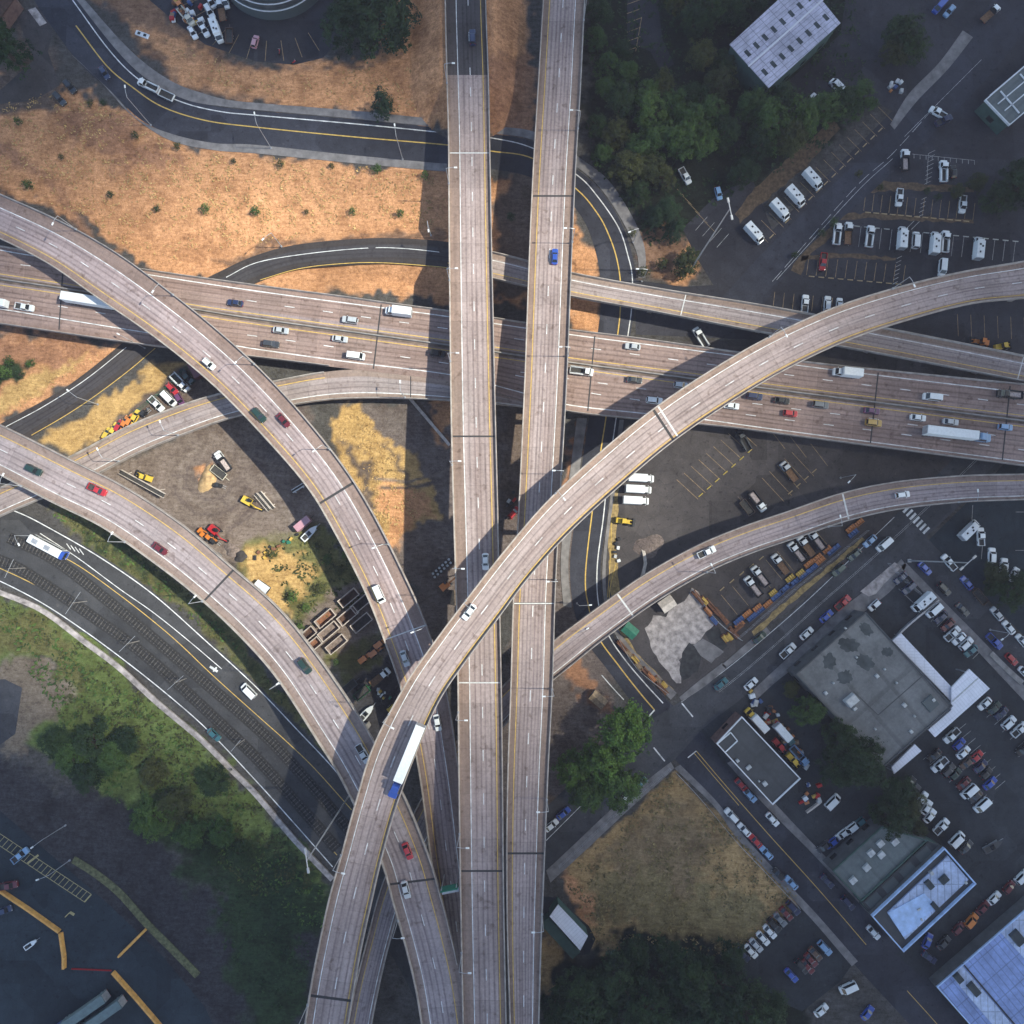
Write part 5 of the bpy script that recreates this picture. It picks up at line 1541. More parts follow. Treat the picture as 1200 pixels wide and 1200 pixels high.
fleet('driving on the asphalt approach at the top of left straight viaduct', 'top', [('suv', 'navy blue', 554, 46, 1)], road='A')
fleet('half hidden by the flyover on left straight viaduct', 'top', [('sedan', 'white', 569, 658, 0)], road='A')
fleet('driving alone on right straight viaduct', 'top', [('sedan', 'blue', 650, 302, 1)], road='B')
fleet('driving on the topmost curved flyover', 'top', [('sedan', 'white', 550, 717, 0)], road='R')
vehicle('articulated_truck', 478, 888, 0, 'blue', 'blue articulated truck with long white trailer on the topmost curved flyover', None, 'R')
fleet('on curved ramp from upper left', 'top', [('hatchback', 'white', 246, 427, 0), ('suv', 'dark green', 305, 487, 0), ('sedan', 'dark red', 333, 493, 0), ('van', 'white', 445, 696, 0), ('sedan', 'silver', 475, 771, 0), ('sedan', 'white', 513, 846, 0)], road='L1')
fleet('on curved ramp beside the tracks', 'top', [('suv', 'dark green', 42, 551, 0), ('pickup', 'red', 116, 574, 0), ('sedan', 'dark red', 189, 643, 0), ('suv', 'dark green', 358, 780, 0), ('pickup', 'silver', 426, 882, 0), ('sedan', 'red', 478, 996, 0), ('sedan', 'silver', 476, 1041, 0)], road='L2')
fleet('on narrow ramp over parked trucks', 'left', [('pickup', 'white', 827, 647, 1), ('hatchback', 'white', 1056, 580, 1)], road='S')
vehicle('bus', 61, 641, -28, 'blue', 'white city bus with blue nose in the bus lane at left edge', None, None, .04)
fleet('on the road beside the light rail tracks', 'left', [('van', 'white', 293, 809, 135), ('sedan', 'teal', 252, 860, -43)], z=.04)
vehicle('sedan', 124, 87, -58, 'navy blue', 'navy blue sedan driving down the dark curving street at top left', None, None, .05)
vehicle('utility_truck', 176, 103, 155, 'white', 'white utility truck towing a trailer on the dark curving street', None, None, .05)
vehicle('open_trailer', 197, 114, 155, 'white', 'white open trailer behind the utility truck on the curving street', None, None, .05)
fleet('parked on dry grass at top left', 'left', [('suv', 'dark grey', 72, 118, -48), ('suv', 'black', 84, 104, -48)])

# --- upper right lots
fleet('in tree shade at the grove edge', 'left', [('pickup', 'dark red', 775, 211, 140), ('pickup', 'white', 802, 208, -60), ('hatchback', 'light blue', 841, 228, -75)])
fleet('in roadside row below the grove', 'left', [('step_van', 'white', 882, 276, -48), ('step_van', 'white', 912, 249, -48), ('step_van', 'white', 930, 233, -48), ('step_van', 'white', 950, 213, -48)])
fleet('beside the metal roofed shed', 'left', [('pickup', 'white', 957, 120, 135), ('van', 'white', 979, 103, 135)])
fleet('near the street island at upper right', 'left', [('pickup', 'white', 1097, 134, 150), ('pickup', 'navy blue', 1104, 143, 25)])
fleet('by the pale sidewalk at top right', 'left', [('van', 'blue', 1099, 10, -132), ('sedan', 'light blue', 1111, 15, -132), ('flatbed_truck', 'white', 1158, 19, 42)])
fleet('in the top stall row of upper right lot', 'left', [('dump_truck', 'white', 1058, 190, 90), ('utility_truck', 'white', 1103, 203, 90), ('hatchback', 'black', 1115, 203, 92)])
fleet('in the second stall row of upper right lot', 'left', [('pickup', 'white', 1052, 233, -95), ('pickup', 'white', 1126, 241, -95)])
fleet('in the long stall row above the flyover', 'left', [('utility_truck', 'white', 979, 276, 84), ('flatbed_truck', 'white', 992, 275, 87), ('utility_truck', 'white', 1017, 279, 83), ('step_van', 'white', 1054, 281, 86), ('van', 'white', 1071, 283, 86), ('step_van', 'white', 1092, 287, 85), ('utility_truck', 'white', 1105, 285, 86), ('step_van', 'white', 1143, 293, 84)])
fleet('in the short row touching the flyover edge', 'left', [('pickup', 'red', 963, 308, -97), ('van', 'white', 1102, 315, -95)])
fleet('in stalls above the loop viaduct', 'left', [('pickup', 'white', 942, 357, 85), ('suv', 'white', 968, 357, 85), ('hatchback', 'white', 982, 358, 85)])
vehicle('utility_truck', 820, 397, 122, 'white', 'white utility truck parked in the dark gap between freeway and loop viaduct')
fleet('in the dark strip below the flyover', 'left', [('wheel_loader', 'orange', 1145, 402, 170), ('wheel_loader', 'yellow', 1172, 407, 10)])

# --- middle lot and truck yard
fleet('parked side by side beneath the flyover', 'top', [('box_truck', 'white', 750, 561, -3), ('box_truck', 'white', 747, 574, -3), ('box_truck', 'white', 744, 587, -3)])
fleet('in the brown lot under the freeway', 'left', [('flatbed_truck', 'silver', 923, 553, 128), ('dump_truck', 'white', 886, 588, -52), ('open_trailer', 'brown', 874, 595, 128), ('utility_truck', 'dark grey', 870, 517, 120)])
vehicle('wheel_loader', 731, 611, -8, 'yellow', 'yellow wheel loader on bare ground below the three white box trucks')
fleet('in truck row beneath the narrow ramp', 'left', [('dump_truck', 'white', 881, 687, 127), ('dump_truck', 'white', 889, 675, 127), ('flatbed_truck', 'white', 913, 661, 127), ('dump_truck', 'white', 932, 647, 127), ('flatbed_truck', 'white', 943, 640, 127), ('dump_truck', 'white', 955, 633, 127)])

# --- diagonal street and kerbside parking
fleet('on the diagonal street', 'left', [('sedan', 'white', 646, 966, 40), ('sedan', 'blue', 660, 952, 40), ('hatchback', 'white', 735, 931, 40), ('sedan', 'teal', 750, 917, 40), ('sedan', 'teal', 844, 801, 40), ('sedan', 'white', 879, 801, 42), ('sedan', 'dark green', 889, 747, 40), ('pickup', 'white', 922, 762, 42), ('sedan', 'white', 944, 742, 42), ('sedan', 'blue', 967, 722, 42),
      ('pickup', 'red', 986, 706, 42), ('suv', 'dark green', 981, 668, 222), ('sedan', 'dark green', 1000, 650, 222), ('sedan', 'light blue', 1018, 634, 222), ('van', 'white', 1034, 638, 222)], z=.06)
fleet('on the street past the canopy building', 'top', [('sedan', 'blue', 1082, 666, -45), ('pickup', 'white', 1110, 659, 130), ('suv', 'black', 1104, 690, -45), ('sedan', 'dark grey', 1126, 714, -45), ('sedan', 'blue', 1131, 683, 130), ('open_trailer', 'brown', 1146, 699, 130), ('sedan', 'silver', 1166, 719, 130), ('sedan', 'white', 1180, 735, 130), ('hatchback', 'white', 1195, 750, 130), ('pickup', 'blue', 1163, 751, -45), ('hatchback', 'red', 1183, 772, -45), ('sedan', 'white', 1199, 788, -45)], z=.05)
fleet('along the street below the dark roofed building', 'top', [('sedan', 'red', 868, 919, -47), ('sedan', 'light blue', 878, 931, -47), ('sedan', 'white', 904, 959, -47), ('sedan', 'navy blue', 968, 1031, -47), ('suv', 'navy blue', 992, 1056, -47), ('sedan', 'white', 1022, 1091, -47)], z=.05)
fleet('along the kerb of the triangular field', 'top', [('suv', 'white', 856, 954, 133), ('sedan', 'white', 871, 971, 133), ('sedan', 'red', 884, 984, 133), ('sedan', 'light blue', 897, 998, 133), ('hatchback', 'black', 911, 1023, 133), ('sedan', 'light blue', 926, 1033, 133)], z=.05)
fleet('on the lower side street', 'left', [('sedan', 'white', 961, 1182, 40), ('van', 'white', 992, 1155, 205), ('sedan', 'blue', 1015, 1185, 50)], z=.05)
fleet('along the street beside the blue roofs', 'left', [('sedan', 'blue', 1085, 1101, 65), ('sedan', 'navy blue', 1087, 1120, -35), ('sedan', 'dark grey', 1104, 1103, 45), ('hatchback', 'dark red', 1121, 1086, 45), ('suv', 'orange', 1136, 1077, 48), ('sedan', 'dark red', 1150, 1062, 48), ('sedan', 'white', 1163, 1051, 45), ('hatchback', 'dark red', 1180, 1038, 48), ('suv', 'white', 1195, 1026, 45)], z=.05)

# --- lots around the canopy building
fleet('in the row facing the canopy building', 'top', [('sedan', 'navy blue', 1054, 677, 222), ('suv', 'navy blue', 1063, 689, 222), ('step_van', 'white', 1078, 705, 222), ('van', 'white', 1092, 715, 222), ('sedan', 'navy blue', 1101, 723, 222), ('sedan', 'dark red', 1109, 732, 222), ('pickup', 'white', 1114, 742, 42), ('sedan', 'white', 1122, 748, 222), ('suv', 'white', 1130, 754, 42), ('sedan', 'teal', 1136, 762, 222)])
vehicle('hatchback', 1023, 709, 222, 'white', 'white hatchback alone by the top corner of the grey roofed building')
fleet('in the white van lot at right edge', 'left', [('step_van', 'white', 1132, 621, 45), ('pickup', 'white', 1147, 629, 93), ('suv', 'white', 1160, 651, 88), ('suv', 'white', 1174, 663, 85), ('sedan', 'white', 1186, 673, 60), ('hatchback', 'white', 1198, 684, 60)])
fleet('in the row right of the white canopy', 'left', [('sedan', 'white', 1152, 824, 222), ('sedan', 'dark green', 1163, 829, 42), ('sedan', 'navy blue', 1171, 835, 222), ('suv', 'white', 1180, 846, 42), ('pickup', 'white', 1192, 854, 42), ('pickup', 'black', 1197, 876, 222)])
fleet('in the upper row below the white canopy', 'top', [('pickup', 'white', 1113, 861, 222), ('hatchback', 'blue', 1122, 871, 42), ('sedan', 'white', 1127, 881, 42), ('sedan', 'red', 1142, 886, 42), ('sedan', 'brown', 1131, 893, 222), ('sedan', 'navy blue', 1147, 897, 42), ('hatchback', 'black', 1153, 905, 42), ('sedan', 'blue', 1158, 917, 42)])
fleet('in the lower row below the white canopy', 'top', [('sedan', 'black', 1093, 884, 222), ('pickup', 'white', 1099, 895, 222), ('suv', 'dark grey', 1109, 901, 42), ('hatchback', 'dark green', 1117, 906, 42), ('sedan', 'dark red', 1127, 917, 222), ('van', 'white', 1133, 926, 222), ('sedan', 'dark grey', 1141, 932, 222), ('van', 'white', 1148, 942, 222)])
fleet('along the trees behind the lower lot', 'top', [('sedan', 'black', 1064, 917, 50), ('suv', 'dark grey', 1069, 926, 50), ('sedan', 'white', 1079, 935, 55), ('sedan', 'white', 1084, 945, 55), ('sedan', 'white', 1088, 955, 50), ('pickup', 'white', 1101, 967, 45), ('van', 'white', 1119, 982, 45), ('sedan', 'dark grey', 1130, 991, 45)])
vehicle('boat', 1160, 990, 30, 'dark grey', 'dark boat on a trailer standing alone in the lower right lot')
fleet('in the small lot above the skylight roof', 'right', [('hatchback', 'teal', 1005, 963, 218), ('suv', 'white', 995, 970, 218), ('sedan', 'white', 986, 976, 218), ('sedan', 'blue', 974, 986, 218), ('sedan', 'dark grey', 964, 991, 218)])
vehicle('van', 974, 938, 45, 'white', 'white van alone below the dark roofed building beside a low wall')
fleet('in the row against the triangular field', 'left', [('sedan', 'navy blue', 870, 1117, -47), ('sedan', 'white', 879, 1113, -47), ('sedan', 'silver', 885, 1106, -47), ('sedan', 'white', 893, 1098, -47), ('sedan', 'white', 901, 1090, -47), ('suv', 'black', 906, 1082, -47), ('sedan', 'grey', 913, 1076, -47), ('sedan', 'dark red', 920, 1069, -47), ('suv', 'navy blue', 928, 1062, -47)])
fleet('in the dim row of the corner lot', 'left', [('sedan', 'blue', 926, 1141, -47), ('suv', 'black', 938, 1130, -47), ('sedan', 'dark red', 945, 1131, -47), ('sedan', 'dark red', 949, 1123, -47), ('sedan', 'brown', 954, 1116, -47), ('suv', 'light blue', 965, 1109, -47)])

# --- yards on the left
fleet('in the strip beside the slip ramp', 'left', [('hatchback', 'yellow', 127, 509, 60), ('sedan', 'yellow', 135, 504, 60), ('hatchback', 'red', 141, 500, 60), ('sedan', 'orange', 148, 496, 60), ('hatchback', 'orange', 154, 493, 60), ('sedan', 'yellow', 160, 489, 60), ('forklift', 'black', 171, 485, 40), ('motorcycle', 'grey', 174, 481, 60), ('pickup', 'white', 185, 474, -45), ('van', 'white', 200, 468, -45), ('hatchback', 'purple', 212, 469, -60), ('hatchback', 'red', 203, 456, -45), ('utility_truck', 'white', 213, 449, -45), ('pickup', 'dark green', 220, 442, -45), ('box_trailer', 'dark red', 232, 436, -60)])
vehicle('dump_truck', 263, 541, 125, 'white', 'white dump truck at the head of the sandy yard between two ramps')
vehicle('open_trailer', 258, 554, -38, 'cream', 'pale open trailer beside the dump truck in the sandy yard')
vehicle('forklift', 258, 569, -20, 'black', 'small dark forklift below the pale trailer in the sandy yard')
vehicle('wheel_loader', 171, 559, 160, 'yellow', 'yellow wheel loader near the long conveyor in the sandy yard')
vehicle('excavator', 293, 588, -30, 'yellow', 'yellow excavator beside two pale trusses in the sandy yard')
fleet('by the ramp parapet in sandy yard', 'top', [('excavator', 'red', 254, 622, -40), ('wheel_loader', 'orange', 243, 627, -40), ('forklift', 'orange', 253, 634, -40)])
vehicle('box_trailer', 357, 614, 40, 'pink', 'pinkish box trailer parked on the mound beside the boat')
vehicle('boat', 364, 625, 45, 'white', 'white boat on trailer beside the pinkish box trailer')
vehicle('flatbed_truck', 446, 793, 40, 'white', 'white flatbed truck in the dark yard between ramps')
vehicle('open_trailer', 425, 811, 40, 'green', 'green sided open trailer in the dark yard behind the flatbed truck')
vehicle('open_trailer', 410, 804, 40, 'grey', 'grey open trailer against the ramp in the dark yard')
vehicle('boat', 430, 835, 48, 'white', 'white boat on trailer in the dark yard between ramps')
vehicle('wheel_loader', 464, 826, 40, 'yellow', 'yellow wheel loader half hidden at the flyover edge')
fleet('in the row of loaders under the upper ramp', 'left', [('wheel_loader', 'orange', 430, 769, 38), ('wheel_loader', 'orange', 442, 762, 38), ('wheel_loader', 'orange', 448, 752, 38)])
vehicle('excavator', 523, 685, 40, 'orange', 'orange excavator in the brown yard beside left straight viaduct')
vehicle('hatchback', 602, 601, 50, 'red', 'red hatchback in the gap between the straight viaducts')

# --- round lot at the top and depot at the bottom left
fleet('in the round lot at top', 'left', [('pickup', 'orange', 212, 8, -60), ('utility_truck', 'cream', 220, 22, -50), ('sedan', 'white', 227, 40, -60), ('pickup', 'white', 240, 36, -60), ('suv', 'white', 247, 16, -60), ('van', 'white', 248, 3, -60), ('step_van', 'white', 256, 40, -70), ('flatbed_truck', 'white', 261, 15, 100), ('van', 'white', 265, 3, -75), ('open_trailer', 'brown', 270, 45, 90), ('hatchback', 'pink', 300, 51, 75), ('motorcycle', 'red', 328, 62, 80), ('motorcycle', 'red', 345, 74, 30)])
fleet('in the depot at bottom left', 'top', [('pickup', 'light blue', 26, 1001, 40), ('pickup', 'dark red', 12, 1036, 10), ('hatchback', 'navy blue', 8, 1065, 20)])
vehicle('boat', 38, 1105, 35, 'white', 'small white boat alone on the dark depot asphalt', scale=.7)
fleet('parked side by side in the depot', 'left', [('grey_articulated_truck', 'blue', 98, 1183, 215), ('grey_articulated_truck', 'teal', 117, 1189, 215)])

# ------------------------------------------------------------------ buildings
MAT['roof_lilac'] = roof_mat('ribbed_metal_roof', (0.60, 0.56, 0.68), 1.3, 0.5, 0.5)
MAT['roof_white'] = roof_mat('white_metal_roof', (0.78, 0.76, 0.82), 0.9, 0.18, 0.15)
MAT['roof_grey'] = roof_mat('grey_membrane_roof', (0.19, 0.185, 0.18), 9.0, 0.25, 0.5)
MAT['roof_dark'] = roof_mat('dark_membrane_roof', (0.055, 0.056, 0.060), 7.0, 0.15, 0.4)
MAT['roof_green'] = roof_mat('grey_green_roof', (0.12, 0.14, 0.14), 6.0, 0.2, 0.4)
MAT['roof_blue'] = roof_mat('blue_metal_roof', (0.26, 0.35, 0.66), 1.9, 0.40, 0.45)
MAT['roof_pale_blue'] = roof_mat('pale_blue_roof', (0.54, 0.62, 0.84), 2.0, 0.35, 0.5)
MAT['wall_grey'] = plain('wall_grey', (0.09, 0.09, 0.092), 0.9, 0, 0.35, 0.4)
MAT['wall_green'] = plain('wall_green', (0.05, 0.09, 0.075), 0.8, 0, 0.3, 0.5)
MAT['wall_brick'] = plain('wall_brick', (0.17, 0.10, 0.085), 0.9, 0, 0.4, 0.8)
MAT['trim_white'] = plain('roof_edge_white', (0.68, 0.68, 0.70), 0.6, 0, 0.2, 0.6)
MAT['trim_blue'] = plain('roof_edge_pale_blue', (0.42, 0.55, 0.80), 0.6, 0, 0.25, 0.6)
MAT['unit'] = plain('roof_unit_metal', (0.50, 0.50, 0.50), 0.5, 0.3, 0.3, 1.0)
MAT['skylight'] = plain('skylight_panel', (0.045, 0.055, 0.06), 0.25, 0, 0.4, 0.5)
MAT['rust'] = plain('rusty_steel', (0.22, 0.095, 0.05), 0.85, 0, 0.5, 1.2)
MAT['rust_dark'] = plain('dark_rust_floor', (0.085, 0.045, 0.03), 0.95, 0, 0.6, 1.0)
MAT['orange_paint'] = plain('orange_paint', (0.50, 0.185, 0.06), 0.6, 0, 0.35, 1.0)
MAT['yellow_paint'] = plain('yellow_paint', (0.58, 0.37, 0.08), 0.6, 0, 0.35, 1.0)
MAT['blue_paint'] = plain('blue_paint', (0.05, 0.10, 0.25), 0.6, 0, 0.35, 1.0)
MAT['green_paint'] = plain('green_paint', (0.03, 0.16, 0.10), 0.6, 0, 0.35, 1.0)
MAT['wood'] = plain('weathered_timber', (0.30, 0.21, 0.13), 0.9, 0, 0.5, 1.4)

def W_(root, p):
    return Vector(p) - root.location
def building(px_pts, h, label, wall, roof, edge=None, name='building', cat='building', parapet=0.5, windows=True, lip=0.0):
    """roof corners traced at their own height, walls dropped to the ground"""
    P = [at(x, y, h) for x, y in px_pts]
    if sum(a.x * b.y - b.x * a.y for a, b in zip(P, P[1:] + P[:1])) < 0:
        P.reverse()
    c = sum(P, Vector()) / len(P)
    root = empty(name, (c.x, c.y, 0), label=label, cat=cat)
    Q = [p - Vector((c.x, c.y, 0)) for p in P]
    n = len(Q)
    def inset(d):
        out = []
        for i in range(n):
            a, b, e = Q[i - 1], Q[i], Q[(i + 1) % n]
            u, v = (b - a).normalized(), (e - b).normalized()
            n1, n2 = Vector((-u.y, u.x, 0)), Vector((-v.y, v.x, 0))
            k = 1 + n1.dot(n2)
            out.append(b + (n1 + n2) * (d / max(k, .2)))
        return out
    mb = MB()
    wq = inset(lip) if lip else Q
    mb.grid([[(q.x, q.y, -0.1) for q in wq], [(q.x, q.y, h - 0.01) for q in wq]], 0, True)
    mb.build('wall', [wall], root)
    e0 = (Q[1] - Q[0]).normalized()
    f0 = Vector((-e0.y, e0.x, 0))
    mb = MB()
    rq = inset(0.3) if edge else Q
    uv = [((q - Q[0]).dot(e0) + 100, (q - Q[0]).dot(f0) + 100) for q in rq]
    mb.face([(q.x, q.y, h) for q in rq], 0, uv)
    if not edge:
        mb.grid([[(q.x, q.y, h - .25) for q in rq], [(q.x, q.y, h) for q in rq]], 0, True)
    mb.build('roof', [roof], root)
    if edge:
        mb = MB()
        o, i_ = Q, inset(0.32)
        rr = []
        for k in range(n + 1):
            a, b = o[k % n], i_[k % n]
            rr.append([(a.x, a.y, h - .15), (a.x, a.y, h + parapet), (b.x, b.y, h + parapet), (b.x, b.y, h - .15)])
        mb.grid(rr, 0, True)
        mb.build('parapet', [edge], root)
    if windows:
        for i in range(n):
            a, b = wq[i], wq[(i + 1) % n]
            L = (b - a).length
            k = int(L // 6)
            u = (b - a).normalized()
            out = Vector((u.y, -u.x, 0))
            mid = (a + b) / 2 + Vector((c.x, c.y, 0))
            if mid.dot(out) > 0:      # only the walls that face the middle of the place can be seen
                continue
            for q in range(k):
                p = a + u * (L * (q + .5) / k) + out * 0.03
                m = MB(); m.box((p.x, p.y, 1.2), (2.2, .08, 1.5), 0, math.atan2(u.y, u.x)); m.build('window', ['glass'], root)
    return root, h
def roof_of(root):
    return next((c for c in root.children if c.name.split('.')[0] == 'roof'), root)
def roof_boxes(b, items, name, mat, hh=0.8, ang=None):
    root, h = b
    for it in items:
        x, y, w, d = it[:4]
        a = it[4] if len(it) > 4 else ang
        p = W_(root, at(x, y, h))
        mb = MB(); mb.box((p.x, p.y, h - .02), (w, d, hh), 0, heading(x, y, a) if a is not None else 0, (.94, .94), 0.04)
        mb.build(name, [mat], roof_of(root))
def roof_strip(b, pts, w, name, mat, hh=0.12):
    root, h = b
    mb = MB()
    for (x0, y0), (x1, y1) in zip(pts, pts[1:]):
        p, q = W_(root, at(x0, y0, h)), W_(root, at(x1, y1, h))
        d = q - p
        mb.box(((p.x + q.x) / 2, (p.y + q.y) / 2, h - .01), (d.length, w, hh), 0, math.atan2(d.y, d.x))
    return mb.build(name, [mat], roof_of(root))

b = building([(855, 52), (901, 103), (985, 27), (941, -27)], 8.5, 'large shed with lilac ribbed metal roof and dark skylights at top right', 'wall_green', 'roof_lilac', None, 'warehouse', 'warehouse', lip=.4)
roof_strip(b, [(877, 78), (964, 0)], .5, 'ridge_cap', 'roof_white', .25)
sk = []
for k in range(8):
    t = (k + .5) / 8.4
    sk.append((868 + 86 * t + 3, 65 - 78 * t + 2, 2.3, 1.3, 42 + 90))
    sk.append((889 + 86 * t + 2, 88 - 77 * t + 1, 2.3, 1.3, 42 + 90))
roof_boxes(b, sk, 'skylight', 'skylight', .08)
b = building([(1153, 118), (1182, 148), (1262, 80), (1232, 50)], 5, 'building with white roof frame over grey panels at upper right edge', 'wall_green', 'roof_green', 'trim_white', lip=.3)
for x0, y0, x1, y1 in ((1160, 112, 1240, 44), (1169, 122, 1249, 55), (1177, 130, 1257, 63), (1172, 107, 1194, 133), (1195, 87, 1217, 113), (1218, 67, 1240, 93)):
    roof_strip(b, [(x0, y0), (x1, y1)], .35, 'roof_frame', 'trim_white', .3)
b = building([(932, 790), (1014, 717), (1116, 827), (1034, 900)], 6.5, 'large grey flat roofed building with dark water stains and small vents', 'wall_grey', 'roof_grey', 'wall_grey', parapet=.35)
roof_boxes(b, [(996, 820, 3.6, 2.6)], 'roof_unit', 'unit', 1.6, 40)
roof_boxes(b, [(1027, 792, 1.0, 1.0), (1059, 826, 1.1, 1.1), (967, 812, .9, .9), (1093, 820, .9, .9), (1067, 857, .9, .9), (1036, 784, .5, .5), (1003, 770, .5, .5), (1071, 839, .5, .5), (1025, 854, .5, .5), (1001, 830, 1.2, .9), (976, 800, .5, .5), (990, 736, .5, .5), (1050, 800, .5, .5)], 'vent', 'unit', .7, 40)
roof_boxes(b, [(1090, 824, 3.8, 3.8)], 'access_hatch', 'roof_green', .5, 42)
roof_strip(b, [(1080, 793), (1029, 838)], .25, 'roof_seam', 'roof_dark', .04)
roof_strip(b, [(1029, 838), (1000, 810)], .2, 'roof_seam', 'roof_dark', .04)
MAT['stain'] = plain('ponding_stain', (0.085, 0.09, 0.088), 0.95, 0, 0.5, 0.25)
for cx, cy, a, bb, t in ((995, 756, 12, 8, .3), (1015, 737, 9, 6, .8), (972, 775, 9, 8, 1.4), (1014, 776, 12, 8, .5), (990, 794, 8, 9, .9), (1040, 764, 7, 5, .2)):
    rg = random.Random(cx)
    pts = []
    for k in range(26):
        w = 2 * math.pi * k / 26
        r = 1 + rg.uniform(-.22, .22)
        x, y = a * r * math.cos(w), bb * r * math.sin(w)
        pts.append((cx + x * math.cos(t) - y * math.sin(t), cy + x * math.sin(t) + y * math.cos(t)))
    m = MB(); m.face([tuple(W_(b[0], at(x, y, 6.5)) + Vector((0, 0, .012))) for x, y in reversed(pts)])
    m.build('water_stain', ['stain'], roof_of(b[0]))

def canopy(pts, h, label, mat='roof_white', sk=()):
    P = [at(x, y, h) for x, y in pts]
    c = sum(P, Vector()) / len(P)
    root = empty('canopy', (c.x, c.y, 0), label=label, cat='canopy')
    Q = [p - Vector((c.x, c.y, 0)) for p in P]
    if sum(a.x * b_.y - b_.x * a.y for a, b_ in zip(Q, Q[1:] + Q[:1])) < 0:
        Q.reverse()
    e0 = (Q[1] - Q[0]).normalized(); f0 = Vector((-e0.y, e0.x, 0))
    mb = MB()
    mb.face([(q.x, q.y, h) for q in Q], 0, [((q - Q[0]).dot(e0) + 50, (q - Q[0]).dot(f0) + 50) for q in Q])
    mb.grid([[(q.x, q.y, h - .5) for q in Q], [(q.x, q.y, h) for q in Q]], 0, True)
    mb.face([(q.x, q.y, h - .5) for q in reversed(Q)])
    mb.build('roof', [mat], root)
    for q in Q:
        p = q * .9
        m = MB(); m.box((p.x, p.y, 0), (.25, .25, h - .5)); m.build('post', ['steel'], root)
    return root, h
canopy([(1046, 751), (1056, 742), (1114, 804), (1114, 821)], 4.6, 'long narrow white canopy along the side of the grey roofed building')
c2 = canopy([(1115, 806), (1136, 784), (1160, 807), (1096, 864), (1088, 855), (1115, 832)], 5.2, 'wide white canopy over the lot with a darker centre seam')
roof_strip(c2, [(1116, 822), (1146, 795)], .3, 'ridge_seam', 'unit', .1)
canopy([(1045, 899), (1072, 872), (1080, 880), (1048, 907)], 4.4, 'small white canopy at the foot of the grey roofed building')
b = building([(839, 871), (869, 839), (938, 912), (905, 943)], 5.5, 'dark flat roofed building with thin white roof edge at the crossing', 'wall_brick', 'roof_dark', 'trim_white', parapet=.4)
roof_strip(b, [(840, 872), (856, 858), (864, 868), (850, 881)], .28, 'roof_curb', 'trim_white', .3)
roof_boxes(b, [(864, 891, .9, .9), (896, 918, 1.3, 1.3), (877, 899, 1.6, 1.0), (889, 915, .5, .5)], 'vent', 'unit', .6, 40)
b = building([(975, 1020), (1033, 968), (1086, 984), (1009, 1056)], 6.0, 'grey green flat roof with six square skylights at lower right', 'wall_grey', 'roof_green', 'wall_green', parapet=.4)
roof_boxes(b, [(999, 1031, 2.1, 1.7), (1015, 1016, 2.1, 1.7), (1020, 999, 2.1, 1.7), (1032, 1001, 2.1, 1.7), (1031, 988, 2.1, 1.7), (1048, 986, 2.1, 1.7)], 'skylight', 'unit', .7, 42)
b = building([(1010, 1058), (1088, 986), (1100, 990), (1021, 1071)], 5.2, 'narrow dark green panelled roof squeezed between skylight roof and bright roof', 'wall_green', 'roof_dark', None)
for k in range(4):
    x, y = 1024 + k * 19.5, 1055 - k * 18
    roof_boxes(b, [(x, y, 4.6, 2.6)], 'roof_panel', 'roof_green', .10, 42)
b = building([(1020, 1072), (1105, 992), (1142, 1034), (1057, 1114)], 6.5, 'bright pale blue patched roof with white parapet near the street corner', 'wall_grey', 'roof_dark', 'trim_blue', parapet=.9)
root, h = b
for nm, pts, mt, hh in (('roof_deck', [(1040, 1070), (1111, 1003), (1135, 1031), (1061, 1101)], 'roof_pale_blue', .45), ('roof_patch', [(1041, 1070), (1083, 1047), (1098, 1062), (1071, 1090), (1059, 1098)], 'trim_blue', .62)):
    P = [W_(root, at(x, y, h + hh)) for x, y in pts]
    if sum(a.x * c.y - c.x * a.y for a, c in zip(P, P[1:] + P[:1])) < 0:
        P.reverse()
    m = MB(); m.face([(p.x, p.y, h + hh) for p in P], 0, [(p.x + 60, p.y + 60) for p in P]); m.grid([[(p.x, p.y, h - .02) for p in P], [(p.x, p.y, h + hh) for p in P]], 0, True)
    m.build(nm, [mt], root)
roof_boxes(b, [(1087, 1035, 2.6, 1.8), (1104, 1029, 2.0, 2.6), (1094, 1061, 3.0, 1.4)], 'roof_hatch', 'skylight', 1.2, 130)
roof_boxes(b, [(1075, 1064, 1.2, .4), (1130, 1033, .7, .7), (1078, 1076, .6, .6), (1090, 1022, 1.0, 1.0)], 'vent', 'unit', 1.0, 30)
b = building([(1097, 1156), (1212, 1056), (1330, 1190), (1215, 1290)], 3.6, 'huge bright blue metal roof with paler strips in the lower right corner', 'wall_grey', 'roof_blue', 'trim_blue', parapet=.3, windows=False)
root, h = b
for pts in ([(1114, 1143), (1127, 1131), (1235, 1258), (1222, 1270)], [(1173, 1093), (1203, 1067), (1260, 1132), (1232, 1158)]):
    P = [W_(root, at(x, y, h + .1)) for x, y in pts]
    if sum(a.x * c.y - c.x * a.y for a, c in zip(P, P[1:] + P[:1])) < 0:
        P.reverse()
    m = MB(); m.face([(p.x, p.y, h + .1) for p in P], 0, [(p.x + 80, p.y + 80) for p in P]); m.grid([[(p.x, p.y, h - .02) for p in P], [(p.x, p.y, h + .1) for p in P]], 0, True)
    m.build('roof_strip', ['roof_pale_blue'], root)
roof_strip(b, [(1128, 1129), (1238, 1258)], .4, 'roof_gutter', 'dark', .2)
roof_boxes(b, [(1122, 1145, 2.6, 2.0), (1140, 1158, 4.0, 2.2), (1191, 1098, 4.2, 3.0)], 'roof_hatch', 'skylight', .9, 130)
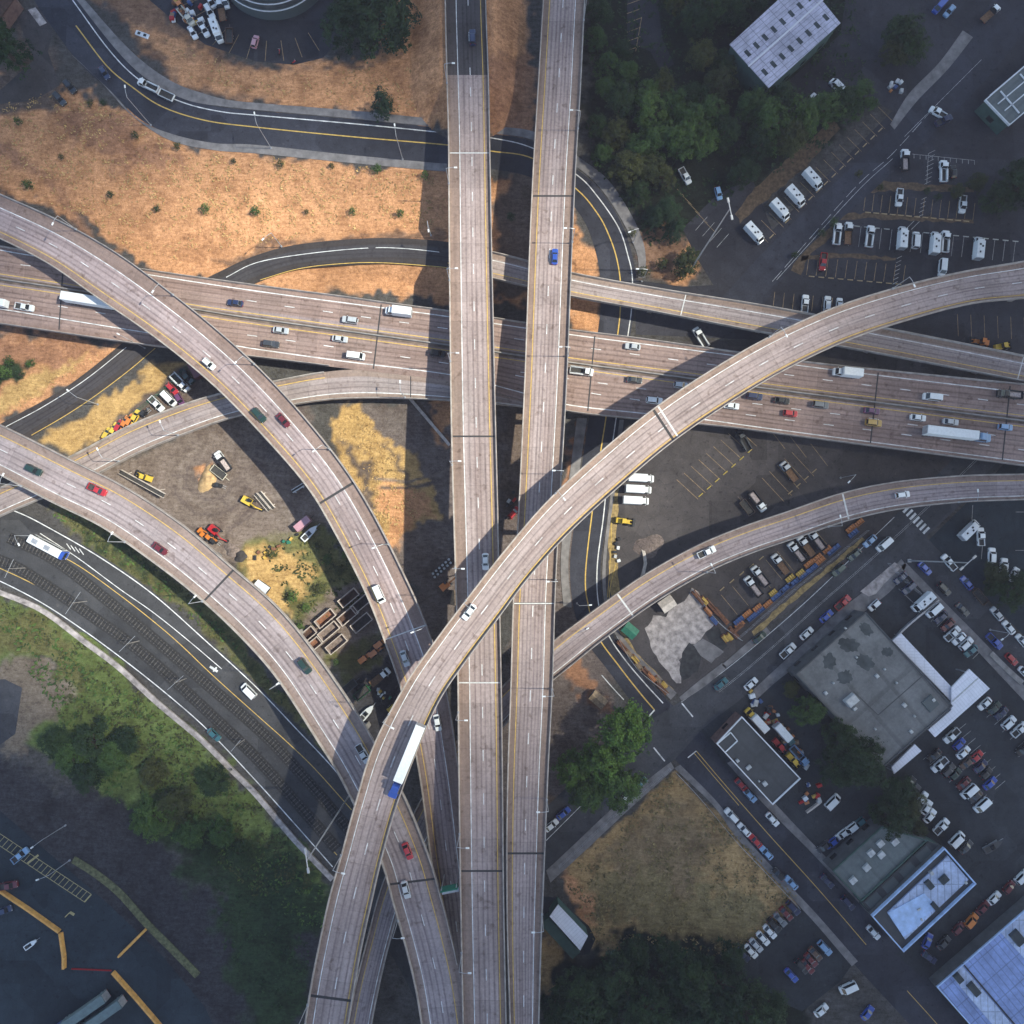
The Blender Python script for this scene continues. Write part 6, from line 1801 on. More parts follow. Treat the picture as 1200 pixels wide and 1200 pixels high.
b = building([(654, 1060), (689, 1097), (680, 1114), (644, 1074)], 4.5, 'small white roofed shed beside the foot of right straight viaduct', 'wall_green', 'roof_white', None, 'shed', 'shed', windows=False)
P = [W_(b[0], at(x, y, 3.0)) for x, y in ((643, 1075), (680, 1116), (671, 1124), (634, 1084))]
P.reverse()
m = MB(); m.grid([[(p.x, p.y, -.1) for p in P], [(p.x, p.y, 3.0) for p in P]], 0, True, False, True); m.build('lean_to', ['wall_green'], b[0])
building([(-30, 30), (0, 22), (17, -2), (-10, -40)], 4.0, 'corner of a brown roofed building at the top left corner', 'wall_brick', 'rust_dark', None, windows=False)
# round tank building at the top
root = empty('round_building', tuple(at(322, -40, 0)), label='round white ringed building at the top edge above the round lot', cat='building')
for i, (r, z, mt) in enumerate(((18.2, 3.0, 'roof_green'), (17.0, 4.2, 'wall_grey'), (15.6, 5.4, 'roof_green'), (14.4, 6.4, 'trim_white'), (10.5, 7.0, 'pad'))):
    m = MB(); m.tube((0, 0, 0), (0, 0, z), r, r, 64); m.build(['ramp_ring', 'ring_wall', 'inner_ring', 'roof_rim', 'roof'][i], [mt], root)
for i, (r, z) in enumerate(((18.0, 3.2), (16.8, 4.4), (15.4, 5.6), (12.3, 6.6))):
    m = MB()
    m.grid([[((r + a) * math.cos(t), (r + a) * math.sin(t), z + c) for a, c in ((-.12, 0), (.12, 0), (.12, .25), (-.12, .25))] for t in np.linspace(0, 2 * math.pi, 65)], 0, True)
    m.build('railing', ['trim_white'], root)

# ------------------------------------------------------------------ trees and bushes
def crown_mesh(name, kind, seed, n):
    r = random.Random(seed)
    V, Fc = [], []
    lobes = []
    if kind == 'conifer':
        for k in range(9):
            t = k / 8
            lobes.append((r.uniform(-.10, .10), r.uniform(-.10, .10), .55 + 2.0 * t, (1.0 - .93 * t) * .98, .35))
    else:
        lobes.append((0, 0, 1.0, .62, .55))
        for k in range(15):
            a = 2 * math.pi * k / 15 + r.uniform(-.35, .35)
            d = r.uniform(.35, .86)
            lobes.append((d * math.cos(a), d * math.sin(a), .7 + r.uniform(-.2, .6), r.uniform(.16, .36), r.uniform(.16, .34)))
        for k in range(5):
            a = r.uniform(0, 6.28)
            lobes.append((.3 * math.cos(a), .3 * math.sin(a), 1.35 + r.uniform(-.1, .2), r.uniform(.25, .36), r.uniform(.2, .3)))
    wts = [l[3] ** 2 for l in lobes]
    sprays = []
    for i in range(230 if kind != 'conifer' else 260):
        lx, ly, lz, lr, lh = r.choices(lobes, wts)[0]
        while True:
            x, y, z = r.uniform(-1, 1), r.uniform(-1, 1), r.uniform(-.6, 1)
            q = x * x + y * y + z * z
            if .1 < q < 1:
                break
        s = (1.0 / math.sqrt(q)) * r.uniform(.80, 1.12) * (1.0 if r.random() < .9 else 1.25)
        if kind == 'conifer':
            a = math.atan2(y, x)
            s *= .8 + .3 * math.cos(a * 7 + lz * 9)
        sprays.append((Vector((lx + x * s * lr, ly + y * s * lr, lz + z * s * lh)), Vector((x, y, abs(z) + .35)).normalized(), r.uniform(.035, .085)))
    for i in range(n):
        sc_, sn, sr = r.choice(sprays)
        c = sc_ + Vector((r.gauss(0, sr), r.gauss(0, sr), r.gauss(0, sr * .6)))
        if c.z < .12:
            continue
        nrm = (sn + Vector((r.uniform(-.7, .7), r.uniform(-.7, .7), r.uniform(-.4, .7)))).normalized()
        u = nrm.orthogonal().normalized()
        w = nrm.cross(u)
        a = r.uniform(0, 6.28)
        u, w = u * math.cos(a) + w * math.sin(a), w * math.cos(a) - u * math.sin(a)
        k = r.uniform(.022, .052) * (1.9 if n < 1000 else 1.0)
        e = k * r.uniform(.45, .9)
        b0 = len(V)
        tip = nrm * (-.25 * k)
        V += [c - u * k, c - w * e + tip * .3, c + u * k + tip, c + w * e + tip * .3]
        Fc.append((b0, b0 + 1, b0 + 2, b0 + 3))
    me = bpy.data.meshes.new(name)
    me.from_pydata([tuple(v) for v in V], [], Fc)
    me.update()
    return me
def trunk_mesh(kind):
    m = MB()
    if kind == 'conifer':
        m.tube((0, 0, -.05), (0, 0, 2.4), .06, .01, 8)
        for k in range(5):
            a = k * 1.3
            m.tube((0, 0, .6 + .25 * k), (.4 * math.cos(a), .4 * math.sin(a), .6 + .25 * k), .02, .008, 5)
    else:
        m.tube((0, 0, -.05), (.02, .01, .75), .085, .06, 8)
        for k in range(6):
            a = k * 1.05
            m.tube((.02, .01, .6 + .04 * k), (.45 * math.cos(a), .45 * math.sin(a), 1.05 + .05 * k), .045, .015, 6)
    return m.mesh('trunk', ['bark'])
TM = {}
for kind, nv, n in (('broad', 6, 8000), ('conifer', 2, 6500), ('bush', 3, 700)):
    TM[kind] = [crown_mesh('crown', 'conifer' if kind == 'conifer' else 'broad', 10 + i + nv * 7, n) for i in range(nv)]
    TM[kind + '_trunk'] = trunk_mesh('conifer' if kind == 'conifer' else 'broad')
def leafy(kind, px, py, rpx, mat, label, cat, group, i, z=None):
    g = at(px, py, 0)
    zz = float(bank_height(np.array([g.x]), np.array([g.y]))[0]) if z is None else z
    r = rpx * CAM_H / FPX * (1.2 if kind != 'bush' else 1.0)
    hgt = {'broad': r * 1.4, 'conifer': r * 2.2, 'bush': r * 1.0, 'shrub': r * .6}[kind]
    p = at(px, py, zz + hgt * (.45 if kind != 'bush' else .3))
    nm = {'broad': 'broadleaf_tree', 'conifer': 'conifer_tree', 'bush': 'bush', 'shrub': 'large_shrub'}[kind]
    e = empty(nm, (p.x, p.y, zz), rng.uniform(0, 6.28), label=label, cat=cat, group=group)
    j = rng.uniform(.9, 1.12)
    e.scale = (r, r * rng.uniform(.85, 1.12), r * j * (.5 if kind == 'shrub' else 1))
    kk = 'broad' if kind == 'shrub' else kind
    me = TM[kk][i % len(TM[kk])]
    o = bpy.data.objects.new('crown', me)
    COL.objects.link(o)
    o.parent = e
    if len(me.materials) == 0:
        me.materials.append(MAT['leaf_green'])
    o.material_slots[0].link = 'OBJECT'
    o.material_slots[0].material = MAT[mat]
    t = bpy.data.objects.new('trunk', TM[kk + '_trunk'])
    COL.objects.link(t)
    t.parent = e
def grove(desc, end, items, kind='broad'):
    ax = 0 if end in ('left', 'right') else 1
    items = sorted(items, key=lambda p: p[ax] if end in ('left', 'top') else -p[ax])
    w = {'broad': 'tree', 'conifer': 'conifer', 'bush': 'bush', 'shrub': 'shrub'}
    cw = {'leaf_green': 'green', 'leaf_fresh': 'bright green', 'leaf_dark': 'dark green', 'leaf_olive': 'olive', 'needles': 'blackish green'}
    for i, t in enumerate(items):
        x, y, r, m = t[:4]
        k = t[4] if len(t) > 4 else kind
        lab = f'{cw[m]} {w[k]}' + (f', {ordinal(i, len(items), end)}' + (f' from the {end}' if i else '') if len(items) > 1 else '') + ' ' + desc
        leafy(k, x, y, r, m, lab, {'bush': 'bush', 'shrub': 'shrub'}.get(k, 'tree'), {'bush': 'bushes ', 'shrub': 'shrubs '}.get(k, 'trees ') + desc, i)
g_, d_, o_, n_ = 'leaf_green', 'leaf_dark', 'leaf_olive', 'needles'
grove('in the column beside right straight viaduct', 'top', [(703, 18, 14, d_), (697, 48, 12, g_), (712, 80, 14, g_), (708, 108, 12, g_), (700, 148, 12, d_), (706, 182, 12, g_), (728, 62, 11, d_), (735, 88, 14, g_), (728, 122, 18, d_), (722, 158, 15, o_), (735, 200, 18, o_), (748, 176, 16, g_)])
grove('in the middle of the top grove', 'top', [(757, 112, 16, g_), (775, 104, 15, o_), (762, 140, 20, g_), (786, 130, 18, g_), (770, 165, 20, g_), (748, 226, 12, d_), (795, 172, 20, g_), (757, 200, 16, o_), (775, 208, 14, o_), (782, 245, 15, n_, 'conifer'), (790, 270, 13, n_, 'conifer'), (768, 252, 12, n_, 'conifer'), (804, 308, 14, o_)])
grove('on the right side of the top grove', 'top', [(790, 8, 12, o_), (812, 30, 18, d_), (835, 14, 20, d_), (862, 14, 18, d_), (884, 0, 16, d_), (820, 72, 17, o_), (846, 80, 15, d_), (838, 105, 18, o_), (812, 118, 16, d_), (806, 150, 20, g_), (832, 138, 18, g_), (848, 160, 16, d_), (822, 172, 17, g_)])
grove('in the line along the diagonal stalls', 'left', [(880, 128, 20, g_), (900, 150, 22, g_), (886, 175, 18, d_), (915, 120, 18, d_), (922, 170, 20, o_), (938, 142, 20, g_), (962, 132, 19, g_), (985, 122, 18, d_), (1006, 118, 17, g_), (870, 205, 16, d_)])
grove('beside the pale sidewalk at top right', 'left', [(1052, 42, 20, d_), (1064, 58, 18, d_), (1046, 66, 14, o_)])
grove('by the shaded island at upper right', 'left', [(1143, 215, 10, o_), (1165, 238, 16, d_), (1186, 226, 22, d_), (1195, 200, 14, d_), (1120, 226, 8, o_)])
grove('at the crossing beside right straight viaduct', 'top', [(730, 852, 27, 'leaf_fresh'), (702, 890, 26, 'leaf_fresh'), (670, 902, 18, 'leaf_fresh'), (722, 916, 24, g_), (690, 922, 21, g_)])
grove('behind the white van row at right edge', 'left', [(1166, 672, 12, o_), (1182, 692, 18, d_), (1198, 680, 12, d_), (1160, 690, 9, d_)])
grove('around the junk yard and small canopy', 'top', [(946, 830, 17, g_), (925, 806, 9, o_), (985, 862, 20, d_), (1000, 890, 26, d_), (1020, 868, 14, d_), (978, 898, 18, d_), (1045, 925, 18, d_), (1062, 945, 16, o_), (1044, 955, 20, d_), (1074, 972, 10, o_)])
grove('in the clump left of left straight viaduct', 'left', [(405, 38, 22, n_), (418, 10, 26, d_), (445, 30, 30, d_), (462, 8, 22, n_), (466, 44, 15, d_)])
grove('standing round at the top left corner', 'left', [(8, 62, 27, d_)])
grove('alone beside the dark curving street', 'left', [(449, 122, 14, n_, 'conifer')])
grove('in the thicket on the lower left slope', 'left', [(70, 868, 18, d_), (88, 885, 20, g_), (112, 868, 20, d_), (132, 884, 20, g_), (104, 905, 18, d_), (150, 868, 16, d_)], 'shrub')
grove('low on the lower left slope', 'left', [(185, 955, 20, g_), (205, 942, 20, o_), (168, 960, 13, g_), (226, 975, 16, g_), (250, 915, 16, d_), (262, 975, 15, g_), (284, 1000, 14, d_), (248, 1000, 12, d_), (180, 905, 14, o_)], 'shrub')
grove('in the dark woods at bottom', 'left', [(652, 1182, 18, d_), (680, 1160, 28, d_), (702, 1190, 24, n_), (722, 1142, 24, d_), (745, 1110, 16, d_), (758, 1172, 30, d_), (782, 1112, 16, d_), (802, 1140, 28, d_), (818, 1184, 28, n_), (842, 1150, 26, d_), (872, 1182, 26, d_), (900, 1172, 20, d_), (855, 1116, 14, d_)])
grove('dotted over the orange dry hill', 'left', [(24, 144, 6, g_), (35, 218, 7, g_), (160, 160, 5, d_), (210, 173, 5, o_), (275, 190, 4, d_), (73, 185, 4, o_), (130, 229, 5, d_), (185, 246, 5, d_), (242, 246, 7, g_), (301, 248, 7, g_), (330, 194, 5, o_), (389, 196, 4, o_), (443, 200, 7, g_), (499, 207, 6, g_), (414, 249, 5, g_), (469, 252, 6, g_), (360, 249, 4, o_), (107, 123, 5, o_), (122, 122, 5, d_), (598, 255, 6, d_)], 'bush')
grove('scattered on bank west of loop road', 'left', [(8, 438, 11, g_), (38, 427, 6, g_), (26, 440, 7, d_), (14, 425, 7, g_)], 'bush')
grove('on the verges of the upper right lot', 'left', [(962, 275, 6, d_), (975, 262, 6, g_), (930, 300, 5, d_), (1005, 205, 5, o_), (1030, 222, 5, o_), (1085, 225, 5, d_), (1098, 232, 5, d_), (752, 320, 8, o_), (775, 310, 9, o_), (795, 322, 10, o_), (740, 275, 6, o_)], 'bush')
grove('on the mound between ramps', 'left', [(372, 640, 6, o_), (385, 655, 7, g_), (398, 668, 7, o_), (345, 700, 8, g_), (360, 712, 7, g_), (318, 650, 6, o_), (376, 690, 8, o_), (405, 650, 6, g_), (352, 735, 6, g_), (395, 775, 5, g_)], 'bush')

# unmown growth nobody could count: blades and small leaves over the slopes
def scrub(name, mat, polys, density, size, seed):
    r = np.random.RandomState(seed)
    V, Fc = [], []
    for poly in polys:
        xs, ys = [p[0] for p in poly], [p[1] for p in poly]
        area = (max(xs) - min(xs)) * (max(ys) - min(ys)) * (CAM_H / FPX) ** 2
        n = int(area * density)
        qx, qy = r.uniform(min(xs), max(xs), n), r.uniform(min(ys), max(ys), n)
        cl = vnoise(qx, qy, 9.0, seed) * .6 + vnoise(qx, qy, 3.0, seed + 1) * .4
        keep = (poly_mask(qx, qy, poly, 6.0) > r.rand(n)) & (cl > .52)
        for x, y in zip(qx[keep], qy[keep]):
            p = at(x, y, 0)
            k = size * r.uniform(.5, 1.4)
            a = r.uniform(0, 6.28)
            d = np.array((math.cos(a), math.sin(a))) * k
            h = k * r.uniform(.4, 1.2)
            b0 = len(V)
            e = np.array((-d[1], d[0])) * r.uniform(.3, .7)
            V += [(p.x - d[0], p.y - d[1], .02), (p.x + e[0], p.y + e[1], .02 + h * .3), (p.x + d[0], p.y + d[1], .05 + h), (p.x - e[0], p.y - e[1], .02 + h * .5)]
            Fc.append((b0, b0 + 1, b0 + 2, b0 + 3))
    me = bpy.data.meshes.new(name)
    me.from_pydata(V, [], Fc)
    me.materials.append(MAT[mat])
    o = bpy.data.objects.new(name, me)
    COL.objects.link(o)
    tag(o, kind='stuff')
scrub('undergrowth', 'leaf_olive', [[(70, 598), (90, 592), (150, 634), (240, 712), (330, 812), (385, 880), (300, 796), (200, 703), (120, 648)], [(-20, 700), (60, 725), (140, 788), (200, 840), (300, 940), (385, 1035), (300, 1050), (200, 960), (60, 830), (70, 780)], [(310, 640), (400, 632), (438, 700), (350, 740)]], 2.6, .45, 5)
scrub('undergrowth', 'leaf_green', [[(60, 600), (90, 600), (240, 716), (330, 812), (250, 740), (120, 645)], [(-20, 705), (40, 730), (140, 800), (250, 900), (380, 1040), (380, 1100), (250, 1010), (120, 930), (70, 840)]], 1.6, .5, 6)
scrub('undergrowth', 'leaf_dark', [[(690, -20), (1000, -20), (1020, 120), (960, 180), (860, 225), (800, 270), (760, 290), (735, 240), (692, 190)], [(660, 1150), (740, 1095), (870, 1115), (930, 1180), (640, 1210)], [(240, 985), (330, 1040), (370, 1120), (330, 1190), (260, 1110)]], 1.8, .5, 7)
MAT['dry_blade'] = leaf_mat('dry_grass_blades', (0.30, 0.17, 0.07), (0.55, 0.36, 0.16))
MAT['field_blade'] = leaf_mat('field_weeds', (0.10, 0.08, 0.035), (0.30, 0.22, 0.10))
scrub('dry_grass', 'dry_blade', [[(-20, 130), (60, 110), (130, 125), (210, 178), (300, 184), (495, 203), (522, 215), (522, 270), (400, 272), (280, 290), (180, 312), (100, 255), (-20, 200)], [(190, 40), (300, 90), (380, 84), (410, 80), (480, 80), (520, 60), (518, 130), (300, 112), (220, 90)], [(395, 500), (425, 478), (440, 505), (500, 590), (470, 630), (440, 638), (398, 560)], [(0, 490), (40, 445), (120, 415), (60, 455)]], 2.2, .33, 8)
scrub('dry_grass', 'field_blade', [[(786, 906), (880, 995), (935, 1052), (860, 1120), (700, 1108), (660, 1030), (740, 955)]], 3.0, .36, 9)

# ------------------------------------------------------------------ parking stalls
def stalls(x0, y0, x1, y1, n, dx, dy, mat, z, w=0.13, base=False):
    mb = MB()
    for i in range(n):
        t = i / max(n - 1, 1)
        x, y = x0 + (x1 - x0) * t, y0 + (y1 - y0) * t
        line_px(mb, z, [(x, y), (x + dx, y + dy)], w, dz=0.006)
    if base:
        line_px(mb, z, [(x0, y0), (x1, y1)], w, dz=0.006)
    return tag(mb.build('stall_marking', [mat]), kind='structure')
zu, zm, zl = 0.022, 0.022, 0.023
stalls(900, 284, 1046, 142, 17, -17, -17, 'stall_line', zu)
stalls(1012, 247, 1140, 258, 14, 2.5, -20, 'stall_line', zu)
stalls(945, 322, 1058, 332, 11, 3, -21, 'stall_line', zu)
stalls(985, 263, 1190, 283, 18, -3, 24, 'stall_white', zu)
stalls(906, 360, 985, 368, 8, 2, -18, 'stall_line', zu)
stalls(1122, 368, 1200, 372, 6, 1, 26, 'stall_line', zu)
stalls(1064, 180, 1142, 188, 12, 0, 5, 'stall_white', zu, base=True)
stalls(1088, 180, 1083, 216, 8, 8, -4, 'stall_white', zu)
stalls(1095, 181, 1090, 216, 2, .1, 0.1, 'stall_white', zu)
stalls(1086, 216, 1088, 180, 2, 0.1, 0.1, 'stall_white', zu, base=True)
stalls(1051, 303, 1046, 333, 7, 6, -3, 'stall_white', zu, .16)
stalls(1080, 234, 1076, 254, 5, 6, -3, 'stall_white', zu, .16)
for q in ((1076, 254, 1061, 269), (1083, 254, 1068, 269)):
    stalls(*q, 2, .1, .1, 'stall_white', zu, .16, True)
stalls(735, 5, 733, 60, 6, 17, -6, 'stall_line', zu, .2)
stalls(752, 20, 745, 60, 2, .1, .1, 'stall_line', zu, .2, True)
stalls(802, 230, 838, 272, 5, -14, -14, 'stall_line', zu)
stalls(840, 290, 815, 270, 4, 14, -16, 'stall_white', zu)
stalls(793, 562, 862, 500, 9, 25, 23, 'stall_line', zm)
stalls(893, 560, 928, 530, 5, 26, 28, 'stall_line', zm)
stalls(845, 697, 950, 615, 9, 19, 23, 'stall_line', zm)
stalls(900, 500, 950, 520, 3, 20, 26, 'stall_line', zm)
stalls(1053, 690, 1072, 668, 3, 18, 17, 'stall_white', zl)
stalls(1084, 722, 1140, 772, 9, 12, -12, 'stall_white', zl)
stalls(1147, 832, 1202, 884, 7, 14, -12, 'stall_white', zl)
stalls(1082, 890, 1150, 950, 10, 14, -12, 'stall_white', zl)
stalls(1120, 858, 1166, 925, 9, 12, -10, 'stall_white', zl)
stalls(1200, 600, 1200, 645, 2, -10, 0, 'stall_white', zl)
stalls(1140, 592, 1138, 625, 2, .1, .1, 'stall_white', zl, .16, True)
stalls(1152, 632, 1150, 655, 2, .1, .1, 'stall_white', zl, .16, True)
def round_stalls(mb):
    for k in range(12):
        a = R_(62 + k * 10.5)
        line_px(mb, .022, [(318 + 92 * math.cos(a), -34 + 82 * math.sin(a)), (318 + 120 * math.cos(a), -34 + 106 * math.sin(a))], .15, dz=.006)
marking(['stall_line'], round_stalls, 'stall_marking')
def depot_marks(mb):
    a, b = (0, 977), (107, 1048)
    for k in range(22):
        t = k / 21
        x, y = a[0] + (b[0] - a[0]) * t, a[1] + (b[1] - a[1]) * t
        line_px(mb, .022, [(x, y), (x - 8, y + 9)], .16, dz=.006)
    line_px(mb, .022, [a, b], .18, dz=.006)
    line_px(mb, .022, [(-8, 986), (99, 1057)], .18, dz=.006)
    line_px(mb, .022, [(32, 1012), (45, 1002)], .6, dz=.012)
    line_px(mb, .022, [(99, 1057), (107, 1048)], .4, dz=.012)
    line_px(mb, .022, [(76, 1075), (82, 1069)], .25, dz=.012)
    line_px(mb, .022, [(82, 1069), (87, 1072)], .8, dz=.016)
MAT['depot_line'] = plain('faded_yellow_paint', (0.42, 0.34, 0.16), .9, 0, .4, .8)
marking(['depot_line'], depot_marks)
def n_edge(mb):
    line_px(mb, .03, [(722, 660), (714, 700), (726, 740), (758, 782), (790, 814)], .22)
    line_px(mb, .03, [(729, 492), (718, 560), (716, 640), (712, 700)], .18)
marking(['yellow_line'], n_edge)

ws_mesh = None
def wheel_stops(desc, pts, ang, mat):
    global ws_mesh
    mb = MB(); mb.box((0, 0, 0), (1.75, .34, .22), 0, 0, (.96, .6), .04)
    me = mb.mesh('wheel_stop', [mat])
    pts = sorted(pts)
    for i, (x, y) in enumerate(pts):
        o = bpy.data.objects.new('wheel_stop', me)
        COL.objects.link(o)
        o.location = at(x, y, 0) + Vector((0, 0, .02))
        o.rotation_euler = (0, 0, heading(x, y, ang))
        tag(o, f'{ordinal(i, len(pts), "left")} concrete wheel stop' + (' from the left' if i else '') + ' ' + desc, 'wheel stop', 'wheel stops ' + desc)
MAT['stop_tan'] = plain('painted_wheel_stop', (0.50, 0.36, 0.20), .85, 0, .4, 1.0)
MAT['stop_yellow'] = plain('yellow_wheel_stop', (0.62, 0.46, 0.10), .85, 0, .4, 1.0)
MAT['stop_white'] = plain('pale_wheel_stop', (0.52, 0.50, 0.46), .85, 0, .4, 1.0)
wheel_stops('along the diagonal stalls', [(904 + 9.1 * k, 277 - 8.9 * k) for k in range(15) if k not in (1, 3)], 45, 'stop_tan')
wheel_stops('below the second stall row', [(1017 + 9.6 * k, 249 + .85 * k) for k in range(13)], -5, 'stop_tan')
wheel_stops('under the third stall row', [(951 + 11.3 * k, 324 + 1.0 * k) for k in range(10)], -5, 'stop_tan')
wheel_stops('above the long van row', [(981 + 11.6 * k, 263 + 1.1 * k) for k in range(19) if k not in (6, 8)], -5, 'stop_white')
wheel_stops('in the brown lot under the freeway', [(821 + 9.6 * k, 580 - 8.6 * k) for k in range(7)], 42, 'stop_yellow')
wheel_stops('at the far side of the brown lot', [(926 + 9.4 * k, 577 - 8.4 * k) for k in range(4)], 42, 'stop_tan')
wheel_stops('ahead of the parked trucks', [(846 + 11.5 * k, 690 - 9 * k) for k in range(5)], 42, 'stop_tan')

# ------------------------------------------------------------------ yard gear
def dumpster(x, y, L, W, ang, floor, label):
    p = at(x, y, .03)
    e = empty('skip_container', tuple(p), heading(x, y, ang), label=label, cat='skip', group='open skips in the yard between ramps')
    h = 1.7
    m = MB()
    for s in (-1, 1):
        m.box((0, s * (W / 2 - .09), .25), (L, .18, h)); m.box((s * (L / 2 - .09), 0, .25), (.18, W - .36, h - .004))
    m.build('side_wall', [plain_once('skip_steel', (.36, .27, .23))], e)
    m = MB(); m.box((0, 0, .15), (L - .3, W - .3, .2)); m.build('floor', [floor], e)
    for s in (-1, 1):
        m = MB()
        for k in range(5):
            m.box((-L / 2 + L * (k + .5) / 5, s * (W / 2 + .03), .3), (.12, .10, h - .3))
        m.box((0, s * (W / 2 + .02), h + .18), (L, .14, .12)); m.build('rim_rail', ['cream_paint'], e)
    for s in (-1, 1):
        m = MB(); m.box((s * (L / 2 + .02), 0, h + .175), (.14, W + .2, .12)); m.build('end_rail', ['cream_paint'], e)
def plain_once(n, c):
    if n not in MAT:
        MAT[n] = plain(n, c, .85, 0, .4, 1.2)
    return n
MAT['cream_paint'] = plain('worn_cream_paint', (.56, .48, .42), .8, 0, .35, 1.0)
MAT['rubble'] = plain('rubble_fill', (.20, .15, .13), .95, 0, .6, 1.6)
sk_list = [(362, 743, 5.2, 2.7, 40, 'rust_dark', 'small'), (369, 755, 5.0, 2.6, 40, 'rust', 'small'), (383, 724, 6.2, 2.7, 40, 'rust', 'long'), (387, 739, 6.4, 2.8, 40, 'rubble', 'long'), (396, 754, 6.4, 2.7, 40, 'rubble', 'long'), (410, 700, 6.2, 2.6, 40, 'rust_dark', 'long'), (409, 721, 6.2, 2.8, 40, 'rust_dark', 'long'), (425, 729, 6.4, 2.8, 40, 'bed', 'long'), (424, 707, 6.0, 2.6, 40, 'bed', 'long')]
sk_list.sort()
for i, (x, y, L, W, a, fl, s) in enumerate(sk_list):
    dumpster(x, y, L, W, a, fl, f'{s} open topped skip with pale rim, {ordinal(i, 9, "left")}' + (' from the left' if i else ' of the nine') + ' in the yard')

def plow(x, y, ang, mat, L, label, group):
    e = empty('snow_plough', tuple(at(x, y, .03)), heading(x, y, ang), label=label, cat='snow plough', group=group)
    m = MB()
    prof = [(.0, .05), (-.22, .3), (-.28, .65), (-.12, 1.0), (-.05, 1.0), (-.2, .65), (-.13, .3), (.09, .05)]
    m.grid([[(s * L / 2, -.45 + px, z) for px, z in prof] for s in (-1, 1)], 0, True, True, True); m.build('blade', [mat], e)
    for k in range(4):
        mm = MB(); mm.box((-L / 2 + L * (k + .5) / 4, .15, .2), (L / 4 - .18, 1.15, .55)); mm.build('frame_box', [mat], e)
    m = MB(); m.box((0, .15, .12), (L - .1, 1.25, .12)); m.build('push_frame', ['dark'], e)
pl = [(866, 732, 'o', 3.2), (865, 727, 'b', 3.4), (875, 719, 'o', 3.2), (880, 723.5, 'b', 3.0), (887, 712, 'o', 3.0), (889, 716, 'b', 3.4), (899, 707.5, 'o', 3.0), (905, 694.5, 'y', 2.6), (910, 698, 'b', 4.2), (920, 689, 'b', 4.2), (925, 677.5, 'y', 3.0), (930, 682.5, 'b', 4.2), (937, 671.5, 'y', 2.8), (941, 674, 'b', 4.4), (947, 660.5, 'o', 3.2), (952, 665.5, 'b', 3.2), (957, 653.5, 'o', 3.2), (960.5, 657, 'o', 3.2), (968, 644, 'o', 3.0), (976, 644, 'b', 4.6), (996, 619.5, 'o', 3.2), (999, 625, 'b', 3.4), (1006, 612.5, 'o', 3.0)]
pl.sort()
cm = {'o': ('orange_paint', 'orange'), 'b': ('blue_paint', 'blue'), 'y': ('yellow_paint', 'yellow')}
for i, (x, y, c, L) in enumerate(pl):
    plow(x, y, 40, cm[c][0], L, f'{cm[c][1]} snow plough, {ordinal(i, len(pl), "left")}' + (' from the left' if i else ' of those') + ' lined up along the fence', 'snow ploughs along the fence')
# rusty goods along the edges of the concrete pad
pk = [(729, 757, 'rust', 4.2, -48), (737, 766, 'wood', 3.6, -48), (744, 772, 'yellow_paint', 2.8, -48), (748, 780, 'wood', 3.4, -48), (757, 787, 'rust', 3.2, -48), (763, 793, 'orange_paint', 3.6, -48), (771, 797, 'wood', 3.0, -48), (778, 802, 'yellow_paint', 2.4, -48), (775, 806, 'rust', 4.6, -48),
      (818, 700, 'rust', 5.0, -48), (825, 704, 'yellow_paint', 3.0, -48), (829, 716, 'orange_paint', 3.2, -48), (836, 727, 'blue_paint', 3.0, -48), (834, 711, 'rust', 6.0, -48), (845, 722, 'rust', 6.0, -48), (849, 748, 'yellow_paint', 2.6, 130), (854, 746, 'yellow_paint', 2.6, 130), (859, 741, 'rust', 4.0, -48), (864, 736, 'rust', 4.0, 40)]
pk.sort()
for i, (x, y, mt, L, a) in enumerate(pk):
    e = empty('material_rack', tuple(at(x, y, .03)), heading(x, y, a), label=f'rack of {dict(rust="rusty steel", wood="timber", yellow_paint="yellow goods", orange_paint="orange goods", blue_paint="blue goods")[mt]}, {ordinal(i, len(pk), "left")}' + (' from the left' if i else ' of those') + ' around the pale concrete pad', cat='rack', group='racks around the concrete pad')
    for k in range(3):
        m = MB(); m.box((rng.uniform(-.2, .2), (k - 1) * .42, .3), (L * rng.uniform(.75, 1), .34, rng.uniform(.4, .9))); m.build('stacked_load', [mt], e)
    m = MB(); m.box((0, 0, .0), (L + .1, 1.4, .3))
    for s in (-1, 1):
        for q in (-1, 1):
            m.box((s * L / 2, q * .68, .3), (.1, .1, 1.1))
    m.build('frame', ['rust'], e)

def shed(x, y, L, W, h, ang, roof, label, z=0.0):
    e = empty('shed', tuple(at(x, y, z)), heading(x, y, ang), label=label, cat='shed')
    m = MB(); m.box((0, 0, -.05), (L, W, h)); m.build('wall', ['wall_grey'], e)
    for s in (-1, 1):
        m = MB(); m.grid([[(-L / 2 - .2, s * (W / 2 + .2), h - .1), (L / 2 + .2, s * (W / 2 + .2), h - .1)], [(-L / 2 - .2, 0, h + .5), (L / 2 + .2, 0, h + .5)], [(-L / 2 - .2, 0, h + .38), (L / 2 + .2, 0, h + .38)], [(-L / 2 - .2, s * (W / 2 + .2), h - .22), (L / 2 + .2, s * (W / 2 + .2), h - .22)]], 0, False); m.build('roof', [roof], e)
    m = MB(); m.box((L / 2 + .01, 0, 0), (.06, 1.0, 2.0)); m.build('door', ['dark'], e)
shed(780, 707, 4.2, 3.4, 2.4, 35, 'cream_paint', 'small pale roofed hut at the head of the broken concrete pad')
shed(737, 738, 4.0, 3.2, 2.2, -40, 'green_paint', 'small dark green hut beside the street under the narrow ramp')
shed(700, 818, 4.6, 3.0, 2.2, -40, 'wood', 'weathered timber hut left of the crossing street')
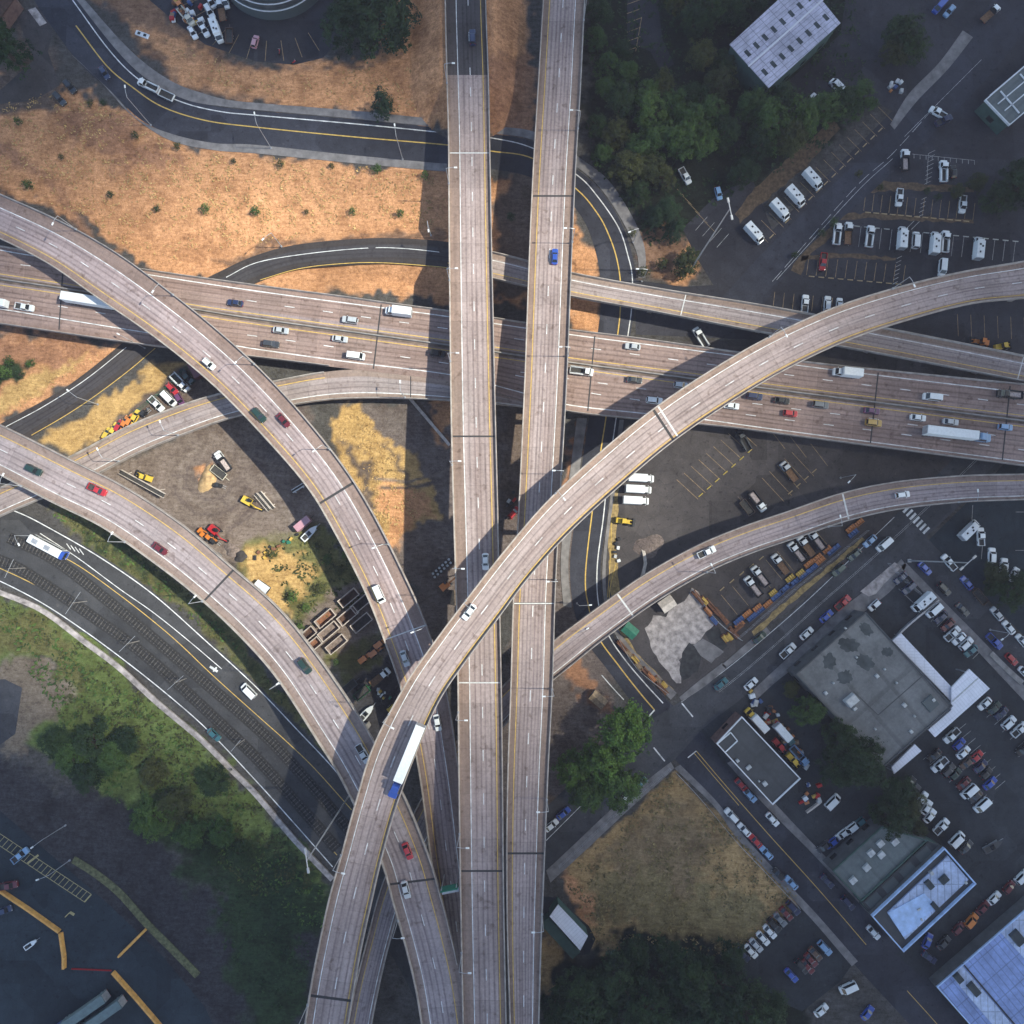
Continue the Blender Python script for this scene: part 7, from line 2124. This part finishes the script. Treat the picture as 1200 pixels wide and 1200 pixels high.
shed(536, 700, 4.0, 3.0, 2.2, 80, 'wood', 'timber hut against the side of left straight viaduct')
shed(309, 688, 4.0, 2.4, 2.0, -35, 'trim_white', 'white container hut below the curved ramp parapet near yellow grass')

# long conveyor and trusses in the sandy yard
def beam(name, x0, y0, x1, y1, w, h0, h1, mat, label, cat):
    a, b = at(x0, y0, h0), at(x1, y1, h1)
    e = empty(name, (a.x, a.y, 0), label=label, cat=cat)
    d = b - a
    u = Vector((d.x, d.y, 0)).normalized(); n = Vector((-u.y, u.x, 0)) * w / 2
    z0 = Vector((0, 0, h0)); dd = Vector((d.x, d.y, d.z))
    for s in (-1, 1):
        m = MB(); m.tube(z0 + n * s, z0 + dd + n * s, .14); m.tube(z0 + n * s + Vector((0, 0, .7)), z0 + dd + n * s + Vector((0, 0, .7)), .1)
        k = max(3, int(d.length / 1.5))
        for q in range(k):
            p0 = z0 + dd * (q / k) + n * s; p1 = z0 + dd * ((q + 1) / k) + n * s + Vector((0, 0, .7))
            m.tube(p0, p1, .06)
        m.build('side_truss', [mat], e)
    m = MB(); p = [z0 - n, z0 + n, z0 + dd + n, z0 + dd - n]; m.grid([[q + Vector((0, 0, .2)) for q in p], [q + Vector((0, 0, .3)) for q in p]], 0, True, True, True); m.build('belt', ['bed'], e)
    for t in (.15, .85):
        m = MB(); q = z0 + dd * t
        for s in (-1, 1):
            m.tube(q + n * s, Vector((q.x + n.x * s * 2, q.y + n.y * s * 2, 0)), .1)
        m.build('leg', [mat], e)
beam('conveyor', 142, 553, 193, 581, 1.3, .8, 3.2, 'cream_paint', 'long slender conveyor lying across the sandy yard beside the ramp', 'conveyor')
beam('truss', 300, 579, 316, 598, 1.0, .4, .5, 'cream_paint', 'pale steel truss beside the yellow excavator, the left of two', 'truss')
beam('truss', 305, 577, 321, 596, 1.0, .4, .5, 'cream_paint', 'pale steel truss beside the yellow excavator, the right of two', 'truss')
beam('truss', 343, 576, 356, 568, .8, .5, .6, 'trim_white', 'white steel truss lying at the edge of the upper curved ramp', 'truss')

def heap(x, y, rx, ry, h, mat, label, cat='pile', name='pile'):
    r = random.Random(int(x * 7 + y))
    p = at(x, y, 0)
    rings = []
    n = 22
    ph = [r.uniform(0, 6.28) for _ in range(4)]
    for k in range(7):
        t = k / 6
        row = []
        for q in range(n):
            a = 2 * math.pi * q / n
            s = (1 - t) * (1 + .18 * math.sin(2 * a + ph[0]) + .12 * math.sin(3 * a + ph[1]) + .07 * math.sin(5 * a + ph[2])) + r.uniform(-.03, .03)
            row.append((rx * s * math.cos(a), ry * s * math.sin(a), -.05 + h * (1 - (1 - t) ** 1.6) + r.uniform(-.05, .05) * h))
        rings.append(row)
    m = MB(); m.grid(rings, 0, True, False, True)
    o = m.build(name, [mat], None, True)
    o.location = p
    tag(o, label, cat)
MAT['sand'] = plain('sand', (.46, .30, .15), .95, 0, .45, .9)
MAT['dark_soil'] = plain('dark_soil', (.05, .042, .04), .95, 0, .5, .9)
MAT['yellow_earth'] = plain('yellow_earth', (.44, .31, .12), .95, 0, .5, .8)
heap(243, 562, 2.6, 4.2, 1.6, 'sand', 'heap of orange sand in the middle of the sandy yard')
heap(282, 652, 2.2, 1.6, 1.2, 'dark_soil', 'dark heap beside the ramp parapet below the sandy yard')
heap(272, 645, 2.6, 2.0, 1.0, 'rubble', 'grey rubble heap beside the dark heap near the ramp')
heap(760, 640, 5.0, 3.2, 1.3, 'rubble', 'rubble heap in the shade above the narrow ramp')

# odds and ends whose exact use cannot be told from above: crates, drums, pallets
def clutter(desc, pts, end='left'):
    pts = sorted(pts)
    for i, (x, y, mt, L, W, h, a) in enumerate(pts):
        e = empty('crate', tuple(at(x, y, .03)), heading(x, y, a), label=f'{dict(white="white", unit="grey", rust="rusty", wood="timber", blue_paint="blue", orange_paint="orange", yellow_paint="yellow", green_paint="green", tail="red", dark="dark", trim_white="pale")[mt]} crate, {ordinal(i, len(pts), "left")}' + (' from the left' if i else ' of those') + ' ' + desc, cat='crate', group='crates ' + desc)
        m = MB(); m.box((0, 0, .14), (L, W, h), 0, 0, (.97, .97), min(.05, h * .2)); m.build('box', [mt], e)
        m = MB()
        for s in (-1, 0, 1):
            m.box((0, s * W * .4, 0), (L, .12, .14))
        m.build('skid', ['wood'], e)
r2 = random.Random(4)
mts = ['white', 'unit', 'rust', 'wood', 'blue_paint', 'orange_paint', 'yellow_paint', 'dark', 'trim_white', 'tail']
clutter('in the junk yard beside the dark roof', [(878 + t * 62 + r2.uniform(-2, 12), 818 + t * 78 + r2.uniform(-10, 6), r2.choice(mts), r2.uniform(.8, 2.0), r2.uniform(.7, 1.4), r2.uniform(.4, 1.3), r2.uniform(0, 90)) for t in [k / 43 for k in range(44)]])
clutter('below the dark roofed building', [(932 + r2.uniform(0, 28), 915 + r2.uniform(0, 26), r2.choice(mts), r2.uniform(.8, 1.8), r2.uniform(.7, 1.2), r2.uniform(.4, 1.1), r2.uniform(0, 90)) for k in range(12)])
clutter('at the round lot edge', [(203 + r2.uniform(0, 34), 2 + r2.uniform(0, 26), r2.choice(mts), r2.uniform(.8, 2.2), r2.uniform(.7, 1.4), r2.uniform(.4, 1.2), r2.uniform(0, 90)) for k in range(26)])
clutter('on the mound slope beside the sandy yard', [(300 + k * 4.6 + r2.uniform(-2, 2), 655 - k * 3 + r2.uniform(-5, 5), r2.choice(['dark', 'rust', 'green_paint', 'yellow_paint', 'dark']), r2.uniform(.7, 1.6), r2.uniform(.6, 1.1), r2.uniform(.4, .9), r2.uniform(0, 90)) for k in range(12)])
clutter('below the loader near the bare kerb', [(718 + r2.uniform(0, 8), 632 + k * 5, r2.choice(['white', 'dark', 'unit']), 1.1, .9, .6, r2.uniform(0, 90)) for k in range(6)])
clutter('between the two straight viaducts', [(592 + r2.uniform(0, 14), 575 + r2.uniform(0, 34), r2.choice(['dark', 'unit', 'tail', 'rust']), r2.uniform(.8, 1.8), r2.uniform(.7, 1.2), r2.uniform(.5, 1.2), r2.uniform(0, 90)) for k in range(9)])
clutter('in the dark yard between ramps', [(442 + r2.uniform(0, 18), 806 + r2.uniform(0, 16), r2.choice(['white', 'unit', 'dark', 'yellow_paint', 'green_paint']), r2.uniform(.6, 1.4), r2.uniform(.5, 1.0), r2.uniform(.4, .9), r2.uniform(0, 90)) for k in range(9)])
clutter('under the trees at upper right', [(1036 + r2.uniform(0, 20), 88 + r2.uniform(0, 22), r2.choice(['white', 'blue_paint', 'orange_paint', 'unit']), r2.uniform(.7, 1.5), r2.uniform(.6, 1.1), r2.uniform(.4, .9), r2.uniform(0, 90)) for k in range(8)])
vehicle('box_truck', 884, 842, 132, 'yellow', 'white box truck with yellow cab beside the dark roofed building')
vehicle('box_truck', 917, 859, -48, 'teal', 'grey and teal box truck in the junk yard')
vehicle('utility_truck', 935, 884, -48, 'light blue', 'pale blue utility truck at the lower end of the junk yard')
vehicle('wheel_loader', 912, 873, -48, 'red', 'red wheel loader in the junk yard')
vehicle('wheel_loader', 928, 890, -48, 'yellow', 'yellow wheel loader low in the junk yard')

def drum_row():
    k = 0
    for r in range(2):
        for i in range(6):
            x, y = 508 + i * 3.7 + r * 2, 672 - i * 3.3 + r * 4
            e = empty('drum', tuple(at(x, y, .03)), 0, label=f'{ORD[i]} pale drum from the left in the {("upper", "lower")[r]} row beside left straight viaduct', cat='drum', group='drums beside left straight viaduct')
            m = MB(); m.tube((0, 0, 0), (0, 0, 1.3), .52, .52, 14); m.build('body', ['dark'], e)
            m = MB(); m.tube((0, 0, 1.3), (0, 0, 1.36), .40, .36, 14); m.build('lid', ['unit'], e)
drum_row()

# barriers, fences and low walls
MAT['barrier_orange'] = plain('barrier_orange', (0.72, 0.36, 0.09), .7, 0, .3, .8)
def barrier(pts, label, mat='barrier_orange', w=1.1, h=1.0, group=None):
    C = [at(x, y, 0) for x, y in pts]
    e = empty('barrier', tuple(C[0]), label=label, cat='barrier', group=group)
    for a, b in zip(C, C[1:]):
        d = b - a
        n = max(1, int(d.length / 3.2))
        for k in range(n):
            p = a + d * ((k + .5) / n) - C[0]
            m = MB(); m.box((p.x, p.y, .02), (d.length / n - .08, w, h), 0, math.atan2(d.y, d.x), (1, .55), .05); m.build('barrier_block', [mat], e)
barrier([(-20, 1031), (0, 1042), (36, 1066), (71, 1091)], 'long orange barrier line bending across the depot at bottom left')
barrier([(72, 1092), (76, 1120), (76, 1134)], 'short orange barrier turning down at the end of the long one')
barrier([(133, 1138), (160, 1168), (190, 1203)], 'orange barrier beside the two parked articulated trucks')
barrier([(172, 1088), (140, 1120)], 'short slanting orange barrier standing alone in the depot', 'barrier_orange', .8)
barrier([(84, 1135), (131, 1137)], 'thin dark red chain barrier closing the depot gap', 'tail', .3, .4)
MAT['weedy'] = plain('weedy_island', (.13, .125, .06), .95, 0, .6, 1.0)
ribbon_wall('traffic_island', [(86, 1007), (110, 1022), (140, 1046), (172, 1082), (205, 1115), (232, 1143)], 2.2, .18, 'weedy', 'narrow weedy island curving along the depot road', 'traffic island')

def fence(pts, label, h=1.8, mat='steel', step=3.0):
    C = catmull([tuple(at(x, y, 0)) for x, y in pts], step)
    e = empty('fence', tuple(C[0]), label=label, cat='fence')
    o = Vector(C[0])
    m, q = MB(), MB()
    for i in range(len(C)):
        p = Vector(C[i]) - o
        m.tube(p, p + Vector((0, 0, h)), .06, .06, 6)
        if i:
            a = Vector(C[i - 1]) - o
            for z in (.15, h * .5, h - .05):
                q.tube(a + Vector((0, 0, z)), p + Vector((0, 0, z)), .03, .03, 5)
    tag(m.build('post', [mat], e), kind='stuff') if len(C) > 100 else m.build('post_line', [mat], e)
    q.build('rail', [mat], e)
fence([(864, 748), (900, 716), (940, 682), (980, 650), (1015, 622)], 'wire fence between the snow ploughs and the diagonal street')
fence([(810, 690), (840, 728), (868, 750)], 'wire fence between the concrete pad and truck row')
fence([(722, 745), (745, 782), (782, 812)], 'wire fence along the lower side of the racks')
fence([(1040, 660), (1060, 682), (1090, 706)], 'wire fence by the parked dark cars below the floodlight mast')
fence([(130, 506), (165, 480), (205, 448), (222, 428)], 'green fence between dry grass and the parked row', 1.8, 'green_paint')
fence([(792, 905), (820, 935), (862, 985), (900, 1025), (935, 1062)], 'wire fence between the triangular field and the street')
fence([(655, 1014), (700, 972), (745, 932), (785, 900)], 'wire fence along the upper left side of the field')
ribbon_wall('low_wall', [(476, 462), (500, 490), (527, 522)], .9, .9, 'cream_paint', 'pale low wall slanting towards left straight viaduct below the freeway', 'wall')
ribbon_wall('low_wall', [(1045, 750), (1062, 733), (1098, 703)], .5, 1.0, 'steel', 'pale low wall between two lots beside the white van', 'wall')
ribbon_wall('low_wall', [(944, 951), (955, 943), (961, 938)], .5, 1.0, 'cream_paint', 'pale low wall beside the lone white van below the dark building', 'wall')
ribbon_wall('low_wall', [(1160, 765), (1180, 785), (1197, 800)], 1.6, .5, 'kerb', 'long pale planter wall beside the street near the red hatchback', 'wall')
ribbon_wall('low_wall', [(752, 640), (756, 660), (750, 682)], .9, .8, 'cream_paint', 'pale low wall in the shade above the narrow ramp', 'wall')
tag(poly_sheet('pavement', [(1008, 693), (1048, 659), (1057, 664), (1036, 684), (1026, 696), (1018, 699)], 'pad', .03, .12), kind='structure')
tag(poly_sheet('pavement', [(966, 730), (996, 706), (1000, 711), (972, 735)], 'sidewalk', .03, .12), kind='structure')
tag(poly_sheet('pavement', [(33, 12), (42, 9), (55, 27), (47, 31)], 'pad', .04, .12), kind='structure')
# picnic of white blocks on the slope below the round lot
r = at(167, 41, 0)
e = empty('utility_slab', tuple(r), heading(167, 41, -20), label='white utility slab with two covers on the slope below the round lot', cat='utility cover')
m = MB(); m.box((0, 0, 0), (4.4, 1.5, .35), 0, 0, (1, 1), .05); m.build('slab', ['trim_white'], e)
for s in (-1, 1):
    m = MB(); m.box((s * 1.0, 0, .35), (.9, .8, .08)); m.build('cover', ['dark'], e)

# ------------------------------------------------------------------ thin purple-tinted volume added to lift the blacks
def lift_haze():
    mb = MB()
    mb.box((0, 0, -1.2), (7200, 7200, 207))
    m = bpy.data.materials.new('lift_haze_air')
    m.use_nodes = True
    nt = m.node_tree
    nt.nodes.clear()
    out = nt.nodes.new('ShaderNodeOutputMaterial')
    v = nt.nodes.new('ShaderNodeVolumePrincipled')
    v.inputs['Color'].default_value = (0.80, 0.76, 1.0, 1)
    v.inputs['Density'].default_value = LIFT_HAZE
    nt.links.new(v.outputs[0], out.inputs['Volume'])
    o = mb.build('lift_haze', [m])
    tag(o, kind='stuff')
LIFT_HAZE = 0.00012
lift_haze()
